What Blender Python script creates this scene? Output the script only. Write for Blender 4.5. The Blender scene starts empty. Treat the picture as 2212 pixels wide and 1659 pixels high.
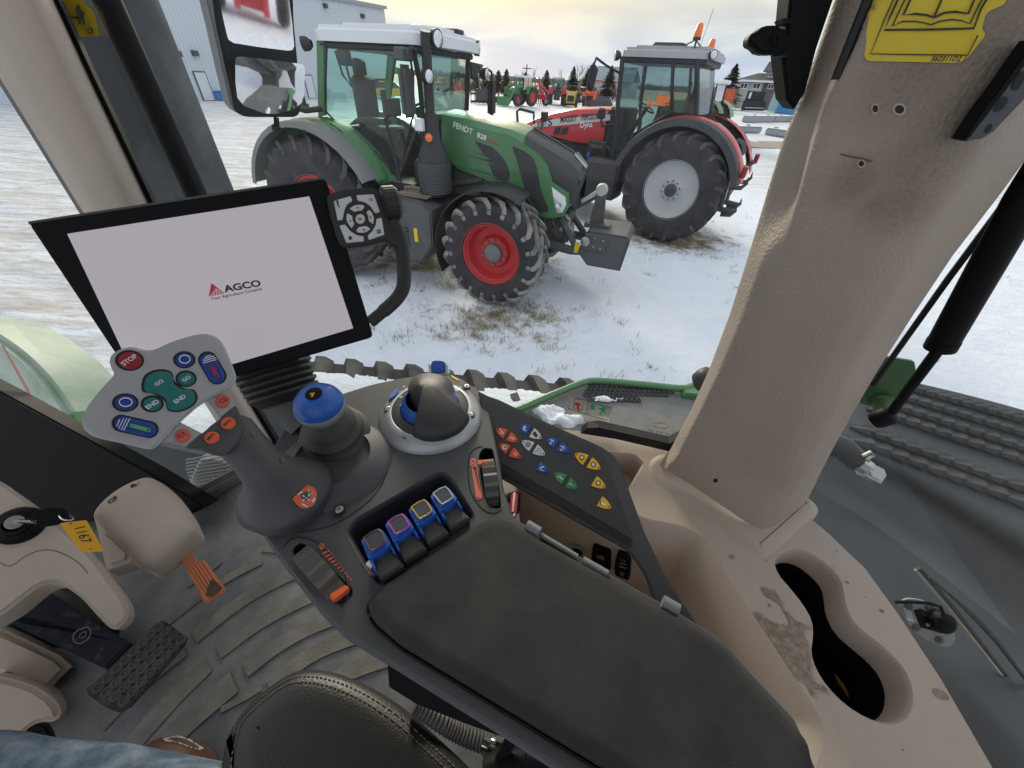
import bpy, bmesh, math, random
from mathutils import Vector, Matrix
from mathutils.bvhtree import BVHTree
from mathutils.geometry import tessellate_polygon
random.seed(7)
S = bpy.context.scene
COL = S.collection
PI = math.pi
# ------------------------------------------------------------------ camera
FPX, PITCH, ROLL, CH = 792.0, 0.6957, 0.064, 2.843
CAM = Vector((0, 0, CH))
Fv = Vector((0, math.cos(PITCH), -math.sin(PITCH)))
_U = Vector((0, math.sin(PITCH), math.cos(PITCH))); _R = Vector((1, 0, 0))
Rv = _R * math.cos(ROLL) + _U * math.sin(ROLL)
Uv = _U * math.cos(ROLL) - _R * math.sin(ROLL)
def ray(x, y): return Fv + Rv * ((x - 1106) / FPX) + Uv * ((829.5 - y) / FPX)
def W(x, y, w): return CAM + ray(x, y) * w
def ZP(x, y, z):
    v = ray(x, y); return CAM + v * ((z - CH) / v.z)
def PL(x, y, pl):
    v = ray(x, y); p, n = pl; return CAM + v * ((p - CAM).dot(n) / v.dot(n))
cam = bpy.data.cameras.new('camera'); camo = bpy.data.objects.new('camera', cam); COL.objects.link(camo)
m = Matrix((Rv, Uv, -Fv)).transposed().to_4x4(); m.translation = CAM; camo.matrix_world = m
cam.sensor_width = 36; cam.lens = 36 * FPX / 2212; cam.clip_start = 0.01; cam.clip_end = 3000
S.camera = camo
# cab axes (own machine): forward, right
FW = Vector((-.985, .177, 0)).normalized(); RT = Vector((.177, .985, 0)).normalized(); ZZ = Vector((0, 0, 1))
def CF(f, r, z): return FW * f + RT * r + ZZ * z      # cab coordinates -> world
# ------------------------------------------------------------------ materials
MATS = {}
def mat(name, col, rough=.5, metal=0, var=0, vscale=8, col2=None, bump=0, bscale=200, spec=.5, emit=0, thr=(.4, .7), coat=0, sub=None):
    if name in MATS: return MATS[name]
    m = bpy.data.materials.new(name); m.use_nodes = True; nt = m.node_tree; N = nt.nodes; L = nt.links
    b = N['Principled BSDF']; b.inputs['Base Color'].default_value = (*col, 1); b.inputs['Roughness'].default_value = rough
    b.inputs['Metallic'].default_value = metal; b.inputs['Specular IOR Level'].default_value = spec
    if coat: b.inputs['Coat Weight'].default_value = coat
    if emit:
        b.inputs['Emission Color'].default_value = (*col, 1); b.inputs['Emission Strength'].default_value = emit
    tc = None
    if var or bump:
        tc = N.new('ShaderNodeTexCoord')
    if var:
        n = N.new('ShaderNodeTexNoise'); n.inputs['Scale'].default_value = vscale; n.inputs['Detail'].default_value = 8
        n.inputs['Roughness'].default_value = .65
        L.new(tc.outputs['Object'], n.inputs['Vector'])
        r = N.new('ShaderNodeMapRange'); r.inputs[1].default_value = thr[0]; r.inputs[2].default_value = thr[1]; r.inputs[4].default_value = var
        L.new(n.outputs['Fac'], r.inputs[0])
        mx = N.new('ShaderNodeMix'); mx.data_type = 'RGBA'; mx.inputs[6].default_value = (*col, 1)
        c2 = col2 or tuple(c * .6 for c in col); mx.inputs[7].default_value = (*c2, 1)
        L.new(r.outputs[0], mx.inputs[0]); L.new(mx.outputs[2], b.inputs['Base Color'])
        n2 = N.new('ShaderNodeMapRange'); n2.inputs[3].default_value = max(rough - .08, .02); n2.inputs[4].default_value = min(rough + .15, 1)
        L.new(n.outputs['Fac'], n2.inputs[0]); L.new(n2.outputs[0], b.inputs['Roughness'])
    if bump:
        nb = N.new('ShaderNodeTexNoise'); nb.inputs['Scale'].default_value = bscale; nb.inputs['Detail'].default_value = 4
        L.new(tc.outputs['Object'], nb.inputs['Vector'])
        bp = N.new('ShaderNodeBump'); bp.inputs['Strength'].default_value = bump; bp.inputs['Distance'].default_value = .6 / bscale
        L.new(nb.outputs['Fac'], bp.inputs['Height']); L.new(bp.outputs[0], b.inputs['Normal'])
    MATS[name] = m; return m
def glassmat(name, tint, refl, dust, dcol=(.6, .6, .6), dscale=(2, 2, 2), streak=0):
    m = bpy.data.materials.new(name); m.use_nodes = True; nt = m.node_tree; N = nt.nodes; L = nt.links
    N.remove(N['Principled BSDF']); out = N['Material Output']
    tr = N.new('ShaderNodeBsdfTransparent'); tr.inputs[0].default_value = (*tint, 1)
    gl = N.new('ShaderNodeBsdfGlossy'); gl.inputs['Roughness'].default_value = .03
    fr = N.new('ShaderNodeFresnel'); fr.inputs[0].default_value = 1.45
    ml = N.new('ShaderNodeMath'); ml.operation = 'MULTIPLY'; ml.inputs[1].default_value = refl; L.new(fr.outputs[0], ml.inputs[0])
    m1 = N.new('ShaderNodeMixShader'); L.new(ml.outputs[0], m1.inputs[0]); L.new(tr.outputs[0], m1.inputs[1]); L.new(gl.outputs[0], m1.inputs[2])
    df = N.new('ShaderNodeBsdfDiffuse'); df.inputs[0].default_value = (*dcol, 1)
    tc = N.new('ShaderNodeTexCoord'); mp = N.new('ShaderNodeMapping'); mp.inputs['Scale'].default_value = dscale
    L.new(tc.outputs['Object'], mp.inputs[0])
    n = N.new('ShaderNodeTexNoise'); n.inputs['Scale'].default_value = 3; n.inputs['Detail'].default_value = 9; n.inputs['Roughness'].default_value = .7
    L.new(mp.outputs[0], n.inputs['Vector'])
    r = N.new('ShaderNodeMapRange'); r.inputs[1].default_value = .42; r.inputs[2].default_value = .75; r.inputs[3].default_value = dust * .35; r.inputs[4].default_value = dust * 1.6
    L.new(n.outputs['Fac'], r.inputs[0])
    # fine specks
    v = N.new('ShaderNodeTexVoronoi'); v.inputs['Scale'].default_value = 55; L.new(tc.outputs['Object'], v.inputs['Vector'])
    lt = N.new('ShaderNodeMath'); lt.operation = 'LESS_THAN'; lt.inputs[1].default_value = .045; L.new(v.outputs['Distance'], lt.inputs[0])
    sp = N.new('ShaderNodeMath'); sp.operation = 'MULTIPLY_ADD'; sp.inputs[1].default_value = dust * 2.2; L.new(lt.outputs[0], sp.inputs[0]); L.new(r.outputs[0], sp.inputs[2])
    m2 = N.new('ShaderNodeMixShader'); L.new(sp.outputs[0], m2.inputs[0]); L.new(m1.outputs[0], m2.inputs[1]); L.new(df.outputs[0], m2.inputs[2])
    L.new(m2.outputs[0], out.inputs[0]); MATS[name] = m; return m
# ------------------------------------------------------------------ object helpers
ROOTM = {}
def tag(o, label=None, cat=None, group=None, kind=None):
    if label: o['label'] = label
    if cat: o['category'] = cat
    if group: o['group'] = group
    if kind: o['kind'] = kind
    return o
def empty(name, loc=(0, 0, 0), rz=0, label=None, cat=None, group=None):
    o = bpy.data.objects.new(name, None); COL.objects.link(o); o.empty_display_size = .1
    o.location = loc; o.rotation_euler = (0, 0, rz)
    ROOTM[o] = Matrix.Translation(Vector(loc)) @ Matrix.Rotation(rz, 4, 'Z')
    tag(o, label, cat, group); return o
def link(name, me, mt, parent=None, world=True, smooth=None, label=None):
    """mesh in world coordinates (world=True) or already in its root's frame"""
    root = parent
    while root is not None and root.parent is not None: root = root.parent
    if root is not None:
        if world: me.transform(ROOTM[root].inverted())
    elif world:
        c = Vector((0, 0, 0)); zs = 1e9
        for v in me.vertices: c += v.co; zs = min(zs, v.co.z)
        c /= max(1, len(me.vertices)); c.z = zs; me.transform(Matrix.Translation(-c))
    o = bpy.data.objects.new(name, me); me.name = name
    if root is None and world: o.location = c
    if root is None: ROOTM[o] = Matrix.Translation(c) if world else Matrix.Identity(4)
    if mt: me.materials.append(mt)
    if smooth:
        for p in me.polygons: p.use_smooth = True
        if smooth is not True: me.set_sharp_from_angle(angle=math.radians(smooth))
    COL.objects.link(o)
    if parent is not None: o.parent = parent
    if label: o['label'] = label
    me.update(); return o
class MB:
    def __init__(s): s.bm = bmesh.new()
    def raw(s, vs, fs):
        bv = [s.bm.verts.new(v) for v in vs]
        for f in fs:
            try: s.bm.faces.new([bv[i] for i in f])
            except ValueError: pass
        return bv
    def box(s, x0, x1, y0, y1, z0, z1, M=None, bev=0, seg=1):
        b = bmesh.new(); bmesh.ops.create_cube(b, size=1)
        for v in b.verts: v.co = Vector(((x0 + x1) / 2 + v.co.x * (x1 - x0), (y0 + y1) / 2 + v.co.y * (y1 - y0), (z0 + z1) / 2 + v.co.z * (z1 - z0)))
        if bev: bmesh.ops.bevel(b, geom=b.edges[:], offset=bev, segments=seg, affect='EDGES', clamp_overlap=True)
        if M: b.transform(M)
        s.join(b); return s
    def join(s, b):
        me = bpy.data.meshes.new('t'); b.to_mesh(me); b.free(); s.bm.from_mesh(me); bpy.data.meshes.remove(me)
    def prism(s, pts, dv, bev=0, seg=2, both=False):
        """planar polygon pts (top), extruded by vector dv"""
        b = bmesh.new(); pts = [Vector(p) for p in pts]; dv = Vector(dv)
        top = [b.verts.new(p) for p in pts]; bot = [b.verts.new(p + dv) for p in pts]; n = len(pts)
        f = b.faces.new(top); g = b.faces.new(bot[::-1])
        for i in range(n): b.faces.new((top[i], bot[i], bot[(i + 1) % n], top[(i + 1) % n]))
        bmesh.ops.recalc_face_normals(b, faces=b.faces[:])
        if bev:
            ed = list(f.edges) + (list(g.edges) if both else [])
            bmesh.ops.bevel(b, geom=ed, offset=bev, segments=seg, affect='EDGES', clamp_overlap=True)
        s.join(b); return s
    def pillow(s, pts, n, rings, base=0):
        """rings of (inset, height) from outline; closed on the last"""
        pts = [Vector(p) for p in pts]; n = Vector(n).normalized(); k = len(pts)
        ar = Vector((0, 0, 0))
        for i in range(k): ar += (pts[i] - pts[0]).cross(pts[(i + 1) % k] - pts[0])
        if ar.dot(n) < 0: pts = pts[::-1]
        def off(i, d):
            a = (pts[i] - pts[i - 1]); c = (pts[(i + 1) % k] - pts[i])
            if a.length < 1e-9 or c.length < 1e-9: return pts[i]
            na = n.cross(a.normalized()); nc = n.cross(c.normalized()); m = na + nc
            if m.length < 1e-6: return pts[i]
            m.normalize(); return pts[i] + m * (d / max(.5, m.dot(na)))
        R = []
        if base: R.append([s.bm.verts.new(p - n * base) for p in pts])
        for ins, h in rings: R.append([s.bm.verts.new(off(i, ins) + n * h) for i in range(k)])
        for a, b in zip(R, R[1:]):
            for i in range(k): s.bm.faces.new((a[i], a[(i + 1) % k], b[(i + 1) % k], b[i]))
        s.bm.faces.new(R[-1]); return s
    def lathe(s, prof, o, ax, seg=32, ref=None, a0=0, a1=2 * PI, cap=True):
        o = Vector(o); ax = Vector(ax).normalized()
        r0 = Vector(ref) if ref else (Vector((1, 0, 0)) if abs(ax.x) < .8 else Vector((0, 1, 0)))
        u = (r0 - ax * r0.dot(ax)).normalized(); v = ax.cross(u)
        full = abs(a1 - a0 - 2 * PI) < 1e-6; ns = seg if full else seg + 1
        rings = []
        for r, h in prof:
            rings.append([s.bm.verts.new(o + ax * h + (u * math.cos(a0 + (a1 - a0) * k / seg) + v * math.sin(a0 + (a1 - a0) * k / seg)) * max(r, 1e-5)) for k in range(ns)])
        for a, b in zip(rings, rings[1:]):
            for k in range(seg): s.bm.faces.new((a[k], a[(k + 1) % ns], b[(k + 1) % ns], b[k]))
        if cap and full:
            for R, rev in ((rings[0], 1), (rings[-1], 0)):
                try: s.bm.faces.new(R[::-1] if rev else R)
                except ValueError: pass
        return s
    def tube(s, pts, rad, seg=8, flat=None, cap=True):
        pts = [Vector(p) for p in pts]; n = len(pts)
        if not hasattr(rad, '__len__'): rad = [rad] * n
        t0 = (pts[1] - pts[0]).normalized(); up = Vector((0, 0, 1)) if abs(t0.z) < .9 else Vector((1, 0, 0))
        u = (up - t0 * up.dot(t0)).normalized(); rings = []
        for i, p in enumerate(pts):
            t = (pts[min(i + 1, n - 1)] - pts[max(i - 1, 0)]).normalized()
            u = (u - t * u.dot(t)).normalized(); w = t.cross(u)
            rings.append([s.bm.verts.new(p + u * (math.cos(2 * PI * k / seg) * rad[i]) + w * (math.sin(2 * PI * k / seg) * rad[i] * (flat or 1))) for k in range(seg)])
        for a, b in zip(rings, rings[1:]):
            for k in range(seg): s.bm.faces.new((a[k], a[(k + 1) % seg], b[(k + 1) % seg], b[k]))
        if cap: s.bm.faces.new(rings[0][::-1]); s.bm.faces.new(rings[-1])
        return s
    def loft(s, rings, closed=True, cap=False):
        R = [[s.bm.verts.new(p) for p in r] for r in rings]; n = len(R[0])
        for a, b in zip(R, R[1:]):
            for k in range(n if closed else n - 1):
                s.bm.faces.new((a[k], a[(k + 1) % n], b[(k + 1) % n], b[k]))
        if cap: s.bm.faces.new(R[0][::-1]); s.bm.faces.new(R[-1])
        return s
    def to(s, name, mt, parent=None, world=True, smooth=None, label=None, recalc=True):
        bmesh.ops.remove_doubles(s.bm, verts=s.bm.verts[:], dist=1e-6)
        if recalc: bmesh.ops.recalc_face_normals(s.bm, faces=s.bm.faces[:])
        me = bpy.data.meshes.new(name); s.bm.to_mesh(me); s.bm.free()
        return link(name, me, mt, parent, world, smooth, label)
def smoothpts(pts, it=2, closed=True):
    for _ in range(it):
        q = []; n = len(pts)
        for i in range(n if closed else n - 1):
            a, b = pts[i], pts[(i + 1) % n]
            q.append(tuple(a[k] * .75 + b[k] * .25 for k in range(len(a)))); q.append(tuple(a[k] * .25 + b[k] * .75 for k in range(len(a))))
        if not closed: q = [tuple(pts[0])] + q + [tuple(pts[-1])]
        pts = q
    return pts
def cround(pts, r=.18, seg=3):
    """round the corners only, keeps the long edges"""
    out = []; n = len(pts)
    for i in range(n):
        p = Vector(pts[i]); a = Vector(pts[i - 1]); c = Vector(pts[(i + 1) % n])
        k = min(r, .45 * (a - p).length, .45 * (c - p).length) if r > 1 else None
        pa = p + (a - p).normalized() * (k if k else (a - p).length * r); pc = p + (c - p).normalized() * (k if k else (c - p).length * r)
        for j in range(seg + 1):
            t = j / seg; out.append(tuple(pa * (1 - t) ** 2 + p * 2 * t * (1 - t) + pc * t * t))
    return out
def ell(cx, cy, rx, ry, rot=0, n=24):
    c, s_ = math.cos(rot), math.sin(rot)
    return [(cx + rx * math.cos(2 * PI * k / n) * c - ry * math.sin(2 * PI * k / n) * s_, cy + rx * math.cos(2 * PI * k / n) * s_ + ry * math.sin(2 * PI * k / n) * c) for k in range(n)]
def world_verts(o):
    root = o
    while root.parent is not None: root = root.parent
    M = ROOTM[root]; return [M @ v.co for v in o.data.vertices]
def bvh(o): return BVHTree.FromPolygons(world_verts(o), [list(p.vertices) for p in o.data.polygons])
_bv = {}
class Flat:
    """a flat face: point and normal, used in place of a mesh to lay marks on"""
    def __init__(s, pl): s.pl = pl
def hit(o, x, y):
    if isinstance(o, Flat): return PL(x, y, o.pl), o.pl[1]
    if o.name not in _bv: _bv[o.name] = bvh(o)
    v = ray(x, y).normalized(); r = _bv[o.name].ray_cast(CAM, v)
    if r[0] is None: return None, None
    n = r[1]
    if n.dot(v) > 0: n = -n
    return r[0], n
def resamp(pts, step):
    out = []; n = len(pts)
    for i in range(n):
        a, b = Vector(pts[i]), Vector(pts[(i + 1) % n]); k = max(1, int((b - a).length / step))
        out += [tuple(a + (b - a) * j / k) for j in range(k)]
    return out
def decal(name, pts, target, mt, parent, off=.0006, step=None, label=None, th=0, grid=0):
    """a sticker or printed mark laid on the target's surface, its outline sampled on that surface"""
    if step: pts = resamp(pts, step)
    if grid:
        b = bmesh.new(); b.faces.new([b.verts.new((x, y, 0)) for x, y in pts]); xs = [p[0] for p in pts]; ys = [p[1] for p in pts]
        for lo, hi, n_ in ((min(xs), max(xs), (1, 0, 0)), (min(ys), max(ys), (0, 1, 0))):
            k = lo + grid
            while k < hi: bmesh.ops.bisect_plane(b, geom=b.verts[:] + b.edges[:] + b.faces[:], plane_co=Vector(n_) * k, plane_no=n_); k += grid
        bad = []
        for v in b.verts:
            p, n = hit(target, v.co.x, v.co.y)
            if p is None: bad.append(v)
            else: v.co = p + n * off
        bmesh.ops.delete(b, geom=bad, context='VERTS'); mb = MB(); mb.join(b); return mb.to(name, mt, parent, label=label, recalc=False, smooth=True)
    P = []; nn = Vector((0, 0, 0))
    for x, y in pts:
        p, n = hit(target, x, y)
        if p is None: continue
        P.append(p + n * off); nn += n
    if len(P) < 3: return None
    nn.normalize(); mb = MB()
    if th: mb.prism([p + nn * th for p in P], -nn * th)
    else:
        tri = tessellate_polygon([[p - nn * p.dot(nn) for p in P]])
        mb.raw(P, tri)
    return mb.to(name, mt, parent, label=label, recalc=bool(th))
def textmesh(s, size=1.0, ext=0, bold=0, shear=0):
    cu = bpy.data.curves.new('t', 'FONT'); cu.body = s; cu.size = size; cu.extrude = ext; cu.offset = bold; cu.shear = shear; cu.resolution_u = 3
    o = bpy.data.objects.new('t', cu); COL.objects.link(o); dg = bpy.context.evaluated_depsgraph_get()
    me = bpy.data.meshes.new_from_object(o.evaluated_get(dg)); bpy.data.objects.remove(o); bpy.data.curves.remove(cu); me.materials.clear(); return me
def text3(name, s, p0, p1, n, mt, parent, hfac=None, bold=.0, off=.0008, label=None, shear=0, world=True, flip=False):
    """text with its baseline from p0 to p1 on the plane of normal n; hfac = letter height / width of the line"""
    me = textmesh(s, 1, 0, bold, shear)
    xs = [v.co.x for v in me.vertices]; ys = [v.co.y for v in me.vertices]
    if not xs: return
    x0, x1, y1 = min(xs), max(xs), max(ys); y0 = 0
    p0 = Vector(p0); p1 = Vector(p1); n = Vector(n).normalized(); ex = (p1 - p0); L_ = ex.length; ex.normalize()
    ex = (ex - n * ex.dot(n)).normalized(); ey = n.cross(ex); k = L_ / (x1 - x0); ky = k if not hfac else L_ * hfac / (y1 - y0)
    if flip: ex = -ex; p0 = p1
    for v in me.vertices: v.co = p0 + ex * ((v.co.x - x0) * k) + ey * (v.co.y * ky) + n * off
    return link(name, me, mt, parent, world, label=label)
def text_on(name, s, a, b, target, mt, parent, **k):
    p0, n0 = hit(target, *a); p1, n1 = hit(target, *b)
    if p0 is None or p1 is None: print('TEXT MISS', s); return
    return text3(name, s, p0, p1, n0 + n1, mt, parent, **k)
def copytree(o, parent=None):
    c = o.copy(); COL.objects.link(c); c.parent = parent
    if o in ROOTM: ROOTM[c] = ROOTM[o]
    for ch in list(o.children): copytree(ch, c)
    return c
# ------------------------------------------------------------------ shared materials
from mathutils import noise as mnoise
RUB = mat('tyre rubber', (.022, .023, .027), .75, var=.75, vscale=3, col2=(.068, .066, .064), bump=.3, bscale=60)
LUG = mat('tread lugs', (.028, .029, .032), .8, var=.8, vscale=5, col2=(.12, .115, .105), thr=(.35, .6))
BLK = mat('black plastic', (.014, .015, .018), .5, var=.5, vscale=4, col2=(.042, .042, .044))
GRYP = mat('dark grey plastic', (.07, .073, .078), .6, var=.5, vscale=3, col2=(.12, .12, .115))
FGRY = mat('mid grey fender plastic', (.2, .205, .205), .65, var=.5, vscale=3, col2=(.14, .14, .14))
GRN = mat('green paint', (.050, .185, .065), .38, var=.6, vscale=3, col2=(.10, .21, .11), coat=.3)
DGRN = mat('dark green paint', (.02, .10, .025), .4, var=.4, vscale=5, col2=(.03, .12, .04))
RED = mat('red paint', (.50, .02, .03), .35, var=.35, vscale=2.5, col2=(.36, .04, .045), coat=.3)
RIMR = mat('red rim paint', (.55, .035, .04), .5, var=.7, vscale=5, col2=(.30, .05, .045), thr=(.45, .7))
RIMG = mat('silver rim paint', (.46, .47, .485), .5, var=.5, vscale=4, col2=(.36, .365, .37))
STEEL = mat('steel', (.4, .4, .4), .4, 1, var=.6, vscale=20, col2=(.2, .18, .16))
CAST = mat('cast iron', (.06, .06, .062), .6, var=.7, vscale=6, col2=(.12, .11, .09))
WHT = mat('white roof paint', (.75, .77, .8), .4, var=.2, vscale=3)
GRYROOF = mat('grey roof paint', (.42, .44, .45), .5, var=.3, vscale=3)
ORG = mat('orange lens', (.85, .17, .02), .25, spec=.8)
LAMP = mat('lamp glass', (.7, .72, .75), .12, .5)
YEL = mat('yellow reflector', (.75, .5, .02), .4)
WTXT = mat('white print', (.8, .8, .8), .5); BTXT = mat('black print', (.02, .02, .022), .5)
YLWP = mat('yellow machine paint', (.75, .42, .02), .4, var=.4, vscale=4)
TRED = mat('orange red machine paint', (.75, .09, .03), .4, var=.3, vscale=3)
TG = glassmat('tractor glass', (.72, .95, .89), .8, .04, (.5, .55, .55))
SEATM = mat('dark upholstery', (.03, .03, .035), .7)
def snowm(name, c=(.80, .84, .90)):
    return mat(name, c, .6, var=.4, vscale=9, col2=tuple(x * .88 for x in c), bump=.5, bscale=25)
SNOW = snowm('snow cover')
# ------------------------------------------------------------------ sky and sun
w = bpy.data.worlds.new('World'); S.world = w; w.use_nodes = True; nt = w.node_tree; N = nt.nodes; L = nt.links
bg = N['Background']; SUN_EL = math.radians(17); sundir_px = ray(960, 5); SUN_AZ = math.atan2(sundir_px.x, sundir_px.y)
sky = N.new('ShaderNodeTexSky'); sky.sky_type = 'NISHITA'; sky.sun_disc = False; sky.sun_elevation = SUN_EL; sky.sun_rotation = SUN_AZ
tc = N.new('ShaderNodeTexCoord'); sep = N.new('ShaderNodeSeparateXYZ'); L.new(tc.outputs['Generated'], sep.inputs[0])
def mth(op, a, b=None, c=None):
    n = N.new('ShaderNodeMath'); n.operation = op
    for i, q in enumerate((a, b, c)):
        if q is None: continue
        if hasattr(q, 'default_value') or hasattr(q, 'links'): L.new(q, n.inputs[i])
        else: n.inputs[i].default_value = q
    return n.outputs[0]
def mr(a, f0, f1, t0=0, t1=1, sm=False):
    n = N.new('ShaderNodeMapRange'); L.new(a, n.inputs[0]); n.inputs[1].default_value = f0; n.inputs[2].default_value = f1; n.inputs[3].default_value = t0; n.inputs[4].default_value = t1
    if sm: n.interpolation_type = 'SMOOTHSTEP'
    return n.outputs[0]
def mixc(f, a, b):
    n = N.new('ShaderNodeMix'); n.data_type = 'RGBA'
    for i, q in ((0, f), (6, a), (7, b)):
        if isinstance(q, tuple): n.inputs[i].default_value = (*q, 1)
        elif isinstance(q, (int, float)): n.inputs[i].default_value = q
        else: L.new(q, n.inputs[i])
    return n.outputs[2]
zc = mth('ADD', sep.outputs['Z'], .22)
cx_ = mth('DIVIDE', sep.outputs['X'], zc); cy_ = mth('DIVIDE', sep.outputs['Y'], zc)
cmb = N.new('ShaderNodeCombineXYZ'); L.new(cx_, cmb.inputs[0]); L.new(mth('MULTIPLY', cy_, 1.4), cmb.inputs[1])
n1 = N.new('ShaderNodeTexNoise'); n1.inputs['Scale'].default_value = .95; n1.inputs['Detail'].default_value = 7; n1.inputs['Roughness'].default_value = .5; n1.inputs['Distortion'].default_value = .7
L.new(cmb.outputs[0], n1.inputs['Vector'])
vd = N.new('ShaderNodeVectorMath'); vd.operation = 'DOT_PRODUCT'; L.new(tc.outputs['Generated'], vd.inputs[0])
sd = Vector((math.sin(SUN_AZ) * math.cos(SUN_EL), math.cos(SUN_AZ) * math.cos(SUN_EL), math.sin(SUN_EL))); vd.inputs[1].default_value = sd
glow = mr(vd.outputs['Value'], .90, 1.0, 0, 1, True); glow2 = mr(vd.outputs['Value'], .55, 1.0, 0, 1, True)
elev = sep.outputs['Z']
base = mixc(mr(elev, .0, .22, 0, 1, True), (.40, .49, .64), (.54, .55, .575))
base = mixc(mr(elev, .16, .5, 0, 1, True), base, (.95, .99, 1.06))
base = mixc(mth('MULTIPLY', mr(n1.outputs['Fac'], .40, .66, 0, 1, True), .75), base, (.68, .67, .645))
base = mixc(mth('MULTIPLY', mr(n1.outputs['Fac'], .54, .36, 0, 1, True), mr(elev, .0, .25, .25, .75)), base, (.34, .38, .46))
base = mixc(mth('MULTIPLY', glow2, mr(elev, .02, .16, .0, .75, True)), base, (.70, .61, .43))
base = mixc(mth('MULTIPLY', glow, mr(elev, .05, .2, .0, .9, True)), base, (.88, .68, .27))
sc = N.new('ShaderNodeVectorMath'); sc.operation = 'SCALE'; L.new(base, sc.inputs[0]); sc.inputs['Scale'].default_value = 8.9
fin = mixc(.95, sky.outputs[0], sc.outputs[0])
L.new(fin, bg.inputs[0]); bg.inputs[1].default_value = .1
sl = bpy.data.lights.new('sun', 'SUN'); sl.energy = 2.0; sl.angle = math.radians(17); sl.color = (1, .9, .74)
so = bpy.data.objects.new('sun', sl); COL.objects.link(so); so.rotation_euler = (-sd).to_track_quat('-Z', 'Y').to_euler(); so.location = (0, 0, 20)
S.view_settings.view_transform = 'Standard'; S.view_settings.look = 'None'; S.view_settings.gamma = 1; S.view_settings.exposure = 0.62
S.cycles.max_bounces = 8; S.cycles.transparent_max_bounces = 16; S.cycles.use_denoising = True
S.cycles.caustics_reflective = False; S.cycles.caustics_refractive = False
# ------------------------------------------------------------------ ground
def gz(x, y):
    d = math.hypot(x, y)
    if d > 160: return 0
    k = .035 if d < 30 else .06
    z = mnoise.noise((x * .9, y * .9, 0)) * k + mnoise.noise((x * 3.1, y * 3.1, 4)) * .022 - .018 * max(0, mnoise.noise((x * 4.3, y * 6.1, 9)) - .25) * 3 + mnoise.noise((x * 9, y * 9, 2)) * .006
    if x < -3.2: z += .018 * math.sin((x * .35 + y) * 7 + 2 * mnoise.noise((x, y, 1)))
    return z
mb = MB(); radii = [0] + [1.2 * 1.037 ** k for k in range(195)]; na = 300; vs = [(0, 0, -.02)]
A0, A1 = -.25, PI + .25
for r in radii[1:]:
    for a in range(na + 1):
        t = A0 + (A1 - A0) * a / na; x, y = r * math.cos(t), r * math.sin(t); vs.append((x, y, gz(x, y) - .02))
fs = []
for i in range(1, len(radii) - 1):
    for a in range(na):
        p = 1 + (i - 1) * (na + 1) + a; fs.append((p, p + na + 1, p + na + 2, p + 1))
for a in range(na): fs.append((0, 1 + a, 2 + a))
# the half plane behind the machine
k0 = len(vs); vs += [(x, y, -.03) for x, y in ((-1500, 30), (1500, 30), (1500, -1500), (-1500, -1500))]
fs2 = []
for a in range(60):
    pass
mb.raw(vs, fs)
gm = bpy.data.materials.new('snowy ground'); gm.use_nodes = True; nt = gm.node_tree; N = nt.nodes; L = nt.links; b = N['Principled BSDF']; b.inputs['Roughness'].default_value = .75; b.inputs['Specular IOR Level'].default_value = .25
geo = N.new('ShaderNodeNewGeometry'); sep = N.new('ShaderNodeSeparateXYZ'); L.new(geo.outputs['Position'], sep.inputs[0])
def nz(scale, det=8, rough=.6, dist=0, vec=None):
    n = N.new('ShaderNodeTexNoise'); n.inputs['Scale'].default_value = scale; n.inputs['Detail'].default_value = det; n.inputs['Roughness'].default_value = rough; n.inputs['Distortion'].default_value = dist
    L.new(vec if vec is not None else geo.outputs['Position'], n.inputs['Vector']); return n.outputs['Fac']
def blob(x, y, r0, r1, sx=1, sy=1):
    dx = mth('MULTIPLY', mth('SUBTRACT', sep.outputs['X'], x), sx); dy = mth('MULTIPLY', mth('SUBTRACT', sep.outputs['Y'], y), sy)
    d = mth('SQRT', mth('ADD', mth('MULTIPLY', dx, dx), mth('MULTIPLY', dy, dy))); return mr(d, r1, r0, 0, 1, True)
snow = mixc(mr(nz(2.2), .35, .7), (.72, .78, .87), (.80, .835, .89))
snow = mixc(mth('MULTIPLY', mr(nz(1.1, 9, .75, .8), .54, .70), .4), snow, (.63, .69, .79))
# packed, dirty snow on the yard lane to the left
mp = N.new('ShaderNodeMapping'); L.new(geo.outputs['Position'], mp.inputs[0]); mp.inputs['Rotation'].default_value = (0, 0, .55); mp.inputs['Scale'].default_value = (.35, 2.6, 1)
lane = mr(sep.outputs['X'], -2.6, -6.5, 0, 1, True)
lane = mth('MAXIMUM', lane, mth('MULTIPLY', mr(sep.outputs['Y'], 13, 19, 0, 1, True), .75))
dirt = mth('MULTIPLY', mr(nz(1.3, 9, .7, .6, mp.outputs[0]), .42, .62), lane)
dirt2 = mth('MULTIPLY', mr(nz(7, 9, .75, .3, mp.outputs[0]), .46, .64), lane)
c = mixc(mth('MULTIPLY', dirt, .85), snow, (.46, .42, .37)); c = mixc(mth('MULTIPLY', dirt2, .7), c, (.36, .33, .29))
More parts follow.
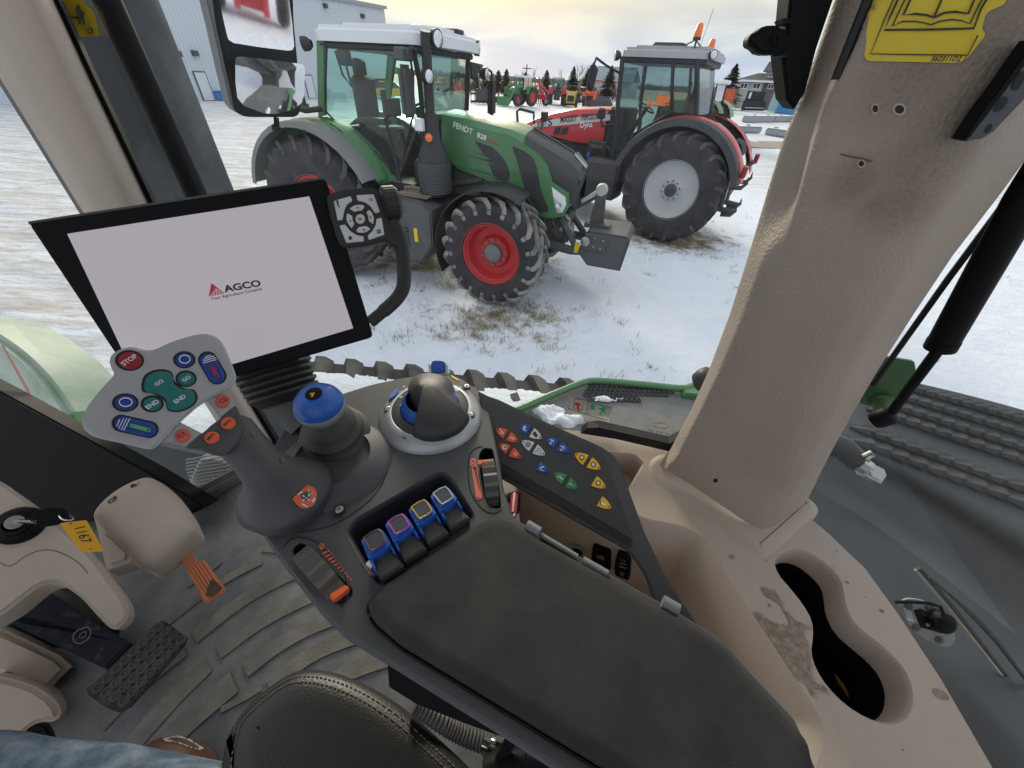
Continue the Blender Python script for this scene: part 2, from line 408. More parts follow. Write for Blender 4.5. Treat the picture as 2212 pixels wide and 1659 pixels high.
# bare straw and mud showing through
bl = blob(-1.3, 7.2, .3, 2.1, .55, 1.25)
bl = mth('MAXIMUM', bl, blob(3.6, 9.7, .3, 2.6, .8, 1)); bl = mth('MAXIMUM', bl, mth('MULTIPLY', blob(-.2, 4.9, .2, 1.5, .6, 1), .72))
bl = mth('MAXIMUM', bl, mth('MULTIPLY', blob(1.8, 6.4, .2, 2.4, .8, 1), .16)); bl = mth('MAXIMUM', bl, mth('MULTIPLY', blob(6.6, 10, .2, 4.0), .34))
g1 = mr(mth('ADD', nz(2.6, 10, .72), mth('MULTIPLY', bl, .42)), .74, .92)
c = mixc(g1, c, mixc(mr(nz(14), .4, .62), (.16, .135, .085), (.34, .29, .17)))
g2 = mth('MULTIPLY', mr(nz(11, 6, .8), .62, .72), mr(sep.outputs['Y'], 16, 10, 0, .3)); c = mixc(g2, c, (.36, .32, .24))
ln = N.new('ShaderNodeVectorMath'); ln.operation = 'LENGTH'; L.new(geo.outputs['Position'], ln.inputs[0])
far = mr(ln.outputs['Value'], 105, 150, 0, 1); c = mixc(far, c, mixc(mr(nz(.03), .4, .6), (.42, .33, .22), (.50, .42, .30)))
L.new(c, b.inputs['Base Color'])
bp = N.new('ShaderNodeBump'); bp.inputs['Strength'].default_value = .85; bp.inputs['Distance'].default_value = .07; L.new(nz(5, 10, .68), bp.inputs['Height']); L.new(bp.outputs[0], b.inputs['Normal'])
g = mb.to('ground', gm, world=False, smooth=True, recalc=False); tag(g, kind='structure')
mb = MB(); mb.raw([(-1500, -1500, -.06), (1500, -1500, -.06), (1500, 0, -.06), (-1500, 0, -.06)], [(0, 1, 2, 3)])
tag(mb.to('ground', gm, world=False, recalc=False), kind='structure')
# ------------------------------------------------------------------ tractors
def arc(cx, cz, r, a0, a1, n): return [(cx + r * math.cos(math.radians(a0 + (a1 - a0) * k / n)), cz + r * math.sin(math.radians(a0 + (a1 - a0) * k / n))) for k in range(n + 1)]
def wheel(root, cx, cy, r, wd, rr, side, rimm, dish=.2, nl=18, hubr=.13, hubm=None, steer=0, det=True, lugs=True, lm=None):
    o = Vector((cx, cy, r)); ax = Vector((math.sin(steer) * -side, side * math.cos(steer), 0)); h = wd / 2
    mb = MB(); prof = [(rr, -.39 * wd), (rr + .05 * r, -.46 * wd), (rr + .5 * (r - rr), -.5 * wd), (r - .09, -.485 * wd), (r - .05, -.40 * wd), (r - .045, 0), (r - .05, .40 * wd), (r - .09, .485 * wd), (rr + .62 * (r - rr), .515 * wd), (rr + .5 * (r - rr), .505 * wd), (rr + .12 * r, .475 * wd), (rr + .03, .43 * wd), (rr, .39 * wd)]
    mb.lathe(prof, o, ax, 48 if det else 20, ref=(0, 0, 1), cap=False)
    ty = mb.to('tyre', RUB, root, world=False, smooth=40)
    if lugs:
        mb = MB(); u = (Vector((0, 0, 1)) - ax * ax.z).normalized(); v = ax.cross(u); n_ = 6 if det else 2
        for sd_ in (-1, 1):
            for k in range(nl):
                a0 = 2 * PI * (k + (.5 if sd_ > 0 else 0)) / nl; R = []
                for j in range(n_ + 1):
                    t = j / n_; yy = sd_ * (h * 1.0) * t; rb = r - .048 - (.05 if t > .95 else 0) - (.012 * t * t); rt = r if t < .85 else r - .012 - .06 * (t - .85) / .15
                    da = (.50 * t ** 1.25) * (2.0 * .79 / r / 2) * (.62 / max(wd, .3)) * wd / .62
                    a = a0 + side * da * 1.0; hw = (.022 + .008 * t) / r
                    def pt(aa, rad): return o + ax * yy + (u * math.cos(aa) + v * math.sin(aa)) * rad
                    R.append([pt(a - hw * 1.25, rb), pt(a - hw, rt), pt(a + hw, rt), pt(a + hw * 1.25, rb)])
                # run the bar a little down the sidewall
                e = R[-1]; R.append([p + ax * (sd_ * .012) - (p - o - ax * ((p - o).dot(ax))).normalized() * (.10 if i in (1, 2) else .09) for i, p in enumerate(e)])
                mb.loft(R, closed=True, cap=True)
        mb.to('tread', lm or LUG, ty, world=False)
    mb = MB(); f = .42 * wd
    mb.lathe([(rr + .02, f + .01), (rr + .035, f), (rr + .02, f - .015), (rr - .015, f - .02), (rr - .03, f - .07), (rr - .05, f - .09), (rr - .06, f - dish * .8), (rr * .80, f - dish), (hubr * 1.9, f - dish * 1.02), (hubr * 1.6, f - dish * .72), (hubr, f - dish * .7), (0, f - dish * .7)], o, ax, 40 if det else 16, ref=(0, 0, 1), cap=False)
    rim = mb.to('rim', rimm, ty, world=False, smooth=35)
    if det:
        mb = MB(); mb.lathe([(hubr, f - dish * .7), (hubr, f - dish * .45), (hubr * .8, f - dish * .38), (0, f - dish * .38)], o, ax, 20, ref=(0, 0, 1), cap=False)
        u = (Vector((0, 0, 1)) - ax * ax.z).normalized(); v = ax.cross(u)
        for k in range(10):
            a = 2 * PI * k / 10; p = o + (u * math.cos(a) + v * math.sin(a)) * hubr * 1.42
            mb.lathe([(.018, f - dish * .95), (.018, f - dish * .58), (0, f - dish * .58)], p, ax, 6, cap=False)
        mb.to('hub', hubm or CAST, ty, world=False, smooth=35)
    # inner disc so that one cannot look through
    mb = MB(); mb.lathe([(rr, -.38 * wd), (rr * .7, -.2 * wd), (0, -.18 * wd)], o, ax, 20 if det else 10, ref=(0, 0, 1), cap=False); mb.to('rim', rimm, ty, world=False, smooth=35)
    return ty
def fender(root, cx, cz, R, a0, a1, y0, y1, name, mt, th=.02, drop=.05, n=16, parent=None):
    """arched sheet from y0 to y1 with a turned down outer lip at y1"""
    mb = MB(); s = 1 if y1 > y0 else -1; rings = []
    for x, z in arc(cx, cz, 1, a0, a1, n):
        dx, dz = x - cx, z - cz
        P = lambda rad, y: Vector((cx + dx * rad, y, cz + dz * rad))
        rings.append([P(R, y0), P(R, y1 - s * .04), P(R - .02, y1), P(R - drop, y1), P(R - drop, y1 - s * .015), P(R - th - .01, y1 - s * .03), P(R - th, y0)])
    mb.loft(rings, closed=True, cap=True); return mb.to(name, mt, parent or root, world=False, smooth=40)
def sidepoly(mb, pts, y, th, bev=.01):  # polygon in the x-z plane at y, thick along y
    mb.prism([(x, y, z) for x, z in pts], (0, th, 0), bev); return mb
def pane(root, pts, name='window_glass', mt=None, th=.006):
    P = [Vector(p) for p in pts]; n = (P[1] - P[0]).cross(P[2] - P[0]).normalized() * th
    mb = MB(); mb.raw(P, [tuple(range(len(P)))]); return mb.to(name, mt or TG, root, world=False)
def steering(root, x, z):
    mb = MB(); o = Vector((x, 0, z)); ax = Vector((-.45, 0, .9)).normalized(); u = Vector((0, 1, 0)); v = ax.cross(u)
    mb.tube([o + (u * math.cos(a * PI / 10) + v * math.sin(a * PI / 10)) * .2 for a in range(21)], .016, 6)
    mb.tube([o, o - Vector((-.3, 0, .62))], .05, 8); mb.tube([o - u * .2, o + u * .2], .013, 5); mb.to('steering_wheel', BLK, root, world=False, smooth=40)
def seatpart(root, x, z):
    mb = MB(); mb.box(x - .25, x + .25, -.26, .26, z, z + .13, bev=.04); mb.box(x - .34, x - .2, -.25, .25, z + .08, z + .75, bev=.05); mb.box(x - .36, x - .24, -.13, .13, z + .72, z + .95, bev=.04)
    mb.to('seat', SEATM, root, world=False, smooth=40)
    mb = MB(); mb.box(x - .15, x + .35, -.42, -.27, z + .18, z + .26, bev=.02); mb.tube([(x + .32, -.36, z + .26), (x + .38, -.36, z + .42)], .03, 6); mb.box(x + .45, x + .5, -.5, -.2, z + .3, z + .52, bev=.01); mb.to('armrest', BLK, root, world=False)
def tilted(px, py, pz, fn, *a): return Matrix.Translation((px, py, pz))
def mirror(root, p0, pts, c, hw, hh, name='mirror_arm'):
    mb = MB(); mb.tube([Vector(p0)] + [Vector(p) for p in pts], .018, 6); arm = mb.to(name, BLK, root, world=False, smooth=40)
    mb = MB(); mb.box(c[0] - .05, c[0] + .05, c[1] - hw, c[1] + hw, c[2] - hh, c[2] + hh, bev=.035, seg=2); mb.to('mirror', BLK, arm, world=False, smooth=40)
def rlamp(root, c, r=.07, ax=(1, 0, 0), name='work_light'):
    mb = MB(); ax = Vector(ax).normalized(); mb.lathe([(r * .5, -.1), (r * .95, -.05), (r, .02), (r * .9, .025), (0, .0)], c, ax, 16, cap=False); a = mb.to(name, BLK, root, world=False, smooth=40)
    mb = MB(); mb.lathe([(r * .88, .022), (r * .5, .034), (0, .038)], c, ax, 16, cap=False); mb.to('lens', LAMP, a, world=False, smooth=60)
# ================= green tractor =================
gt = empty('tractor', (-2.903, 7.4395, 0), -.302, 'green tractor with white cab roof, red wheel rims and front weight, parked nearest', 'tractor')
def GL(px, py, y):  # pixel of the photograph -> the tractor's own x, z on its plane y
    M = ROOTM[gt]; ey = (M.to_3x3() @ Vector((0, 1, 0))); p = PL(px, py, (M.translation + ey * y, ey)); return M.inverted() @ p
for sd_ in (-1, 1):
    fl = mat('tread lugs worn', (.10, .10, .10), .8, var=.9, vscale=4, col2=(.30, .29, .27), thr=(.35, .55))
    wheel(gt, 2.95, sd_ * .98, .79, .60, .44, sd_, RIMR, .24, 19, .13, mat('grey hub', (.16, .17, .18), .6), steer=-.06 * sd_ * sd_ * -1 * 0, lm=fl)
    wheel(gt, 0, sd_ * 1.0, 1.03, .68, .50, sd_, RIMR, .3, 20, .15)
# hood
def sect(x, hw, zs, zt, zb):
    P = [(-hw, zb), (-hw, zs - .05), (-hw + .02, zs), (-hw * .82, zs + (zt - zs) * .62), (-hw * .5, zs + (zt - zs) * .9), (0, zt)]
    P = P + [(-a, b_) for a, b_ in P[-2::-1]]; return [Vector((x, a, b_)) for a, b_ in P]
mb = MB(); mb.loft([sect(1.86, .47, 2.3, 2.43, 1.95), sect(2.4, .47, 2.27, 2.39, 1.9), sect(2.95, .46, 2.2, 2.32, 1.95), sect(3.12, .455, 2.15, 2.28, 2.05)], closed=False)
hood = mb.to('hood', GRN, gt, world=False, smooth=30)
mb = MB(); mb.loft([sect(3.12, .455, 2.15, 2.28, 2.05), sect(3.3, .45, 2.07, 2.21, 1.95), sect(3.55, .43, 1.96, 2.12, 1.7), sect(3.78, .38, 1.84, 2.03, 1.5), sect(3.93, .31, 1.68, 1.93, 1.4), sect(3.97, .28, 1.4, 1.78, 1.3)], closed=False, cap=False)
mb.raw([(3.96, -.27, 1.74), (3.96, .27, 1.74), (3.86, .3, 1.3), (3.86, -.3, 1.3)], [(0, 1, 2, 3)])
grm = mat('front grille mesh', (.028, .03, .033), .5, var=.5, vscale=40, col2=(.07, .07, .07)); mb.to('grille', grm, gt, world=False, smooth=30)
mb = MB()
for k in range(7):
    y = -.30 + .1 * k; mb.tube([(3.12, y * 1.1, 2.295 - abs(y) * .22), (3.3, y * 1.05, 2.225 - abs(y) * .22), (3.55, y, 2.13 - abs(y) * .24), (3.78, y * .85, 2.035 - abs(y) * .3)], .017, 5)
mb.to('grille_rib', GRYP, gt, world=False, smooth=40)
mb = MB(); mb.prism([(3.8, -.1, 2.055), (3.8, .1, 2.055), (3.99, .07, 1.9), (3.99, -.07, 1.9)], (0, 0, -.03), .008); mb.to('badge', mat('chrome badge', (.6, .65, .75), .2, .9), gt, world=False)
side = [(1.88, 2.32), (2.9, 2.225), (3.14, 2.14), (3.35, 2.05), (3.5, 1.93), (3.6, 1.72), (3.86, 1.60), (3.89, 1.42), (3.82, 1.28), (3.66, 1.23), (3.43, 1.22), (3.27, 1.42), (2.96, 1.62), (2.7, 1.6), (2.35, 1.68), (2.1, 1.72), (1.9, 1.9)]
vent = [(2.38, 2.12), (2.68, 2.06), (2.86, 1.93), (2.95, 1.78), (2.94, 1.64), (2.72, 1.66), (2.66, 1.78), (2.52, 1.98)]
dark = [(2.96, 2.11), (3.14, 2.06), (3.29, 1.99), (3.36, 1.86), (3.44, 1.6), (3.6, 1.34), (3.46, 1.28), (3.30, 1.43), (3.18, 1.62), (3.06, 1.92)]
for s_ in (-1, 1):
    mb = MB(); sidepoly(mb, side, s_ * .48, -s_ * .03, .012); pn = mb.to('side_panel', GRN, gt, world=False, smooth=30)
    mb = MB(); sidepoly(mb, cround(vent, .2, 2), s_ * .486, -s_ * .012, 0); mb.to('vent', mat('vent mesh', (.035, .036, .04), .7, var=.6, vscale=60, col2=(.09, .09, .09)), pn, world=False)
    mb = MB()
    for x0, z0, L_ in ((2.3, 1.93, .42), (2.33, 1.76, .46), (2.36, 1.99, .3)):
        mb.prism([(x0, s_ * .497, z0), (x0 + L_ * .6, s_ * .505, z0 - .03), (x0 + L_, s_ * .49, z0 - .085), (x0 + L_ * .6, s_ * .50, z0 - .075)], (0, -s_ * .015, 0), .004)
    mb.to('fin', GRN, pn, world=False)
    mb = MB(); sidepoly(mb, cround(dark, .2, 2), s_ * .487, -s_ * .012, 0); mb.to('grille_side', grm, pn, world=False)
    mb = MB(); sidepoly(mb, [(3.60, 1.66), (3.82, 1.55), (3.845, 1.45), (3.80, 1.33), (3.72, 1.32), (3.66, 1.45)], s_ * .489, -s_ * .02, .006)
    h_ = mb.to('headlight', LAMP, gt, world=False, smooth=40)
    mb = MB(); mb.lathe([(.05, 0), (.045, .012), (0, .006)], (3.74, s_ * .485, 1.43), (0, s_, 0), 14, cap=False); mb.to('lens', mat('clear lamp', (.8, .84, .9), .1, .6), h_, world=False, smooth=60)
# writing on the side panel
A = Vector((2.06, -.482, 2.255)); B = Vector((2.36, -.482, 2.185))
text3('lettering', 'FENDT', A, B, (0, -1, 0), WTXT, gt, hfac=.22, bold=.02, world=False, off=.004)
text3('lettering', '828', Vector((2.43, -.482, 2.165)), Vector((2.57, -.482, 2.135)), (0, -1, 0), WTXT, gt, hfac=.42, bold=.02, world=False, off=.004)
text3('lettering', 'Vario', Vector((2.60, -.482, 2.12)), Vector((2.76, -.482, 2.09)), (0, -1, 0), mat('red print', (.5, .08, .04), .5), gt, hfac=.34, world=False, off=.004)
# running gear
mb = MB(); mb.box(1.2, 3.55, -.3, .3, .75, 1.75, bev=.05); mb.box(-.35, 1.3, -.4, .4, .7, 1.5, bev=.06); mb.box(3.2, 3.85, -.28, .28, .78, 1.25, bev=.04)
mb.lathe([(.16, -.75), (.2, -.4), (.24, 0), (.2, .4), (.16, .75)], (0, 0, 1.03), (0, 1, 0), 14); mb.lathe([(.11, -.75), (.16, -.2), (.16, .2), (.11, .75)], (2.95, 0, .79), (0, 1, 0), 12)
mb.tube([(1.9, -.36, 1.0), (2.3, -.4, 1.15), (2.8, -.42, 1.3)], .05, 7); mb.tube([(2.0, -.4, 1.5), (2.5, -.42, 1.62)], .06, 7)
mb.box(2.0, 2.9, -.44, -.3, 1.35, 1.72, bev=.03)
mb.to('chassis', CAST, gt, world=False, smooth=30)
mb = MB(); mb.prism([(1.30, -1.27, 1.22), (1.42, -1.27, 1.43), (1.88, -1.27, 1.40), (2.04, -1.27, 1.30), (2.02, -1.27, .8), (1.8, -1.27, .5), (1.32, -1.27, .5)], (0, .65, 0), .025, both=True)
tk = mb.to('fuel_tank', GRYP, gt, world=False, smooth=30)
mb = MB()
for k in range(7): mb.box(1.38, 1.62, -1.283, -1.268, .72 + k * .045, .735 + k * .045)
mb.to('louvre', BLK, tk, world=False)
mb = MB(); mb.box(1.72, 1.78, -1.279, -1.27, .82, 1.02); mb.to('warning_sticker', YEL, tk, world=False)
mb = MB(); mb.box(1.40, 1.95, -1.2, -.7, 1.43, 1.45); mb.tube([(1.5, -1.05, 1.5), (1.62, -1.0, 1.52), (1.75, -1.02, 1.5)], .03, 6); mb.to('battery_tray', mat('muddy metal', (.2, .16, .11), .8, var=.8, vscale=8, col2=(.07, .07, .07)), gt, world=False)
# fenders
for s_ in (-1, 1):
    fender(gt, 0, 1.02, 1.21, 28, 165, s_ * .98, s_ * 1.36, 'fender_lip', FGRY, drop=.08)
    fd = fender(gt, 0, 1.02, 1.23, 26, 160, s_ * .72, s_ * 1.10, 'fender', GRN, drop=.04)
    mb = MB(); mb.prism([(-1.0, s_ * .86, 1.9), (-.6, s_ * .86, 2.1), (-.1, s_ * .86, 2.24), (.2, s_ * .86, 2.26), (.5, s_ * .86, 2.14), (.9, s_ * .86, 1.85), (1.25, s_ * .86, 1.55), (.95, s_ * .86, 1.45), (.5, s_ * .86, 1.5), (-.9, s_ * .86, 1.5)], (0, -s_ * .03, 0), .01); mb.to('fender_side', GRN, gt, world=False)
    # front mudguard
    fender(gt, 2.95, .79, .90, 62, 205, s_ * .72, s_ * 1.28, 'mudguard', BLK, drop=.03, th=.012)
    mb = MB(); mb.tube([(2.6, s_ * .9, 1.6), (2.7, s_ * .6, 1.45), (2.9, s_ * .4, 1.2)], .03, 6); mb.to('mudguard_bracket', BLK, gt, world=False)
mb = MB(); mb.tube([(.35, -1.0, 2.2), (.55, -1.03, 2.12), (.8, -1.03, 1.8), (.95, -1.03, 1.62), (.93, -.98, 1.58)], .017, 7); mb.to('grab_rail', BLK, gt, world=False, smooth=40)
mb = MB(); mb.tube([(1.3, -.9, 2.35), (1.28, -.98, 2.32), (1.38, -.98, 1.75), (1.42, -.98, 1.35)], .02, 7); mb.to('grab_rail', BLK, gt, world=False, smooth=40)
# cab
mb = MB(); rp = cround([(.22, -.88), (1.75, -.90), (2.0, -.62), (2.05, 0), (2.0, .62), (1.75, .90), (.22, .88)], .12, 3)
mb.prism([(x, y, 3.25) for x, y in rp], (0, 0, -.16), .05, 3); mb.prism([(x * .8 + .3, y * .72, 3.29) for x, y in rp], (0, 0, -.05), .03, 2); rf = mb.to('roof', WHT, gt, world=False, smooth=40)
mb = MB(); mb.lathe([(.16, 0), (.15, .04), (.05, .07), (0, .07)], (1.25, .1, 3.28), (0, 0, 1), 18, cap=False); mb.to('roof_dome', WHT, rf, world=False, smooth=40)
mb = MB(); mb.box(1.6, 1.95, -.02, .2, 3.26, 3.31, bev=.01); mb.to('antenna_bracket', BLK, rf, world=False)
for y in (-.74, .78): rlamp(gt, (2.02 if y < 0 else 1.9, y, 3.16), .095, (1, -.25 if y < 0 else .2, 0))
rlamp(gt, (.12, -.9, 3.05), .08, (-1, -.4, -.1)); rlamp(gt, (1.95, .98, 2.86), .09, (1, .0, 0))
mb = MB(); mb.box(.30, 1.8, -.84, .84, 3.02, 3.09, bev=.02)
for s_ in (-1, 1):
    y = s_ * .82
    mb.tube([(1.72, y, 3.08), (1.74, y * .92, 2.75), (1.72, y * .88, 2.4), (1.5, y, 1.95), (1.24, y, 1.55)], .035, 7)
    mb.tube([(1.66, y, 3.06), (1.69, y, 2.8), (1.64, y, 2.4), (1.26, y, 1.58), (.95, y, 1.62), (.5, y, 2.02), (.14, y, 2.34), (.42, y, 3.07)], .016, 5)
mb.to('cab_frame', BLK, gt, world=False, smooth=40)
mb = MB()
for s_ in (-1, 1): mb.prism([(.27, s_ * .84, 3.09), (.40, s_ * .84, 3.09), (.14, s_ * .84, 2.28), (0, s_ * .84, 2.24)], (0, -s_ * .05, 0), .01)
mb.to('cab_pillar', GRN, gt, world=False)
mb = MB(); mb.box(.0, 1.5, -.78, .78, 1.42, 1.5); mb.box(1.45, 1.85, -.45, .45, 1.5, 2.38, bev=.05); mb.box(-.05, .1, -.8, .8, 1.5, 2.1, bev=.02); mb.to('cab_floor', BLK, gt, world=False)
for s_ in (-1, 1): pane(gt, [(.44, s_ * .82, 3.06), (1.66, s_ * .82, 3.03), (1.62, s_ * .82, 2.4), (1.26, s_ * .82, 1.58), (.95, s_ * .82, 1.62), (.5, s_ * .82, 2.02), (.17, s_ * .82, 2.33)])
pane(gt, [(1.72, -.78, 3.06), (1.72, .78, 3.06), (1.72, .7, 2.38), (1.72, -.7, 2.38)], 'windscreen'); pane(gt, [(.32, -.78, 3.06), (.32, .78, 3.06), (.08, .78, 2.2), (.08, -.78, 2.2)], 'rear_window')
seatpart(gt, .55, 2.0); steering(gt, 1.2, 2.4)
mb = MB(); mb.tube([(.9, -.82, 1.9), (1.1, -.82, 1.72), (1.18, -.86, 1.62)], .012, 5); mb.box(1.0, 1.06, -.62, -.56, 2.35, 2.62, bev=.01); mb.to('door_handle', BLK, gt, world=False)
mb = MB(); mb.tube([(.5, -.78, 3.0), (.52, -.74, 2.75), (.62, -.72, 2.62), (.6, -.74, 2.9)], .016, 5); mb.box(.45, .62, -.72, -.6, 2.85, 3.02, bev=.02); mb.to('cab_lamp', BLK, gt, world=False)
# exhaust and filter on the right front post
mb = MB(); mb.tube([(1.88, -.8, 2.0), (1.9, -.82, 2.6), (1.92, -.84, 3.12), (1.94, -.86, 3.22)], .062, 12)
mb.lathe([(.225, 0), (.235, .02), (.235, .42), (.21, .52), (.13, .68), (.1, .8), (.08, 1.0)], (1.9, -.82, 1.42), (0, 0, 1), 24); ex = mb.to('exhaust', BLK, gt, world=False, smooth=40)
mb = MB()
for k in range(14): mb.lathe([(.236, .04 + k * .028), (.241, .05 + k * .028), (.236, .06 + k * .028)], (1.9, -.82, 1.42), (0, 0, 1), 24, cap=False)
mb.to('perforated_shield', GRYP, ex, world=False, smooth=40)
mb = MB(); mb.tube([(1.86, -.78, 3.0), (1.8, -1.0, 3.06), (1.78, -1.1, 2.98)], .02, 6); ma = mb.to('mirror_arm', BLK, gt, world=False)
mb = MB(); mb.box(1.63, 1.73, -1.12, -.86, 2.36, 2.90, bev=.04, seg=2); mb.to('mirror', GRYP, ma, world=False, smooth=40)
mb = MB(); mb.box(1.61, 1.75, -1.1, -.86, 2.93, 3.06, bev=.02); mb.to('mirror_bracket', GRYP, gt, world=False)
mb = MB(); mb.lathe([(.05, 0), (.045, .03), (0, .04)], (1.95, -1.0, 2.16), (.5, -.85, 0), 14, cap=False); mb.to('indicator', ORG, gt, world=False, smooth=50)
rlamp(gt, (1.98, -.95, 2.8), .08, (1, -.3, 0)); mb = MB(); mb.box(1.74, 1.86, -1.0, -.92, 2.22, 2.36, bev=.01); mb.to('hazard_plate', WHT, gt, world=False)
mb = MB(); mb.tube([(1.7, .85, 2.92), (1.75, 1.2, 2.95), (1.75, 1.6, 2.92), (1.75, 1.72, 2.9), (1.75, 1.74, 2.8)], .02, 6); mb.prism([(1.72, .85, 3.0), (1.72, 1.35, 2.98), (1.72, 1.2, 2.88), (1.72, .9, 2.78)], (.03, 0, 0), .006)
ma = mb.to('mirror_arm', BLK, gt, world=False); mb = MB(); mb.box(1.7, 1.8, 1.62, 1.86, 2.26, 2.82, bev=.04, seg=2); mb.to('mirror', BLK, ma, world=False, smooth=40)
# rear marker bracket
mb = MB(); mb.tube([(.18, -.9, 2.36), (-.0, -1.05, 2.33), (-.12, -1.2, 2.38)], .035, 6); mb.box(-.16, -.08, -1.32, -1.16, 2.36, 2.58, bev=.015); mb.to('marker_bracket', BLK, gt, world=False)
mb = MB(); mb.lathe([(.085, 0), (.085, .05), (.06, .07), (0, .07)], (-.24, -1.25, 2.46), (0.2, -1, 0), 18, cap=False); a = mb.to('marker_lamp', BLK, gt, world=False, smooth=40)
mb = MB(); mb.lathe([(.05, .07), (.045, .085), (0, .09)], (-.24, -1.25, 2.46), (0.2, -1, 0), 18, cap=False); mb.to('lens', ORG, a, world=False, smooth=40)
mb = MB(); mb.box(-.06, .22, -1.26, -1.23, 2.42, 2.53); mb.to('reflector', BLK, gt, world=False); mb = MB(); mb.box(-.03, .19, -1.265, -1.26, 2.44, 2.51); mb.to('reflector_tape', YEL, gt, world=False)
# front linkage and weight
mb = MB()
for s_ in (-1, 1): mb.tube([(3.6, s_ * .33, .8), (4.0, s_ * .38, .78), (4.4, s_ * .42, .85)], .07, 7); mb.tube([(3.75, s_ * .28, 1.2), (4.05, s_ * .36, .85)], .05, 8)
mb.tube([(3.7, -.1, 1.2), (4.25, -.14, 1.58)], .045, 8); lk = mb.to('front_linkage', GRYP, gt, world=False, smooth=40)
mb = MB(); mb.tube([(4.02, -.12, 1.43), (4.25, -.14, 1.6)], .05, 8); mb.lathe([(.075, -.08), (.09, 0), (.075, .08)], (4.28, -.14, 1.64), (0, 1, 0), 14); mb.to('top_link', mat('pale sleeve', (.42, .43, .40), .6, var=.4), lk, world=False, smooth=40)
mb = MB(); mb.prism([(4.20, -.50, 1.08), (4.26, -.50, 1.14), (4.80, -.50, 1.14), (4.86, -.50, 1.08), (4.82, -.50, .62), (4.30, -.50, .62), (4.12, -.50, .8)], (0, .80, 0), .03, both=True); wt = mb.to('front_weight', GRYP, gt, world=False, smooth=30)
mb = MB(); mb.prism([(4.18, -.20, 1.12), (4.40, -.20, 1.12), (4.34, -.20, 1.64), (4.22, -.20, 1.64)], (0, .13, 0), .012); mb.box(4.12, 4.5, -.26, -.02, 1.12, 1.18); mb.to('hitch_post', CAST, wt, world=False)
mb = MB(); mb.box(4.2, 4.54, -.528, -.502, .88, 1.11, bev=.005); mb.to('side_plate', CAST, wt, world=False)
mb = MB(); mb.lathe([(.07, 0), (.07, .03), (.035, .05), (0, .05)], (4.22, -.53, 1.0), (0, -1, 0), 14, cap=False)
for dx, dz in ((.14, .07), (.26, .05), (.24, -.07), (.13, -.06)): mb.lathe([(.014, 0), (.014, .015), (0, .015)], (4.22 + dx, -.528, 1.0 + dz), (0, -1, 0), 8, cap=False)
mb.to('bolt', STEEL, wt, world=False, smooth=40)
mb = MB(); mb.box(4.06, 4.14, -.46, -.45, .78, .94); mb.to('warning_sticker', YEL, gt, world=False)
mb = MB(); random.seed(3)
for k in range(16): a = random.uniform(3.45, 3.95); mb.tube([(a, random.uniform(-.3, -.1), random.uniform(1.0, 1.3)), (a + .08, -.28, random.uniform(1.0, 1.2)), (a + .1, random.uniform(-.35, -.2), random.uniform(.85, 1.1))], .018, 5)
mb.to('hydraulic_coupling', STEEL, gt, world=False, smooth=40)
mb = MB(); mb.tube([(2.7, .5, 2.3), (2.68, .5, 2.44), (2.72, .52, 2.47), (2.95, .52, 2.44), (2.97, .5, 2.3)], .02, 6); mb.to('grab_rail', BLK, gt, world=False, smooth=40)
mb = MB(); mb.tube([(3.1, .48, 2.2), (3.1, .55, 2.34)], .015, 5); mb.box(3.07, 3.16, .5, .62, 2.34, 2.46, bev=.01); mb.to('camera_lamp', BLK, gt, world=False)
# ================= red tractor =================
rt = empty('tractor', (3.849, 10.19, 0), 2.6096, 'red tractor with grey cab roof, orange beacons and a huge silver rear rim', 'tractor')
for sd_ in (-1, 1):
    wheel(rt, 0, sd_ * 1.0, 1.09, .66, .565, sd_, RIMG, .12, 20, .13, CAST); wheel(rt, 3.0, sd_ * .98, .80, .6, .44, sd_, RIMG, .2, 18, .13)
def sect2(x, hw, zs, zt, zb): return sect(x, hw, zs, zt, zb)
mb = MB(); mb.loft([sect2(2.05, .46, 2.3, 2.43, 1.66), sect2(2.9, .46, 2.24, 2.36, 1.66), sect2(3.5, .45, 2.10, 2.25, 1.72), sect2(4.0, .42, 1.95, 2.1, 1.72), sect2(4.4, .36, 1.8, 1.95, 1.5), sect2(4.65, .25, 1.62, 1.8, 1.35)], closed=False)
mb.raw([(4.65, -.25, 1.6), (4.65, .25, 1.6), (4.6, .25, 1.2), (4.6, -.25, 1.2)], [(0, 1, 2, 3)]); mb.to('hood', RED, rt, world=False, smooth=30)
M = ROOTM[rt]; ey = (M.to_3x3() @ Vector((0, 1, 0)))
def RL(px, py, y=.47): return M.inverted() @ PL(px, py, (M.translation + ey * y, ey))
ST = mat('silver stripe', (.55, .56, .58), .4)
mb = MB(); pts = [RL(*p) for p in ((1148, 275), (1153, 267), (1200, 257), (1318, 247), (1318, 260), (1200, 272))]; mb.prism(pts, (0, -.004, 0)); mb.to('stripe', ST, rt, world=False)
for s_, a, b_, h in (('8737', (1161, 274), (1181, 271), .36), ('S', (1184, 272), (1193, 271), 1.3), ('MASSEY', (1211, 265), (1247, 261), .27), ('FERGUSON', (1256, 260), (1307, 256), .2)):
    text3('lettering', s_, RL(*a), RL(*b_), (0, 1, 0), BTXT, rt, hfac=h, bold=.02, world=False, off=.004)
text3('lettering', 'Dyna', RL(1254, 276), RL(1280, 274), (0, 1, 0), WTXT, rt, hfac=.35, bold=.02, world=False, off=.004)
mb = MB()
for (a, b_) in ((1200, 1212), (1216, 1228)): mb.prism([RL(b_, 274), RL(b_ - 4, 290), RL(a - 6, 291), RL(a, 275)], (0, -.004, 0))
mb.to('vent', BLK, rt, world=False)
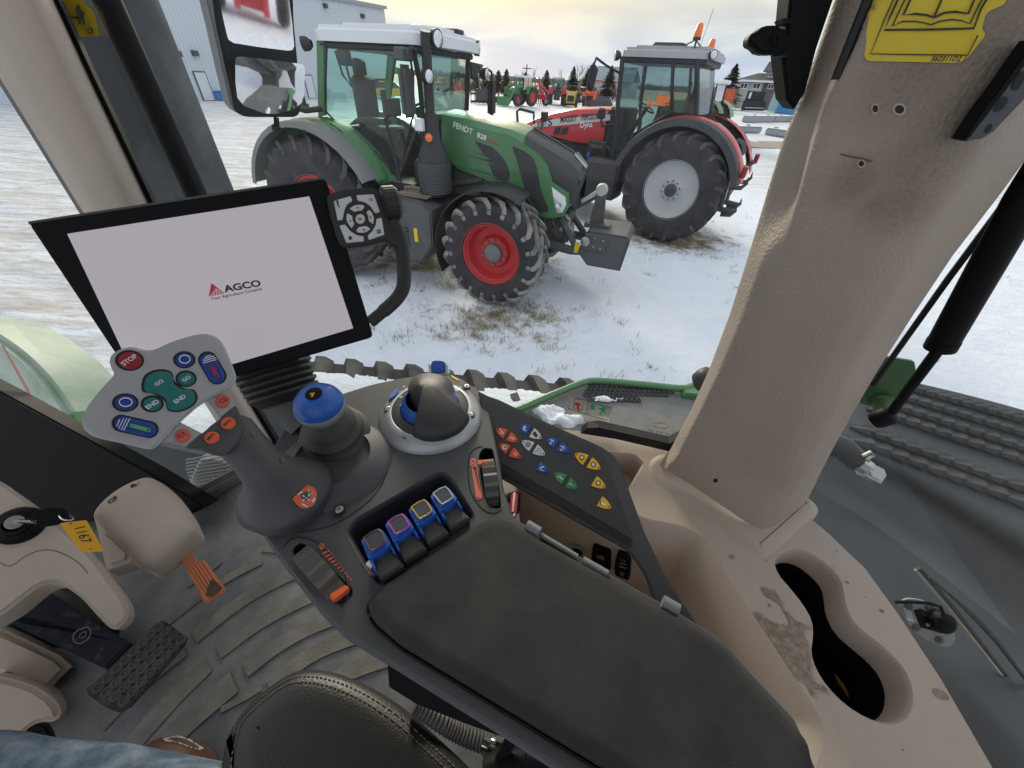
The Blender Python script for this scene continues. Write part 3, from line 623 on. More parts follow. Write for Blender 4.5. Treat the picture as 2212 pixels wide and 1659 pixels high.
mb = MB(); mb.box(1.2, 4.2, -.3, .3, .75, 1.7, bev=.05); mb.box(-.5, 1.3, -.4, .4, .7, 1.6, bev=.06); mb.box(3.4, 4.3, -.3, .3, .8, 1.3, bev=.04)
mb.lathe([(.17, -.75), (.24, 0), (.17, .75)], (0, 0, 1.09), (0, 1, 0), 14); mb.lathe([(.11, -.75), (.16, 0), (.11, .75)], (3.0, 0, .8), (0, 1, 0), 12)
mb.box(1.3, 2.2, .45, 1.05, .6, 1.45, bev=.08); mb.box(1.3, 2.2, -1.05, -.45, .6, 1.45, bev=.08); mb.box(1.9, 2.4, .3, .55, 1.45, 1.75, bev=.03)
random.seed(5)
for k in range(10): x = random.uniform(1.7, 2.2); mb.tube([(x, .55, 1.45), (x + .05, .62, 1.6), (x + .2, .5, 1.68)], .03, 5)
mb.to('chassis', mat('black engine', (.03, .031, .034), .55, var=.6, vscale=6, col2=(.07, .07, .07)), rt, world=False, smooth=30)
mb = MB(); mb.lathe([(.045, 0), (.045, .09), (.03, .11), (0, .11)], RL(1271, 340, .62), (0, 0, 1), 12); mb.to('filler_cap', mat('blue cap', (.03, .1, .55), .5), rt, world=False, smooth=40)
for s_ in (-1, 1):
    fender(rt, .05, 1.02, 1.38, 18, 165, s_ * .98, s_ * 1.36, 'fender_lip', mat('black fender plastic', (.045, .047, .05), .6, var=.5, vscale=4, col2=(.09, .09, .09)), drop=.14)
    fender(rt, .05, 1.02, 1.405, 45, 165, s_ * .62, s_ * 1.04, 'fender', RED, drop=.03)
    mb = MB(); mb.prism([(1.4, s_ * .74, 1.5), (1.2, s_ * .74, 2.0), (.6, s_ * .74, 2.44), (-.3, s_ * .74, 2.44), (-1.0, s_ * .74, 1.9), (-1.0, s_ * .74, 1.2), (1.4, s_ * .74, 1.0)], (0, -s_ * .04, 0), .01); mb.to('fender_side', BLK, rt, world=False)
mb = MB(); rp = cround([(.02, -.86), (1.8, -.9), (1.95, 0), (1.8, .9), (.02, .86)], .12, 3)
mb.prism([(x, y, 3.44) for x, y in rp], (0, 0, -.15), .05, 3); mb.prism([(x * .85 + .1, y * .8, 3.48) for x, y in rp], (0, 0, -.05), .03); rf = mb.to('roof', GRYROOF, rt, world=False, smooth=40)
mb = MB(); mb.prism([(x * .36 + .75, y * .3, 3.56) for x, y in rp], (0, 0, -.1), .03); mb.tube([(.75, .2, 3.52), (.55, .24, 3.6), (.42, .2, 3.5)], .014, 5); mb.to('receiver', GRYP, rf, world=False, smooth=40)
def beacon(root, c, k=1):
    mb = MB(); mb.tube([(c[0], c[1], c[2] - .25), (c[0], c[1], c[2])], .018, 6); mb.lathe([(.07 * k, 0), (.07 * k, .04 * k)], c, (0, 0, 1), 14); a = mb.to('beacon_stand', BLK, root, world=False, smooth=40)
    mb = MB(); mb.lathe([(.062 * k, .04 * k), (.065 * k, .07 * k), (.055 * k, .2 * k), (.04 * k, .225 * k), (0, .23 * k)], c, (0, 0, 1), 16, cap=False); mb.to('beacon', ORG, a, world=False, smooth=50)
beacon(rt, (.42, .75, 3.56), 1.05); beacon(rt, (.42, -.8, 3.46), 1.05)
mb = MB(); mb.tube([(.36, .6, 3.4), (.30, .6, 4.0)], .004, 4); mb.to('antenna', BLK, rt, world=False)
mb = MB(); mb.box(.1, 1.85, -.84, .84, 3.2, 3.3, bev=.02)
for s_ in (-1, 1):
    y = s_ * .82
    mb.tube([(1.80, y, 3.25), (1.72, y, 2.5), (1.62, y, 2.1), (1.6, y, 1.5)], .05, 7); mb.tube([(.30, y, 3.3), (.12, y, 2.8), (.0, y, 2.42)], .05, 7); mb.tube([(.74, y, 3.25), (.62, y, 2.8), (.5, y, 2.45)], .035, 6)
    mb.tube([(1.6, y, 1.5), (1.35, y, 1.6), (1.2, y, 2.0), (.5, y, 2.45)], .025, 6)
mb.to('cab_frame', BLK, rt, world=False, smooth=40)
TG2 = glassmat('grey tractor glass', (.46, .58, .58), 1, .08, (.5, .55, .58))
for s_ in (-1, 1):
    pane(rt, [(.74, s_ * .82, 3.22), (1.78, s_ * .82, 3.22), (1.68, s_ * .82, 2.3), (1.58, s_ * .82, 1.6), (1.3, s_ * .82, 1.7), (1.1, s_ * .82, 2.1), (.5, s_ * .82, 2.45)], mt=TG2); pane(rt, [(.3, s_ * .82, 3.25), (.7, s_ * .82, 3.22), (.48, s_ * .82, 2.46), (0, s_ * .82, 2.44)], mt=TG2)
pane(rt, [(1.82, -.8, 3.25), (1.82, .8, 3.25), (1.72, .7, 2.4), (1.72, -.7, 2.4)], 'windscreen', TG2); pane(rt, [(.2, -.8, 3.25), (.2, .8, 3.25), (0, .8, 2.42), (0, -.8, 2.42)], 'rear_window', TG2)
mb = MB(); mb.box(0, 1.6, -.78, .78, 1.5, 1.6); mb.box(1.6, 2.05, -.45, .45, 1.5, 2.42, bev=.05); mb.to('cab_floor', BLK, rt, world=False)
seatpart(rt, .6, 2.0); steering(rt, 1.3, 2.45)
rlamp(rt, (1.93, .88, 3.3), .085, (.8, .6, 0)); rlamp(rt, (.02, .84, 3.36), .075, (-.6, .8, 0))
mb = MB(); mb.tube([(1.78, .85, 3.02), (1.95, 1.25, 3.12), (2.05, 1.62, 3.22), (2.05, 1.68, 3.14)], .022, 6); ma = mb.to('mirror_arm', BLK, rt, world=False, smooth=40)
mb = MB(); mb.box(-.05, .05, -.14, .14, -.42, 0, M=Matrix.Translation((2.06, 1.62, 3.12)) @ Matrix.Rotation(.25, 4, 'X'), bev=.04, seg=2); mb.to('mirror', BLK, ma, world=False, smooth=40)
mb = MB(); mb.tube([(.6, .8, 2.55), (.62, 1.1, 2.56), (.85, 1.12, 2.56)], .025, 6); mb.lathe([(.055, 0), (.05, .03), (0, .04)], (.93, 1.12, 2.56), (.3, 1, 0), 14, cap=False); mb.box(.55, .8, 1.1, 1.125, 2.6, 2.7)
mb.to('marker_lamp', ORG, rt, world=False, smooth=40)
mb = MB(); mb.tube([(1.75, .8, 2.1), (1.9, 1.1, 2.1), (1.95, 1.12, 2.3)], .03, 6); mb.box(1.86, 2.02, 1.08, 1.2, 2.22, 2.42, bev=.03); mb.to('indicator_arm', BLK, rt, world=False)
# rear lift
mb = MB()
for s_ in (-1, 1):
    y = s_ * .42; mb.tube([(-.5, y, .9), (-1.0, y, .75), (-1.35, y, .72)], .06, 6); mb.tube([(-.75, y, 1.6), (-.98, y * 1.05, 1.5), (-1.05, y * 1.05, .8)], .05, 8); mb.tube([(-.4, y, 1.85), (-.8, y, 1.78), (-1.0, y, 1.62)], .07, 7)
    for z in (1.28, .72): mb.tube([(-1.1, y, z - .08), (-1.3, y, z - .06), (-1.38, y, z + .04), (-1.36, y, z + .16)], [.05, .045, .03, .008], 6)
mb.tube([(-.6, 0, 1.5), (-1.2, 0, 1.55), (-1.32, 0, 1.68)], .05, 7); mb.box(-.72, -.55, -.35, .35, 1.35, 1.9, bev=.03)
for k in range(8): y = -.3 + .09 * k; mb.tube([(-.7, y, 1.85), (-.85, y, 2.05), (-1.0, y + .02, 1.98), (-1.08, y, 1.8)], .014, 5)
mb.to('rear_linkage', CAST, rt, world=False, smooth=40)
mb = MB()
for s_ in (-1, 1): mb.tube([(-1.03, s_ * .44, 1.35), (-1.06, s_ * .44, .95)], .03, 8)
mb.to('lift_rod', STEEL, rt, world=False, smooth=40)
for s_ in (-1, 1): mb = MB(); mb.box(-1.34, -1.24, s_ * 1.2 - .1, s_ * 1.2 + .1, 1.52, 1.72, bev=.02); mb.to('tail_light', mat('dark red lens', (.25, .01, .01), .25), rt, world=False)
# ------------------------------------------------------------------ far yard
def GP(px, py): return ZP(px, py, 0)
def HT(base, px, py):
    v = ray(px, py); return CH + v.z * math.hypot(base.x, base.y) / math.hypot(v.x, v.y)
def yaw_to(base, extra=0): return math.atan2(base.y, base.x) + extra
# big metal shed
WL, WR = GP(10, 226), GP(853, 209); dW = (WR - WL).normalized(); WL = WL - dW * 14; nW = Vector((-dW.y, dW.x, 0)); nW = nW if nW.dot(-WL) > 0 else -nW
PW = (WR, nW)
c1 = PL(853, 20, PW); c0 = PL(715, 0, PW); Lw = (WR - WL).length; sl_ = (c0.z - c1.z) / ((c0 - c1).to_2d().length)
bd = empty('metal_shed', WR, 0, 'huge white corrugated metal shed behind the green tractor', 'shed')
rib = .32; nr = int(Lw / rib); P = []
for k in range(nr):
    x = k * rib
    for dx, dn in ((0, 0), (.19, 0), (.215, .045), (.285, .045), (.31, 0)): P.append((x + dx, dn))
ridge = 11.0
def wz(x): return c1.z + sl_ * min(x, ridge * 3)
lo = [WR - dW * x + nW * dn for x, dn in P]; hi = [p + ZZ * wz(x) for p, (x, dn) in zip(lo, P)]; lo = [p - ZZ * .1 for p in lo]
WALLM = mat('painted metal siding', (.56, .62, .68), .45, var=.3, vscale=.6, col2=(.50, .555, .61))
mb = MB(); mb.loft([lo, hi], closed=False); mb.to('wall', WALLM, bd)
mb = MB(); e = -nW * 40; p0, p1 = WR, WR + e; mb.raw([p0 - ZZ * .1, p1 - ZZ * .1, p1 + ZZ * c1.z, p0 + ZZ * c1.z], [(0, 1, 2, 3)]); mb.to('wall', WALLM, bd)
mb = MB(); a = WR + dW * .25 + nW * .25; t0 = a + ZZ * (c1.z + .06); t1 = WR - dW * Lw + nW * .25 + ZZ * (wz(Lw) + .1); mb.raw([t0, t1, t1 + e, t0 + e, t0 - ZZ * .3, t1 - ZZ * .3], [(0, 1, 2, 3), (0, 4, 5, 1)]); mb.to('roof', mat('grey trim', (.3, .32, .34), .5), bd)
DTR = mat('dark trim', (.07, .075, .08), .6); DOORM = mat('white door', (.62, .66, .7), .5)
for (a, b_, c_, d_) in (((417, 156), (440, 156), (458, 218), (436, 219)), ((655, 163), (671, 164), (676, 210), (664, 211))):
    q = [PL(*p, PW) for p in (a, b_)]; x0 = (WR - q[0]).dot(dW); x1 = (WR - q[1]).dot(dW); zt = q[0].z
    def WP(x, z, o): return WR - dW * x + nW * o + ZZ * z
    mb = MB(); mb.prism([WP(x0 + .08, 0, .09), WP(x0 + .08, zt + .08, .09), WP(x1 - .08, zt + .08, .09), WP(x1 - .08, 0, .09)], -nW * .04); dr = mb.to('door_frame', DTR, bd)
    mb = MB(); mb.prism([WP(x0, .03, .12), WP(x0, zt, .12), WP(x1, zt, .12), WP(x1, .03, .12)], -nW * .02); dd = mb.to('door', DOORM, dr)
for px, py in ((381, 115), (418, 114), (588, 23), (781, 34), (598, 128), (700, 12)):
    q = PL(px, py, PW); mb = MB(); x = (WR - q).dot(dW); mb.prism([WR - dW * (x + .2) + nW * .35 + ZZ * (q.z + .15), WR - dW * (x - .2) + nW * .35 + ZZ * (q.z + .15), WR - dW * (x - .2) + nW * .35 + ZZ * (q.z - .2), WR - dW * (x + .2) + nW * .35 + ZZ * (q.z - .2)], -nW * .35); mb.to('wall_lamp', DTR, bd)
q = PL(762, 182, PW); q1 = PL(835, 184, PW); xa, xb = (WR - q).dot(dW), (WR - q1).dot(dW); mb = MB(); mb.prism([WP(xa, q.z + .6, .1), WP(xb, q.z + .6, .1), WP(xb, q.z - .6, .1), WP(xa, q.z - .6, .1)], -nW * .03); mb.to('window', mat('dark window', (.05, .08, .1), .15), bd)
def bin_(px, py, py_t, wpx, col, label, cat='bin', nm='drum'):
    b_ = GP(px, py); h = HT(b_, px, py_t); wd = (GP(px + wpx / 2, py) - GP(px - wpx / 2, py)).length; r = empty(nm, b_, yaw_to(b_), label, cat)
    mb = MB(); mb.box(-wd / 2, wd / 2, -wd / 2, wd / 2, 0, h * .9, bev=.06); mb.to('body', col, r, world=False); mb = MB(); mb.box(-wd / 2 - .05, wd / 2 + .05, -wd / 2 - .05, wd / 2 + .05, h * .9, h, bev=.05); mb.to('lid', col, r, world=False)
bin_(478, 217, 196, 15, mat('blue plastic', (.04, .2, .5), .5), 'bright blue bin beside the shed door', nm='bin'); bin_(491, 219, 198, 9, BLK, 'black bin right of the bright blue one', nm='bin')
bin_(672, 207, 184, 32, mat('navy paint', (.02, .04, .14), .5), 'navy skip at the shed wall behind the green tractor', 'skip', 'skip'); bin_(658, 236, 224, 22, DGRN, 'low green crate behind the green tractor mudguard', 'crate', 'crate')
# ---------- small machines in the far row
def small_tractor(bpx, bpy, yaw, k, body, rimm, label, loader=None, roof=None, grp=None):
    b_ = GP(bpx, bpy); t = empty('tractor', b_, yaw, label, 'tractor', grp); s = k
    for sd_ in (-1, 1):
        wheel(t, 0, sd_ * .85 * s, .9 * s, .55 * s, .48 * s, sd_, rimm, .12, 14, .13, det=False); wheel(t, 2.5 * s, sd_ * .8 * s, .62 * s, .42 * s, .33 * s, sd_, rimm, .1, 12, .1, det=False)
        fender(t, 0, .9 * s, 1.02 * s, 15, 165, sd_ * .5 * s, sd_ * 1.12 * s, 'fender', body, n=8)
    mb = MB(); mb.loft([sect(1.4 * s, .36 * s, 1.75 * s, 1.85 * s, 1.0 * s), sect(2.6 * s, .34 * s, 1.62 * s, 1.75 * s, 1.0 * s), sect(3.2 * s, .28 * s, 1.35 * s, 1.5 * s, 1.0 * s)], closed=False, cap=False); mb.raw([(3.2 * s, -.28 * s, 1.4 * s), (3.2 * s, .28 * s, 1.4 * s), (3.2 * s, .28 * s, .9 * s), (3.2 * s, -.28 * s, .9 * s)], [(0, 1, 2, 3)]); mb.to('hood', body, t, world=False)
    mb = MB(); mb.box(-.4 * s, 3.1 * s, -.3 * s, .3 * s, .5 * s, 1.2 * s); mb.tube([(-.3 * s, -.35 * s, .8 * s), (-.9 * s, -.4 * s, .55 * s)], .06, 5); mb.tube([(-.3 * s, .35 * s, .8 * s), (-.9 * s, .4 * s, .55 * s)], .06, 5); mb.box(-.5 * s, -.35 * s, -.4 * s, .4 * s, .6 * s, 1.6 * s); mb.to('chassis', CAST, t, world=False)
    mb = MB()
    for y in (-.7, .7):
        mb.tube([(1.45 * s, y * s, 1.2 * s), (1.35 * s, y * s, 2.6 * s)], .05, 5); mb.tube([(-.25 * s, y * s, 1.6 * s), (-.1 * s, y * s, 2.6 * s)], .05, 5); mb.tube([(.6 * s, y * s, 1.5 * s), (.6 * s, y * s, 2.6 * s)], .03, 5)
    mb.box(-.2 * s, 1.4 * s, -.7 * s, .7 * s, 1.2 * s, 1.55 * s); mb.to('cab_frame', BLK, t, world=False)
    mb = MB(); mb.box(-.3 * s, 1.55 * s, -.8 * s, .8 * s, 2.6 * s, 2.8 * s, bev=.06); mb.to('roof', roof or GRYROOF, t, world=False)
    for y in (-.7, .7): pane(t, [(1.42 * s, y * s, 1.5 * s), (1.36 * s, y * s, 2.6 * s), (-.1 * s, y * s, 2.6 * s), (-.22 * s, y * s, 1.6 * s)])
    pane(t, [(-.22 * s, -.7 * s, 1.6 * s), (-.22 * s, .7 * s, 1.6 * s), (-.1 * s, .7 * s, 2.6 * s), (-.1 * s, -.7 * s, 2.6 * s)], 'rear_window'); pane(t, [(1.43 * s, -.7 * s, 1.5 * s), (1.43 * s, .7 * s, 1.5 * s), (1.36 * s, .7 * s, 2.6 * s), (1.36 * s, -.7 * s, 2.6 * s)], 'windscreen')
    seatpart(t, .5 * s, 1.4 * s)
    if loader:
        mb = MB()
        for y in (-.55, .55): mb.prism([(1.5 * s, y * s, 1.95 * s), (2.7 * s, y * s, 1.95 * s), (4.0 * s, y * s, .35 * s), (3.75 * s, y * s, .2 * s), (2.55 * s, y * s, 1.7 * s), (1.5 * s, y * s, 1.7 * s)], (0, .1 * s, 0), .01)
        mb.tube([(2.9 * s, -.55 * s, 1.5 * s), (2.9 * s, .55 * s, 1.5 * s)], .05, 6); mb.to('loader_arm', loader, t, world=False)
        mb = MB(); mb.prism([(4.0 * s, -.8 * s, .9 * s), (4.05 * s, -.8 * s, 0.05), (4.5 * s, -.8 * s, 0.05), (4.2 * s, -.8 * s, .2 * s), (4.15 * s, -.8 * s, .9 * s)], (0, 1.6 * s, 0)); mb.to('bucket', loader, t, world=False)
    return t
small_tractor(1135, 229, -2.25, 1.10, GRN, RIMR, 'distant green tractor with front loader and red rims, beyond the hood', loader=GRN, roof=WHT)
small_tractor(1201, 227, 1.5, 1.12, mat('crimson paint', (.35, .015, .06), .4, var=.3), RIMG, 'distant crimson tractor seen from its back, beside the yellow loader')
small_tractor(1263, 222, 1.9, .78, TRED, RIMG, 'small orange tractor half hidden behind the yellow and orange loaders', roof=TRED)
# reddish folding implement
b_ = GP(1163, 228); t = empty('plough', b_, -.4, 'folded red implement on the snow right of the distant green tractor', 'implement')
mb = MB(); mb.tube([(-.2, -.6, 2.9), (.3, 0, 1.6), (1.0, .3, .9)], .14, 6); mb.tube([(.1, 0, 2.4), (1.3, .3, 1.3)], .1, 6); mb.box(-.5, .9, -.4, .4, .7, 1.3, bev=.03); mb.to('frame', RED, t, world=False)
wheel(t, .9, .45, .55, .3, .28, 1, RIMG, .08, 10, .08, det=False); mb = MB(); [mb.tube([(-.3 + k * .3, -.3, .8), (-.2 + k * .3, -.3, .3), (.0 + k * .3, -.3, .02)], .05, 5) for k in range(5)]; mb.to('tine', BLK, t, world=False)
# grapple, green roller
b_ = GP(1043, 224); t = empty('grapple', b_, .2, 'black round bale grapple lying left of the far row', 'grapple')
mb = MB()
for k in range(7):
    x = -1.5 + k * .5; mb.tube([(x, .4, 0.1), (x, .5, 1.1), (x, .2, 1.75), (x, -.5, 1.9), (x, -.9, 1.3)], [.06, .06, .06, .05, .02], 5); mb.tube([(x, .4, .1), (x, -.4, .06), (x, -1.0, .1)], [.06, .05, .02], 5)
mb.box(-1.6, 1.6, .35, .5, .9, 1.1); mb.box(-1.6, 1.6, .35, .5, .05, .3); mb.to('frame', BLK, t, world=False); mb = MB(); mb.box(-.9, .9, .3, .6, .3, 1.5); mb.to('back_plate', CAST, t, world=False)
b_ = GP(1078, 222); t = empty('mower', b_, .3, 'low dark green mower deck between grapple and distant green tractor', 'mower')
mb = MB(); mb.box(-1.0, 1.0, -.5, .5, .35, .75, bev=.08); mb.tube([(0, 0, .7), (0, .5, 1.0)], .07, 6); mb.to('deck', DGRN, t, world=False); mb = MB(); mb.lathe([(.2, -.9), (.2, .9)], (0, -.45, .2), (1, 0, 0), 12); mb.to('roller', BLK, t, world=False)
# skid steers
def skid(bpx, bpy, yaw, s, body, label, txt=None, cabm=None):
    b_ = GP(bpx, bpy); t = empty('skid_steer', b_, yaw, label, 'loader')
    for sd_ in (-1, 1):
        for x in (.0, 1.15): wheel(t, x * s, sd_ * .75 * s, .42 * s, .28 * s, .22 * s, sd_, WHT if body is YLWP else RIMG, .06, 10, .06, det=False)
    mb = MB(); mb.prism([(-.55 * s, -.55 * s, .35 * s), (-.6 * s, -.55 * s, 1.45 * s), (.1 * s, -.55 * s, 1.6 * s), (1.6 * s, -.55 * s, .9 * s), (1.65 * s, -.55 * s, .35 * s)], (0, 1.1 * s, 0), .03, both=True); mb.to('body', body, t, world=False)
    mb = MB(); mb.box(-.64 * s, -.58 * s, -.42 * s, .42 * s, .55 * s, 1.15 * s); mb.box(.1 * s, 1.2 * s, -.45 * s, .45 * s, 1.2 * s, 1.4 * s); mb.to('radiator_grille', BLK, t, world=False)
    mb = MB()
    for y in (-.47, .47):
        for x in (.05, 1.2): mb.tube([(x * s, y * s, 1.2 * s), (x * s, y * s, 2.0 * s)], .045, 5)
    mb.to('cab_frame', BLK, t, world=False); mb = MB(); mb.box(0, 1.3 * s, -.52 * s, .52 * s, 2.0 * s, 2.1 * s, bev=.03); mb.to('roof', cabm or BLK, t, world=False)
    pane(t, [(.02 * s, -.46 * s, 1.3 * s), (.02 * s, .46 * s, 1.3 * s), (.02 * s, .46 * s, 2 * s), (.02 * s, -.46 * s, 2 * s)], 'rear_window')
    mb = MB()
    for y in (-.66, .58): mb.prism([(-.6 * s, y * s, 1.55 * s), (.6 * s, y * s, 1.7 * s), (2.0 * s, y * s, .6 * s), (1.9 * s, y * s, .45 * s), (.5 * s, y * s, 1.5 * s), (-.6 * s, y * s, 1.35 * s)], (0, .08 * s, 0))
    mb.to('lift_arm', body, t, world=False); mb = MB(); mb.prism([(1.9 * s, -.8 * s, .6 * s), (1.95 * s, -.8 * s, .05), (2.5 * s, -.8 * s, .05), (2.1 * s, -.8 * s, .6 * s)], (0, 1.6 * s, 0)); mb.to('bucket', CAST, t, world=False)
    mb = MB(); mb.box(-.645 * s, -.635 * s, -.28 * s, .28 * s, 1.2 * s, 1.4 * s); mb.to('name_plate', WHT if txt else body, t, world=False)
    if txt: text3('lettering', txt, (-.66 * s, .24 * s, 1.23 * s), (-.66 * s, -.24 * s, 1.23 * s), (-1, 0, 0), BTXT, t, world=False, off=.004)
    mb = MB(); mb.box(-.63 * s, -.6 * s, -.5 * s, .5 * s, .3 * s, .42 * s); mb.to('bumper', CAST, t, world=False)
skid(1231, 231, 1.45, 1.12, YLWP, 'yellow compact loader seen from behind in the far row', 'JCB'); skid(1272, 231, 1.3, 1.14, TRED, 'orange compact machine with cab right of the yellow loader', None, TRED)
# cars
def car(bpx, bpy, yaw, k, body, label, snowroof=True):
    b_ = GP(bpx, bpy); t = empty('parked_car', b_, yaw, label, 'car'); mb = MB()
    for y, z, w_ in ((0, 0, 0),):
        pr = [(-2.2, .35), (-2.25, .9), (-1.9, 1.05), (1.0, 1.1), (2.1, .9), (2.25, .6), (2.2, .35)]; mb.prism([(x * k, -.9 * k, z_ * k) for x, z_ in pr], (0, 1.8 * k, 0), .08, both=True)
    mb.to('body', body, t, world=False, smooth=40)
    mb = MB(); mb.prism([(-2.05 * k, -.78 * k, 1.02 * k), (-1.7 * k, -.78 * k, 1.62 * k), (.2 * k, -.78 * k, 1.64 * k), (.95 * k, -.78 * k, 1.05 * k)], (0, 1.56 * k, 0), .06, both=True); mb.to('glasshouse', mat('dark window', (.05, .08, .1), .15), t, world=False, smooth=40)
    mb = MB(); mb.box(-1.75 * k, .25 * k, -.76 * k, .76 * k, 1.6 * k, 1.7 * k, bev=.04); mb.to('roof', WHT if snowroof else body, t, world=False)
    for x in (-1.4, 1.4):
        for s_ in (-1, 1): mb = MB(); mb.lathe([(.2, 0), (.35 * k, .01), (.36 * k, .1), (.35 * k, .2)], (x * k, s_ * .92 * k - s_ * .2, .36 * k), (0, s_, 0), 16); mb.to('wheel', BLK, t, world=False)
car(1308, 218, 1.2, 1.2, BLK, 'dark off-road car with snowy roof beyond the red hood'); car(1292, 236, 2.9, .85, mat('charcoal paint', (.03, .033, .037), .2, coat=.5), 'charcoal car close behind the red hood', False)
car(855, 214, .2, 1.0, YLWP, 'yellow vehicle seen through the green cab glass', False)
# grey shed far right of row
def house_box(r, x0, x1, y0, y1, z0, z1, mt, nm='wall'): mb = MB(); mb.box(x0, x1, y0, y1, z0, z1); return mb.to(nm, mt, r, world=False)
def at_dist(px, py, D): v = ray(px, py); k = D / math.hypot(v.x, v.y); return CAM + v * k
b_ = at_dist(1310, 190, 140); b_.z = 0; r = empty('farm_shed', b_, yaw_to(b_, -PI / 2) - .3, 'pale farm shed with grey roof and red eave beyond the cars', 'shed')
house_box(r, -6, 8, -4, 4, 0, 3.3, mat('pale siding', (.5, .52, .54), .7)); mb = MB(); mb.prism([(-6.5, -4.6, 3.3), (8.5, -4.6, 3.3), (8.0, 0, 6.4), (-3.5, 0, 6.4)], (0, .1, .1)); mb.prism([(-6.5, 4.6, 3.3), (8.5, 4.6, 3.3), (8, 0, 6.4), (-3.5, 0, 6.4)], (0, -.1, .1)); mb.raw([(-6.4, -4.4, 3.4), (-6.4, 4.4, 3.4), (-3.5, 0, 6.4)], [(0, 1, 2)]); mb.to('roof', mat('grey roof sheet', (.27, .31, .36), .6), r, world=False)
mb = MB(); mb.box(-6.6, 8.6, -4.72, -4.6, 3.2, 3.4); mb.to('eave_board', RED, r, world=False)
# house
b_ = at_dist(1592, 200, 120); b_.z = 0; rr_ = empty('house', b_, yaw_to(b_, -PI / 2) - .22, 'grey two storey house with dark roof on the far right', 'house'); Mh = ROOTM[rr_]; eyh = Mh.to_3x3() @ Vector((0, 1, 0))
def HL(px, py, y=0): return Mh.inverted() @ PL(px, py, (Mh.translation + eyh * y, eyh))
STU = mat('grey stucco', (.36, .37, .35), .8); ROOFM = mat('dark shingle', (.08, .08, .09), .8, var=.4, vscale=3); STN = mat('grey brown stone', (.15, .135, .12), .85, var=.6, vscale=2)
z0, z1 = HL(1640, 205).z, HL(1640, 176).z; xr = HL(1692, 178).x; xm = HL(1651, 178).x
house_box(rr_, 0, xm, 0, 9, -.5, z1, STU); house_box(rr_, xm, xr + 8, .4, 9, -.5, z1, STN)
za = HL(1640, 160, 4).z; zb = HL(1672, 135, 4).z; x1_ = HL(1652, 170).x
mb = MB(); mb.prism([(-.8, -.7, z1), (xr + 9, -.7, z1), (xr + 9, 5, za), (HL(1636, 160, 4).x, 5, za)], (0, .05, .2)); mb.raw([(-.8, -.7, z1 + .2), (-.8, 10, z1 + .2), (HL(1636, 160, 4).x, 5, za + .2)], [(0, 1, 2)]); mb.to('roof', ROOFM, rr_, world=False)
mb = MB(); mb.box(-.85, xr + 9, -.85, -.7, z1 - .15, z1 + .2); mb.to('gutter', WHT, rr_, world=False)
z2, z3 = HL(1670, 168, 1.5).z, HL(1670, 157, 1.5).z; xa = HL(1654, 160, 1.5).x; house_box(rr_, xa, xr + 8, 1.5, 9, z1, z3, STU)
mb = MB(); mb.prism([(xa - .6, 1.0, z3), (xr + 9, 1.0, z3), (xr + 9, 5.5, zb), (HL(1660, 136, 5).x, 5.5, zb)], (0, .05, .2)); mb.raw([(xa - .6, 1.0, z3 + .2), (xa - .6, 9.5, z3 + .2), (HL(1660, 136, 5).x, 5.5, zb + .2)], [(0, 1, 2)]); mb.box(HL(1664, 135, 5).x, HL(1669, 135, 5).x, 5, 6, zb - .5, zb + 1.0); mb.to('roof', ROOFM, rr_, world=False)
def win(px0, py0, px1, py1, y):
    a, c = HL(px0, py0, y), HL(px1, py1, y); x0, x1, zt, zb_ = a.x, c.x, a.z, c.z
    mb = MB(); mb.box(x0, x1, y - .06, y - .01, zb_, zt); f = mb.to('window', WHT, rr_, world=False)
    mb = MB(); m_ = (x0 + x1) / 2; mb.box(x0 + .12, m_ - .06, y - .08, y - .062, zb_ + .12, zt - .12); mb.box(m_ + .06, x1 - .12, y - .08, y - .062, zb_ + .12, zt - .12); mb.to('pane', mat('dark window', (.05, .08, .1), .15), f, world=False)
win(1602, 178.5, 1613, 192, 0); win(1629, 179, 1640, 193, 0); win(1661, 181, 1670, 193, .4); win(1679, 182, 1690, 196, .4); win(1662, 158.5, 1672, 167, 1.5)
# containers, attachment
def container(p_a, p_b, p_top, depth, mt, mt2, label):
    a, b_ = GP(*p_a), GP(*p_b); h = HT(a, *p_top); Lc = (b_ - a).length; yaw = math.atan2(b_.y - a.y, b_.x - a.x); r = empty('shipping_container', a, yaw, label, 'container'); mb = MB(); n = int(Lc / .3); P = []
    for k in range(n): x = k * Lc / n; P += [(x, 0), (x + .12, 0), (x + .16, .05), (x + .26, .05)]
    P.append((Lc, 0)); mb.loft([[Vector((x, y, .1)) for x, y in P], [Vector((x, y, h)) for x, y in P]], closed=False)
    mb.box(0, Lc, .06, depth, .05, h - .02); mb.to('body', mt, r, world=False)
    mb = MB(); mb.box(-.06, Lc + .06, -.07, .02, h - .12, h + .02); mb.box(-.06, Lc + .06, -.07, .02, 0, .14); mb.box(-.07, .05, -.08, .04, 0, h); mb.box(Lc - .05, Lc + .07, -.08, .04, 0, h); mb.box(Lc * .48, Lc * .52, -.06, .0, 0, h); mb.to('frame', mt2, r, world=False)
    mb = MB(); [mb.tube([(Lc * q, -.08, .2), (Lc * q, -.08, h - .2)], .03, 5) for q in (.15, .35, .65, .85)]; mb.to('lock_bar', mt2, r, world=False)
OC = mat('orange container', (.62, .13, .04), .6, var=.5, vscale=2, col2=(.45, .1, .04)); LB = mat('pale blue container', (.30, .48, .55), .6, var=.3); BC = mat('blue tarpaulin', (.06, .28, .60), .5, var=.6, vscale=2, col2=(.12, .4, .7))
container((1528, 239), (1575, 241), (1586, 192), 4, OC, mat('rusty orange', (.4, .09, .04), .7), 'orange shipping container behind the red tractor')
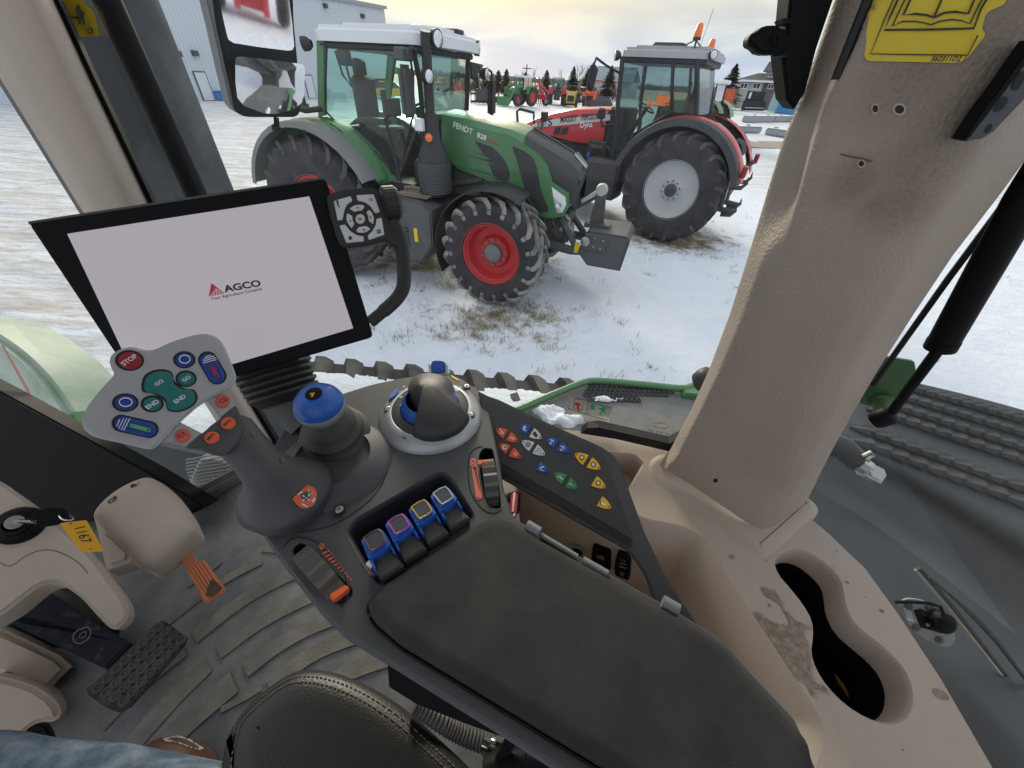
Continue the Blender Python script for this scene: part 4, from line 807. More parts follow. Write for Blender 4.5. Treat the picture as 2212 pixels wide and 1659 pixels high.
container((1657, 241), (1672, 244), (1671, 196), 4, LB, LB, 'pale blue narrow container left of the bright blue one'); container((1673, 244), (1760, 254), (1687, 197), 4, BC, mat('blue frame', (.05, .18, .4), .5), 'bright blue container at the right of the far yard')
a = GP(1599, 240); b2 = GP(1645, 241); t = empty('bucket_attachment', (a + b2) / 2, math.atan2(b2.y - a.y, b2.x - a.x), 'black loader bucket standing upright between the containers', 'bucket'); Lb = (b2 - a).length / 2; h1 = HT(a, 1612, 217); h2 = HT(a, 1615, 196)
mb = MB(); mb.prism([(-Lb, 0, .1), (-Lb, -.5, .2), (-Lb, -.2, h1), (-Lb, .1, h1)], (2 * Lb, 0, 0), .03); mb.to('bucket', BLK, t, world=False); mb = MB(); mb.box(-Lb * .85, Lb * .8, .1, .2, h1 - .1, h2); mb.to('mesh_guard', BLK, t, world=False); mb = MB(); mb.box(-Lb * .9, Lb * .9, -.52, -.45, h1 * .32, h1 * .38); mb.box(-Lb * .7, -Lb * .5, .05, .09, h1 + .3, h2 - .2); mb.to('cutting_edge', WHT, t, world=False)
# concrete blocks
CON = mat('weathered concrete', (.34, .35, .36), .85, var=.7, vscale=2.5, col2=(.24, .245, .25), bump=.4, bscale=12)
def block(p_a, p_b, top, label, knobs=2):
    a, b_ = GP(*p_a), GP(*p_b); h = HT(a, p_a[0] + 6, top); Lc = (b_ - a).length; r = empty('concrete_block', a, math.atan2(b_.y - a.y, b_.x - a.x), label, 'concrete block', 'concrete blocks edging the yard')
    mb = MB(); mb.box(.05, Lc - .05, 0, .75, 0, h, bev=.09, seg=2); mb.to('body', CON, r, world=False); mb = MB(); [mb.box(Lc * q - .15, Lc * q + .15, .25, .5, h - .01, h + .14, bev=.04) for q in ((.3, .8) if knobs == 2 else (.5,))]; mb.to('knob', CON, r, world=False)
    mb = MB(); mb.box(.1, Lc - .1, .05, .7, h, h + .035, bev=.015); mb.to('snow_cap', SNOW, r, world=False)
block((1613, 265), (1671, 264), 251, 'grey concrete block in the back line, nearest the red tractor'); block((1673, 264), (1722, 263), 251, 'grey concrete block in the back line, next to the cab pillar')
block((1590, 287), (1645, 288), 273, 'smooth concrete block in the front line, behind the red tractor', 1); block((1648, 291), (1704, 299), 276, 'rough concrete block in the front line, end touching the pillar'); block((1725, 266), (1780, 268), 253, 'grey concrete block hidden mostly by the cab pillar')
a, b_ = GP(1585, 246), GP(1760, 252)
mb = MB(); mb.loft([[GP(1590, 318) + ZZ * .012, GP(1590, 304) + ZZ * .012], [GP(1700, 321) + ZZ * .012, GP(1700, 306) + ZZ * .012], [GP(1900, 335) + ZZ * .012, GP(1900, 318) + ZZ * .012]], closed=False); tag(mb.to('dirt_path', mat('frozen mud', (.26, .22, .17), .9, var=.7, vscale=3, col2=(.40, .37, .33)), world=False), kind='structure')
# ---------- trees
NEED = mat('conifer needles', (.06, .085, .05), .8, var=.8, vscale=2, col2=(.11, .125, .075)); NEED2 = mat('dull pine needles', (.15, .15, .085), .8, var=.8, vscale=2, col2=(.22, .19, .11)); BARK = mat('bark', (.09, .07, .055), .9); TWIG = mat('bare twigs', (.16, .13, .11), .9)
def conifer_mesh(seed, h, rad, dens, mt, pw=.9):
    rnd = random.Random(seed); mb = MB(); n = int(dens)
    for i in range(n):
        t = rnd.random() ** .8; z = h * (.12 + .88 * t); rr2 = rad * (1 - t) ** pw * (0.75 + .5 * rnd.random()) + .05; a = rnd.random() * 2 * PI; d = Vector((math.cos(a), math.sin(a), 0)); s_ = Vector((-d.y, d.x, 0))
        droop = -.25 * rr2 if pw < 1 else .1
        for j in range(4):
            f0 = .15 + .85 * (j / 4) ** .9; p = Vector((0, 0, z)) + d * rr2 * f0 + ZZ * (droop * f0 ** 1.5 + rnd.uniform(-.08, .08)); L_ = rr2 * .34 + .08; w_ = (.10 + .22 * rr2 * (1 - f0 * .55)) * rnd.uniform(.6, 1.2)
            tl = rnd.uniform(-.5, .5); mb.raw([p - s_ * w_ + ZZ * tl * .12, p + d * L_ * rnd.uniform(.6, 1.2) - ZZ * .04, p + s_ * w_ - ZZ * tl * .12, p - d * L_ * .4], [(0, 1, 2), (0, 2, 3)])
    bmesh.ops.recalc_face_normals(mb.bm, faces=[]); me = bpy.data.meshes.new('crown'); mb.bm.to_mesh(me); mb.bm.free(); me.materials.append(mt)
    tk_ = MB(); tk_.tube([(0, 0, -.1), (0, 0, h * .5), (0, 0, h * .97)], [h * .02, h * .012, .01], 6); mt_ = bpy.data.meshes.new('trunk'); tk_.bm.to_mesh(mt_); tk_.bm.free(); mt_.materials.append(BARK); return me, mt_
CV = {'spruce': [conifer_mesh(1, 7, 1.9, 620, NEED, .85), conifer_mesh(2, 7, 2.1, 660, NEED, .85)], 'pine': [conifer_mesh(3, 6, 1.5, 460, NEED2, .7), conifer_mesh(4, 6, 1.7, 460, NEED2, .6)]}
def tree(kind, px, ytop, D, label, grp, i=0, nm=None, wf=1):
    b_ = at_dist(px, 200, D); b_.z = 0; h = HT(b_, px, ytop); cm, tm = CV[kind][i % 2]; base = 7 if kind == 'spruce' else 6; r = empty(nm or kind + '_tree', b_, i * 1.7, label, 'tree', grp); k = h / base
    for nm_, me in (('trunk', tm), ('crown', cm)):
        o = bpy.data.objects.new(nm_, me); COL.objects.link(o); o.parent = r; o.scale = (k * wf, k * wf, k)
G_ = 'conifers along the far field'
for i, (px, yt, D, lab) in enumerate([(1008, 157, 92, 'short pine just right of the green cab'), (1028, 156, 95, 'pine above the black grapple'), (1047, 150, 86, 'taller pine behind the mirror arm of the green tractor'), (1076, 152, 88, 'narrow pine left of the hanging mirror'), (1093, 149, 84, 'pine directly beside the hanging mirror of the green tractor'),
                                       (1133, 156, 110, 'small pine under the power pole'), (1178, 151, 80, 'lone pine between the distant green and crimson tractors'), (962, 166, 84, 'pine seen through the green cab windscreen, near its right post'), (975, 164, 90, 'pine seen through the windscreen beside the cab post'), (936, 166, 86, 'pine seen through the windscreen behind the exhaust')]): tree('pine', px, yt, D, lab, G_, i, wf=1.3)
for i, (px, yt, D, lab) in enumerate([(1234, 143, 92, 'dark spruce rising behind the yellow loader'), (1266, 146, 95, 'dark spruce behind the mirror of the red tractor'), (1313, 141, 84, 'dark spruce in front of the farm shed'), (1572, 137, 105, 'dark spruce behind the orange container')]): tree('spruce', px, yt, D, lab, G_, i, wf=1.35 if i < 3 else 1.5)
def bare_mesh(seed, h, spread, n=9):
    rnd = random.Random(seed); mb = MB(); 
    def br(p, d, L_, r_, lv):
        q = p + d * L_; mb.tube([p, (p + q) / 2 + Vector((rnd.uniform(-1, 1), rnd.uniform(-1, 1), 0)) * L_ * .05, q], [r_, r_ * .8, r_ * .5], 4)
        if lv > 0:
            for k in range(4 if lv > 1 else 3):
                d2 = (d + Vector((rnd.uniform(-1, 1), rnd.uniform(-1, 1), rnd.uniform(-.1, .6))) * spread).normalized(); br(p + d * L_ * rnd.uniform(.35, 1), d2, L_ * rnd.uniform(.45, .7), r_ * .5, lv - 1)
    br(Vector((0, 0, -.1)), ZZ, h * .45, h * .012, 3); me = bpy.data.meshes.new('branches'); mb.bm.to_mesh(me); mb.bm.free(); me.materials.append(TWIG); return me
BM = [bare_mesh(11, 8, .45), bare_mesh(12, 8, .6), bare_mesh(13, 5, 1.0)]
for i, (px, D, h, v, lab) in enumerate([(1243, 110, 9, 0, 'tall bare poplar right of the dark spruce'), (1256, 112, 9, 0, 'tall bare poplar furthest right of the pair'), (1122, 120, 6, 1, 'bare round tree left of the power pole'), (1148, 118, 7, 1, 'bare tree right of the power pole'), (1209, 125, 7, 1, 'bare tree above the crimson tractor'), (1552, 100, 6.5, 2, 'bushy bare tree behind the orange container, left of the spruce'), (1586, 100, 6, 2, 'bushy bare tree behind the orange container, right of the spruce'), (1302, 118, 7, 0, 'bare tree left of the farm shed roof'), (1065, 100, 5, 2, 'bare bush behind the mower deck'), (1020, 90, 4, 2, 'bare bush behind the grapple')]):
    b_ = at_dist(px, 200, D); b_.z = 0; o = bpy.data.objects.new('bare_tree', BM[v]); COL.objects.link(o); o.location = b_; k = h / (8 if v < 2 else 5); o.scale = (k, k, k); o.rotation_euler.z = i; tag(o, lab, 'tree', 'leafless trees beyond the yard')
# shelterbelt and brush as one mass
rnd = random.Random(9); mb = MB()
for k in range(2600):
    px = rnd.uniform(930, 1340); D = rnd.uniform(96, 128); b_ = at_dist(px, 200, D); x, y = b_.x, b_.y; z = rnd.uniform(0, 1) ** 1.5 * 2.0; s_ = rnd.uniform(.1, .3); a = rnd.uniform(0, PI); mb.raw([(x - s_ * math.cos(a), y - s_ * math.sin(a), z), (x + s_ * math.cos(a), y + s_ * math.sin(a), z + rnd.uniform(0, .2)), (x, y, z + s_ * 2.5)], [(0, 1, 2)])
tag(mb.to('brush', TWIG, world=False, recalc=False), 'low tangle of leafless brush along the far field edge', 'brush', kind='stuff')
mb = MB()
for k in range(2200):
    px = rnd.uniform(200, 2100); D = rnd.uniform(430, 520); b_ = at_dist(px, 200, D); x, y = b_.x, b_.y; z = rnd.uniform(0, 1) * 3; s_ = rnd.uniform(1.5, 4); a = yaw_to(b_, PI / 2); mb.raw([(x - s_ * math.cos(a), y - s_ * math.sin(a), z - 1), (x + s_ * math.cos(a), y + s_ * math.sin(a), z - 1), (x, y, z + rnd.uniform(1, 2.5))], [(0, 1, 2)])
tag(mb.to('distant_wood', mat('far wood', (.20, .20, .21), .9), world=False, recalc=False), 'thin dark line of woods on the horizon', 'woods', kind='stuff')
for i, (px, yt, D, lab) in enumerate([(1135, 139, 130, 'wooden power pole with crossarm above the pines'), (1335, 141, 150, 'thin power pole beside the red tractor mirror')]):
    b_ = at_dist(px, 200, D); b_.z = 0; h = HT(b_, px, yt); r = empty('power_pole', b_, yaw_to(b_), lab, 'pole'); mb = MB(); mb.tube([(0, 0, 0), (0, 0, h)], .16, 6); mb.to('post', BARK, r, world=False); mb = MB(); mb.box(-.1, .1, -1.2, 1.2, h - .9, h - .7); mb.box(-.1, .1, -.9, .9, h - 2.2, h - 2.05); mb.to('crossarm', BARK, r, world=False)
for i, (px, py, w_, h_, mt_, lab, cat) in enumerate([(1170, 222, 1.6, 1.5, CAST, 'dark folded implement between the distant tractors', 'implement'), (1246, 224, 1.5, 1.3, BLK, 'black bale spear frame behind the yellow loader', 'implement'), (1100, 212, 1.8, 1.0, RED, 'low red implement behind the distant green tractor', 'implement')]):
    b_ = GP(px, py); t = empty('implement', b_, i, lab, cat); mb = MB(); mb.box(-w_ / 2, w_ / 2, -.3, .3, .4, .7); [mb.tube([(-w_ / 2 + w_ * k / 6, -.2, .1), (-w_ / 2 + w_ * k / 6, .1, h_ * .7), (-w_ / 2 + w_ * k / 6, -.3, h_)], .07, 5) for k in range(7)]; mb.tube([(-w_ / 2, .1, h_), (w_ / 2, .1, h_)], .09, 5); mb.to('frame', mt_, t, world=False); wheel(t, w_ / 2, .5, .4, .25, .2, 1, RIMG, .05, 8, .06, det=False, lugs=False)
# second green tractor, seen past the red one
t2 = small_tractor(1518, 300, 2.4, 1.22, GRN, RIMR, 'third big tractor, green with white roof, peeking out behind the red one', roof=WHT)
# dry grass tufts round the machines
rnd = random.Random(21); mb = MB()
def tuft(x, y, n, hh, sp):
    for _ in range(n):
        a = rnd.uniform(0, 2 * PI); r_ = abs(rnd.gauss(0, sp)); px, py = x + math.cos(a) * r_, y + math.sin(a) * r_; L_ = hh * rnd.uniform(.4, 1.2); b = rnd.uniform(0, 2 * PI); lean = rnd.uniform(.3, 1.3) * L_; w_ = .0035; z = gz(px, py) - .025
        d = Vector((math.cos(b), math.sin(b), 0)); s_ = Vector((-d.y, d.x, 0)) * w_; p = Vector((px, py, z)); mb.raw([p - s_, p + s_, p + d * lean * .4 + ZZ * L_ * .7 + s_ * .7, p + d * lean * .4 + ZZ * L_ * .7 - s_ * .7, p + d * lean + ZZ * L_ * .8], [(0, 1, 2, 3), (3, 2, 4)])
for k in range(260):
    px, py = rnd.choice([(rnd.gauss(1090, 90), rnd.gauss(700, 35)), (rnd.gauss(1040, 110), rnd.gauss(690, 30)), (rnd.uniform(780, 1600), rnd.uniform(560, 830)), (rnd.gauss(960, 110), rnd.gauss(610, 25)), (rnd.gauss(1090, 70), rnd.gauss(690, 22)), (rnd.gauss(1480, 80), rnd.gauss(525, 25))])
    p = GP(px, py); tuft(p.x, p.y, rnd.randint(3, 22), .09, .10)
for k in range(90): p = GP(rnd.gauss(1800, 260), rnd.gauss(520, 110)); tuft(p.x, p.y, rnd.randint(2, 9), .10, .12)
tag(mb.to('dry_grass', mat('dry grass blades', (.30, .25, .13), .8, var=.8, vscale=6, col2=(.14, .12, .06)), world=False, recalc=False), 'yellowed dry grass tufts poking through the snow', 'grass', kind='stuff')
# ------------------------------------------------------------------ cab interior: materials
BEI = mat('beige cab trim', (.50, .425, .36), .6, var=.5, vscale=7, col2=(.41, .345, .29), bump=.35, bscale=420, spec=.3, thr=(.45, .8))
BEIL = mat('beige leathery trim', (.395, .335, .285), .55, var=.45, vscale=5, col2=(.32, .268, .225), bump=.9, bscale=300, spec=.35)
CONS = mat('charcoal console plastic', (.060, .064, .072), .55, var=.55, vscale=9, col2=(.082, .081, .080), bump=.3, bscale=900, spec=.4)
CONP = mat('console panel plastic', (.040, .042, .046), .5, var=.5, vscale=10, col2=(.06, .06, .062), bump=.2, bscale=900)
PADM = mat('worn armrest fabric', (.031, .032, .035), .8, var=1, vscale=18, col2=(.055, .053, .051), bump=1, bscale=1100, spec=.15, thr=(.36, .70))
BLACK = mat('black trim', (.005, .0055, .007), .55, spec=.16)
SEAL = mat('rubber seal', (.008, .009, .011), .6)
SILV = mat('silver plastic', (.42, .44, .46), .36, .45, var=.25, vscale=12, col2=(.36, .37, .385))
CHR = mat('chrome', (.75, .76, .78), .15, 1)
LEVB = mat('blue plastic trim', (.02, .11, .48), .35, var=.2, vscale=30)
BLU = mat('blue button', (.012, .045, .27), .32); TEA = mat('teal button', (.012, .15, .15), .38); REDB = mat('red button', (.28, .015, .03), .35); CORAL = mat('coral button', (.55, .10, .07), .42); ORB = mat('orange button', (.68, .12, .035), .38)
WPR = mat('white marking', (.68, .70, .73), .5); WSH = mat('white button', (.66, .68, .70), .4); YBT = mat('amber button', (.80, .48, .03), .4); GBT = mat('green button', (.04, .26, .09), .4); OBT = mat('orange red key', (.72, .12, .04), .4); BBT = mat('blue key', (.02, .10, .42), .35)
DKP = mat('dark print', (.03, .03, .035), .5)
FLR = mat('rubber floor mat', (.082, .090, .10), .5, var=1, vscale=7, col2=(.21, .207, .198), bump=.35, bscale=300, thr=(.38, .68)); RIBM = mat('dusty mat rib', (.125, .122, .112), .8, var=1, vscale=11, col2=(.21, .20, .172), bump=.4, bscale=200)
LEA = mat('black leather', (.012, .012, .013), .36, var=.4, vscale=4, col2=(.022, .021, .020), bump=.35, bscale=380, spec=.5)
DEN = mat('blue denim', (.045, .075, .125), .9, var=1, vscale=22, col2=(.17, .22, .28), bump=1, bscale=300, thr=(.42, .66))
EXTB = mat('dusty black fender plastic', (.018, .023, .028), .5, var=.8, vscale=2.5, col2=(.052, .060, .065), thr=(.38, .75)); EXTG = mat('dusty grey step plate', (.13, .135, .135), .7, var=.8, vscale=7, col2=(.22, .22, .21))
GLS = glassmat('cab glass', (.95, .975, .975), .45, .014, (.6, .62, .65), (1, 1, 3))
def plR(r): return (CAM + RT * r, RT)
def R_(x, y, r): return PL(x, y, plR(r))
def thing(name, pts, label, cat, group=None):
    c = sum((Vector(p) for p in pts), Vector((0, 0, 0))) / len(pts); c.z = min(p[2] for p in pts); return empty(name, c, 0, label, cat, group)
def zl(pts, z): return [ZP(x, y, z) for x, y in pts]
def ppl(pts, pl): return [PL(x, y, pl) for x, y in pts]
def wpane(name, pts, label, mt=GLS):
    r = thing(name, pts, label, 'window'); mb = MB(); mb.raw(pts, [tuple(range(len(pts)))]); mb.to('glass', mt, r, recalc=False); return r
SG = wpane('side_window', [CF(1.42, .535, 1.86), CF(-.30, .535, 1.86), CF(-.30, .535, 3.7), CF(1.42, .535, 3.7)], 'dusty side window between the two beige pillars')
RG2 = wpane('rear_side_window', [CF(-.36, .535, 1.9), CF(-1.9, .535, 1.9), CF(-1.9, .535, 3.7), CF(-.36, .535, 3.7)], 'rear side window right of the wide pillar, with green hinge plate')
WG = wpane('windscreen', [CF(1.46, .50, 1.9), CF(1.75, -1.2, 1.9), CF(1.75, -1.2, 3.7), CF(1.46, .50, 3.7)], 'windscreen left of the front pillar')
# ---------------- B pillar (right)
Lv = [((1850, -150), (1905, -150), (2010, -150), (2330, -150), (2420, -150), (2560, -150)), ((1801, 0), (1862, 0), (1900, 0), (2215, 0), (2330, 0), (2470, 0)), ((1765, 105), (1822, 105), (1850, 105), (2150, 105), (2262, 105), (2400, 105)), ((1730, 205), (1782, 205), (1800, 205), (2085, 205), (2190, 205), (2320, 205)),
      ((1691, 300), (1750, 300), (1762, 300), (2030, 300), (2125, 300), (2250, 300)), ((1655, 417), (1722, 417), (1728, 417), (1970, 417), (2060, 417), (2165, 417)), ((1615, 553), (1650, 553), (1700, 553), (1890, 553), (1975, 553), (2060, 553)),
      ((1575, 680), (1605, 680), (1650, 680), (1830, 680), (1905, 680), (1975, 680)), ((1530, 800), (1555, 800), (1600, 805), (1765, 810), (1835, 812), (1895, 805)), ((1490, 890), (1510, 895), (1560, 905), (1720, 925), (1790, 915), (1845, 890)), ((1450, 965), (1470, 975), (1530, 1005), (1688, 1062), (1732, 1040), (1792, 985)), ((1424, 1002), (1440, 1015), (1500, 1052), (1641, 1148), (1668, 1140), (1740, 1092))]
rows = []
for i, r in enumerate(Lv):
    hi = i < 6; rr = [.475, .452 if hi else .428, .415 if hi else .412, .398, .408, .478]
    pr = [R_(*p, q) for p, q in zip(r, rr)]; pr = [ZP(*k, 2.334) if (p.z < 2.334 and i > 6) else p for p, k in zip(pr, r)]
    pr = [R_(r[0][0] + 8, r[0][1], .53)] + pr + [R_(r[5][0] - 12, r[5][1], .53)]
    out = []
    for k in range(len(pr) - 1):   # catmull through the section
        p0, p1, p2, p3 = pr[max(k - 1, 0)], pr[k], pr[k + 1], pr[min(k + 2, len(pr) - 1)]
        for j in range(5):
            t = j / 5; out.append(.5 * ((2 * p1) + (p2 - p0) * t * .6 + (2 * p0 - 5 * p1 + 4 * p2 - p3) * 0 * t) if False else p1.lerp(p2, t * t * (3 - 2 * t) if k in (1, 2, 5) else t))
    out.append(pr[-1]); rows.append(out)
fine = []
for a, b_ in zip(rows, rows[1:]):
    for j in range(4): fine.append([p.lerp(q, j / 4) for p, q in zip(a, b_)])
fine.append(rows[-1])
for _ in range(1):   # soften the section
    for r in fine:
        q = [p.copy() for p in r]
        for k in range(1, len(r) - 1): r[k] = (q[k - 1] + q[k] * 2 + q[k + 1]) / 4
bp = thing('cab_pillar', [R_(1640, 1100, .42)], 'wide beige right cab pillar with yellow sticker, screw holes and grimy marks', 'cab pillar')
mb = MB(); mb.loft(fine, closed=False)
# worn patch as a material mask
bpm = BEIL.copy(); bpm.name = 'beige pillar trim'; nt = bpm.node_tree; N = nt.nodes; L = nt.links; bs = N['Principled BSDF']; old = bs.inputs['Base Color'].links[0].from_socket; geo = N.new('ShaderNodeNewGeometry'); sep = N.new('ShaderNodeSeparateXYZ'); L.new(geo.outputs['Position'], sep.inputs[0])
def blob3(p, r, r1):
    vs_ = N.new('ShaderNodeVectorMath'); vs_.operation = 'DISTANCE'; L.new(geo.outputs['Position'], vs_.inputs[0]); vs_.inputs[1].default_value = p; return mr(vs_.outputs['Value'], r1, r, 0, 1, True)
g_ = None
for (x, y, r0, r1) in ((2085, 215, .005, .07), (2000, 340, .005, .06), (1950, 430, .002, .045), (2150, 120, .01, .08), (1990, 150, .0, .07), (1850, 390, .002, .035), (1900, 440, .0, .03)):
    q = blob3(R_(x, y, .405), r0, r1); g_ = q if g_ is None else mth('MAXIMUM', g_, q)
ngr = N.new('ShaderNodeTexNoise'); ngr.inputs['Scale'].default_value = 320; ngr.inputs['Detail'].default_value = 6; ngr.inputs['Roughness'].default_value = .8; L.new(geo.outputs['Position'], ngr.inputs['Vector'])
gf = mth('MULTIPLY', g_, mr(ngr.outputs['Fac'], .3, .7, .3, .8)); L.new(mixc(gf, old, (.15, .115, .082)), bs.inputs['Base Color'])
BP = mb.to('trim', bpm, bp, smooth=50)
for (x, y, rx, ry) in ((1890, 235, 6, 8), (1942, 236, 10, 9), (1860, 353, 6, 6), (1546, 1037, 5, 5)):
    decal('screw_hole', ell(x, y, rx * 1.5, ry * 1.5), BP, BEI, bp, off=.0008); decal('screw_hole', ell(x, y, rx, ry), BP, SEAL, bp, off=.0012)
YS = mat('yellow sticker', (.72, .56, .03), .45, var=.3, vscale=40, col2=(.6, .44, .03))
st = decal('sticker', cround([(1895, -70), (1866, 122), (1872, 132), (2062, 136), (2084, 130), (2128, 75), (2119, 62), (2122, 50), (2128, 30), (2140, 22), (2168, 10), (2190, -60)], 8, 2), BP, YS, bp, off=.0012, grid=16)
def stroke(pts, wd, target, mt, par, nm='print', off=.0016, closed=False):
    """printed line of the given width on a surface"""
    mb = MB(); n = len(pts); Q = []
    for i in range(n):
        a = Vector(pts[i - 1] if (i or closed) else pts[0]); c = Vector(pts[(i + 1) % n] if (i < n - 1 or closed) else pts[-1]); d = (c - a)
        if d.length < 1e-6: d = Vector((1, 0))
        d.normalize(); nn = Vector((-d.y, d.x)) * wd / 2; P = []
        for s_ in (1, -1):
            p, nm_ = hit(target, pts[i][0] + nn.x * s_, pts[i][1] + nn.y * s_)
            if p is None: break
            P.append(p + nm_ * off)
        if len(P) == 2: Q.append(P)
    if len(Q) < 2: return
    for a, b_ in zip(Q, Q[1:] + ([Q[0]] if closed else [])): mb.raw([a[0], a[1], b_[1], b_[0]], [(0, 1, 2, 3)])
    return mb.to(nm, mt, par, recalc=False)
KB = mat('black sticker print', (.02, .018, .012), .5)
def sp(q): return (1474.7 + .33333 * q[0], .33333 * q[1])   # crop coords helper
stroke(resamp([sp(q) for q in ((1390, -20), (1215, 350), (1840, 357), (1990, 60))], 14)[:-6] if False else [sp(q) for q in ((1380, -40), (1300, 140), (1215, 350), (1500, 355), (1840, 358), (1905, 230), (1960, 120))], 3, st, KB, st)
stroke([sp(q) for q in ((1410, -40), (1350, 90), (1305, 195), (1600, 193), (1880, 185), (1925, 60), (1980, -30))], 5, st, KB, st)
stroke([sp(q) for q in ((1455, -40), (1355, 170), (1420, 140), (1500, 140), (1560, 150), (1605, 162), (1660, 140), (1740, 128), (1800, 135), (1855, 155), (1900, 60), (1960, -50))], 3.4, st, KB, st)
stroke([sp(q) for q in ((1490, -40), (1425, 100), (1500, 92), (1570, 98), (1625, 115), (1690, 85), (1760, 78), (1845, 90), (1900, -40))], 5, st, KB, st)
stroke([sp(q) for q in ((1690, -40), (1625, 108))], 4.5, st, KB, st)
text_on('lettering', '562311D2 1', sp((1598, 397)), sp((1818, 397)), BP, KB, st, bold=.02, off=.0018)
mb = MB(); mb.tube([R_(1890, -60, .42), R_(1874, 0, .424), R_(1838, 90, .424), R_(1806, 172, .424)], .0035, 6); mb.to('trim_slot', SEAL, bp)
stroke([sp((1020, 995)), sp((1090, 1015)), sp((1150, 1022)), sp((1225, 1045))], 3, BP, mat('scuff', (.10, .075, .055), .8), bp, 'scuff')
# black bracket with connector, top
mb = MB(); q = [(1712, -60), (1701, 45), (1696, 80), (1688, 110), (1699, 215), (1716, 237), (1740, 200), (1765, 105), (1801, 0), (1830, -90)]; mb.prism([R_(x, y, .452) for x, y in q], RT * .03, .002)
br = thing('antenna_bracket', [R_(1740, 200, .46)], 'flat black plate on the window side of the right pillar', 'bracket'); mb.to('plate', BLACK, br)
mb = MB(); mb.prism([R_(x, y, .445) for x, y in smoothpts([(1616, 88), (1621, 75), (1636, 68), (1650, 55), (1682, 54), (1688, 62), (1704, 62), (1704, 108), (1690, 112), (1682, 118), (1640, 118), (1628, 104), (1617, 100)], 1)], RT * .02, .003, both=True); mb.to('connector', BLACK, br)
mb = MB(); [mb.prism([R_(x, y, .440) for x, y in ((1668 + k * 5, 75), (1671 + k * 5, 75), (1671 + k * 5, 98), (1668 + k * 5, 98))], RT * .003) for k in range(4)]; mb.prism([R_(x, y, .44) for x, y in ((1690, 40), (1712, 38), (1710, 50), (1694, 52))], RT * .02); mb.prism([R_(x, y, .44) for x, y in ((1688, 114), (1704, 112), (1700, 122), (1684, 120))], RT * .02); mb.to('rib', BLACK, br)
# grey slotted bracket on the rear edge of the pillar
mb = MB(); mb.prism([R_(x, y, .385) for x, y in ((2240, 90), (2180, 175), (2122, 250), (2084, 302), (2090, 306), (2125, 300), (2150, 285), (2212, 220), (2300, 110))], RT * .015, .002); hb = thing('slotted_bracket', [R_(2120, 290, .39)], 'slotted grey metal bracket at the upper right edge', 'bracket'); p_ = mb.to('plate', mat('grey bracket', (.07, .085, .10), .45), hb)
mb = MB(); mb.prism([R_(x, y, .383) for x, y in ((2235, 85), (2175, 170), (2118, 245), (2080, 302), (2088, 306), (2130, 255), (2190, 175), (2250, 95))], RT * .012, .001); mb.to('edge_strip', BLACK, hb)
for q in (((2140, 245), (2165, 205), (2180, 212), (2165, 238)), ((2125, 285), (2135, 268), (2142, 266), (2142, 278), (2130, 288)), ((2180, 190), (2205, 150), (2218, 160), (2195, 200))): decal('slot', smoothpts(list(q), 2), p_, SEAL, hb)
# ---------------- side console with cup holder
ZC = 2.33
outer = [(1068, 915), (1262, 932), (1330, 948), (1455, 976), (1560, 1010), (1700, 1070), (1724, 1098), (1787, 1150), (1869, 1228), (1939, 1325), (2032, 1466), (2144, 1659), (2290, 1930), (1990, 2200), (1400, 2200), (1300, 1700), (1085, 1330)]
cup = [(525, 450), (560, 400), (640, 375), (740, 400), (850, 480), (920, 560), (940, 640), (950, 720), (1000, 820), (1100, 900), (1200, 980), (1290, 1080), (1340, 1200), (1340, 1310), (1290, 1390), (1200, 1415), (1080, 1380), (950, 1300), (840, 1190), (770, 1080), (740, 980), (755, 890), (750, 800), (700, 710), (620, 610), (550, 530)]
cup = smoothpts([(1474.7 + .37164 * x, 1042.4 + .37164 * y) for x, y in cup], 1)
tub = cround([(1082, 955), (1285, 1065), (1392, 1120), (1470, 1133), (1515, 1155), (1545, 1200), (1600, 1284), (1680, 1410), (1772, 1545), (1785, 1580), (1770, 1640), (1700, 1800), (1420, 1900), (1320, 1650), (1105, 1300)], 25, 3)
pock = cround([(1300, 975), (1371, 980), (1392, 1000), (1387, 1013), (1360, 1060), (1320, 1040)], .2, 3)
sc_ = thing('side_console', zl([(1600, 1300)], 1.9), 'beige moulded side console under the right window with stained top', 'console')
def holed(outer, holes, z, mt, parent, name, skirt=.05, ch=.004):
    """flat moulded top with openings; every opening gets a rolled lip and a wall"""
    loops = [[Vector((p.x, p.y, 0)) for p in zl(outer, z)]] + [[Vector((p.x, p.y, 0)) for p in zl(h['p'], z)] for h in holes]
    tri = tessellate_polygon(loops); vs = [v for l in loops for v in l]; vs = [Vector((v.x, v.y, z)) for v in vs]; mb = MB(); mb.raw(vs, tri); mb.to(name, mt, parent, smooth=30)
def ringwall(pts, z, steps, mt, parent, name, floor=None, smooth=50):
    """opening wall: steps of (inset metres, drop metres)"""
    P = zl(pts, z); mb = MB(); k = len(P); ar = sum((P[i].x * P[(i + 1) % k].y - P[(i + 1) % k].x * P[i].y) for i in range(k)); sg = 1 if ar > 0 else -1; R = []
    for ins, dr in steps:
        ring = []
        for i in range(k):
            a = P[i] - P[i - 1]; c = P[(i + 1) % k] - P[i]; na = Vector((-a.y, a.x, 0)).normalized() * sg; nc = Vector((-c.y, c.x, 0)).normalized() * sg; m_ = na + nc; m_ = m_.normalized() if m_.length > 1e-6 else na; ring.append(P[i] + m_ * ins - ZZ * dr)
        R.append(ring)
    mb.loft(R, closed=True); o = mb.to(name, mt, parent, smooth=smooth, recalc=True)
    if floor:
        mb = MB(); tri = tessellate_polygon([[Vector((p.x, p.y, 0)) for p in R[-1]]]); mb.raw(R[-1], tri); mb.to('bottom', floor, parent)
    return o
holed(outer, [{'p': cup}, {'p': tub}, {'p': pock}], ZC, BEI, sc_, 'top'); TOP = sc_.children[0]
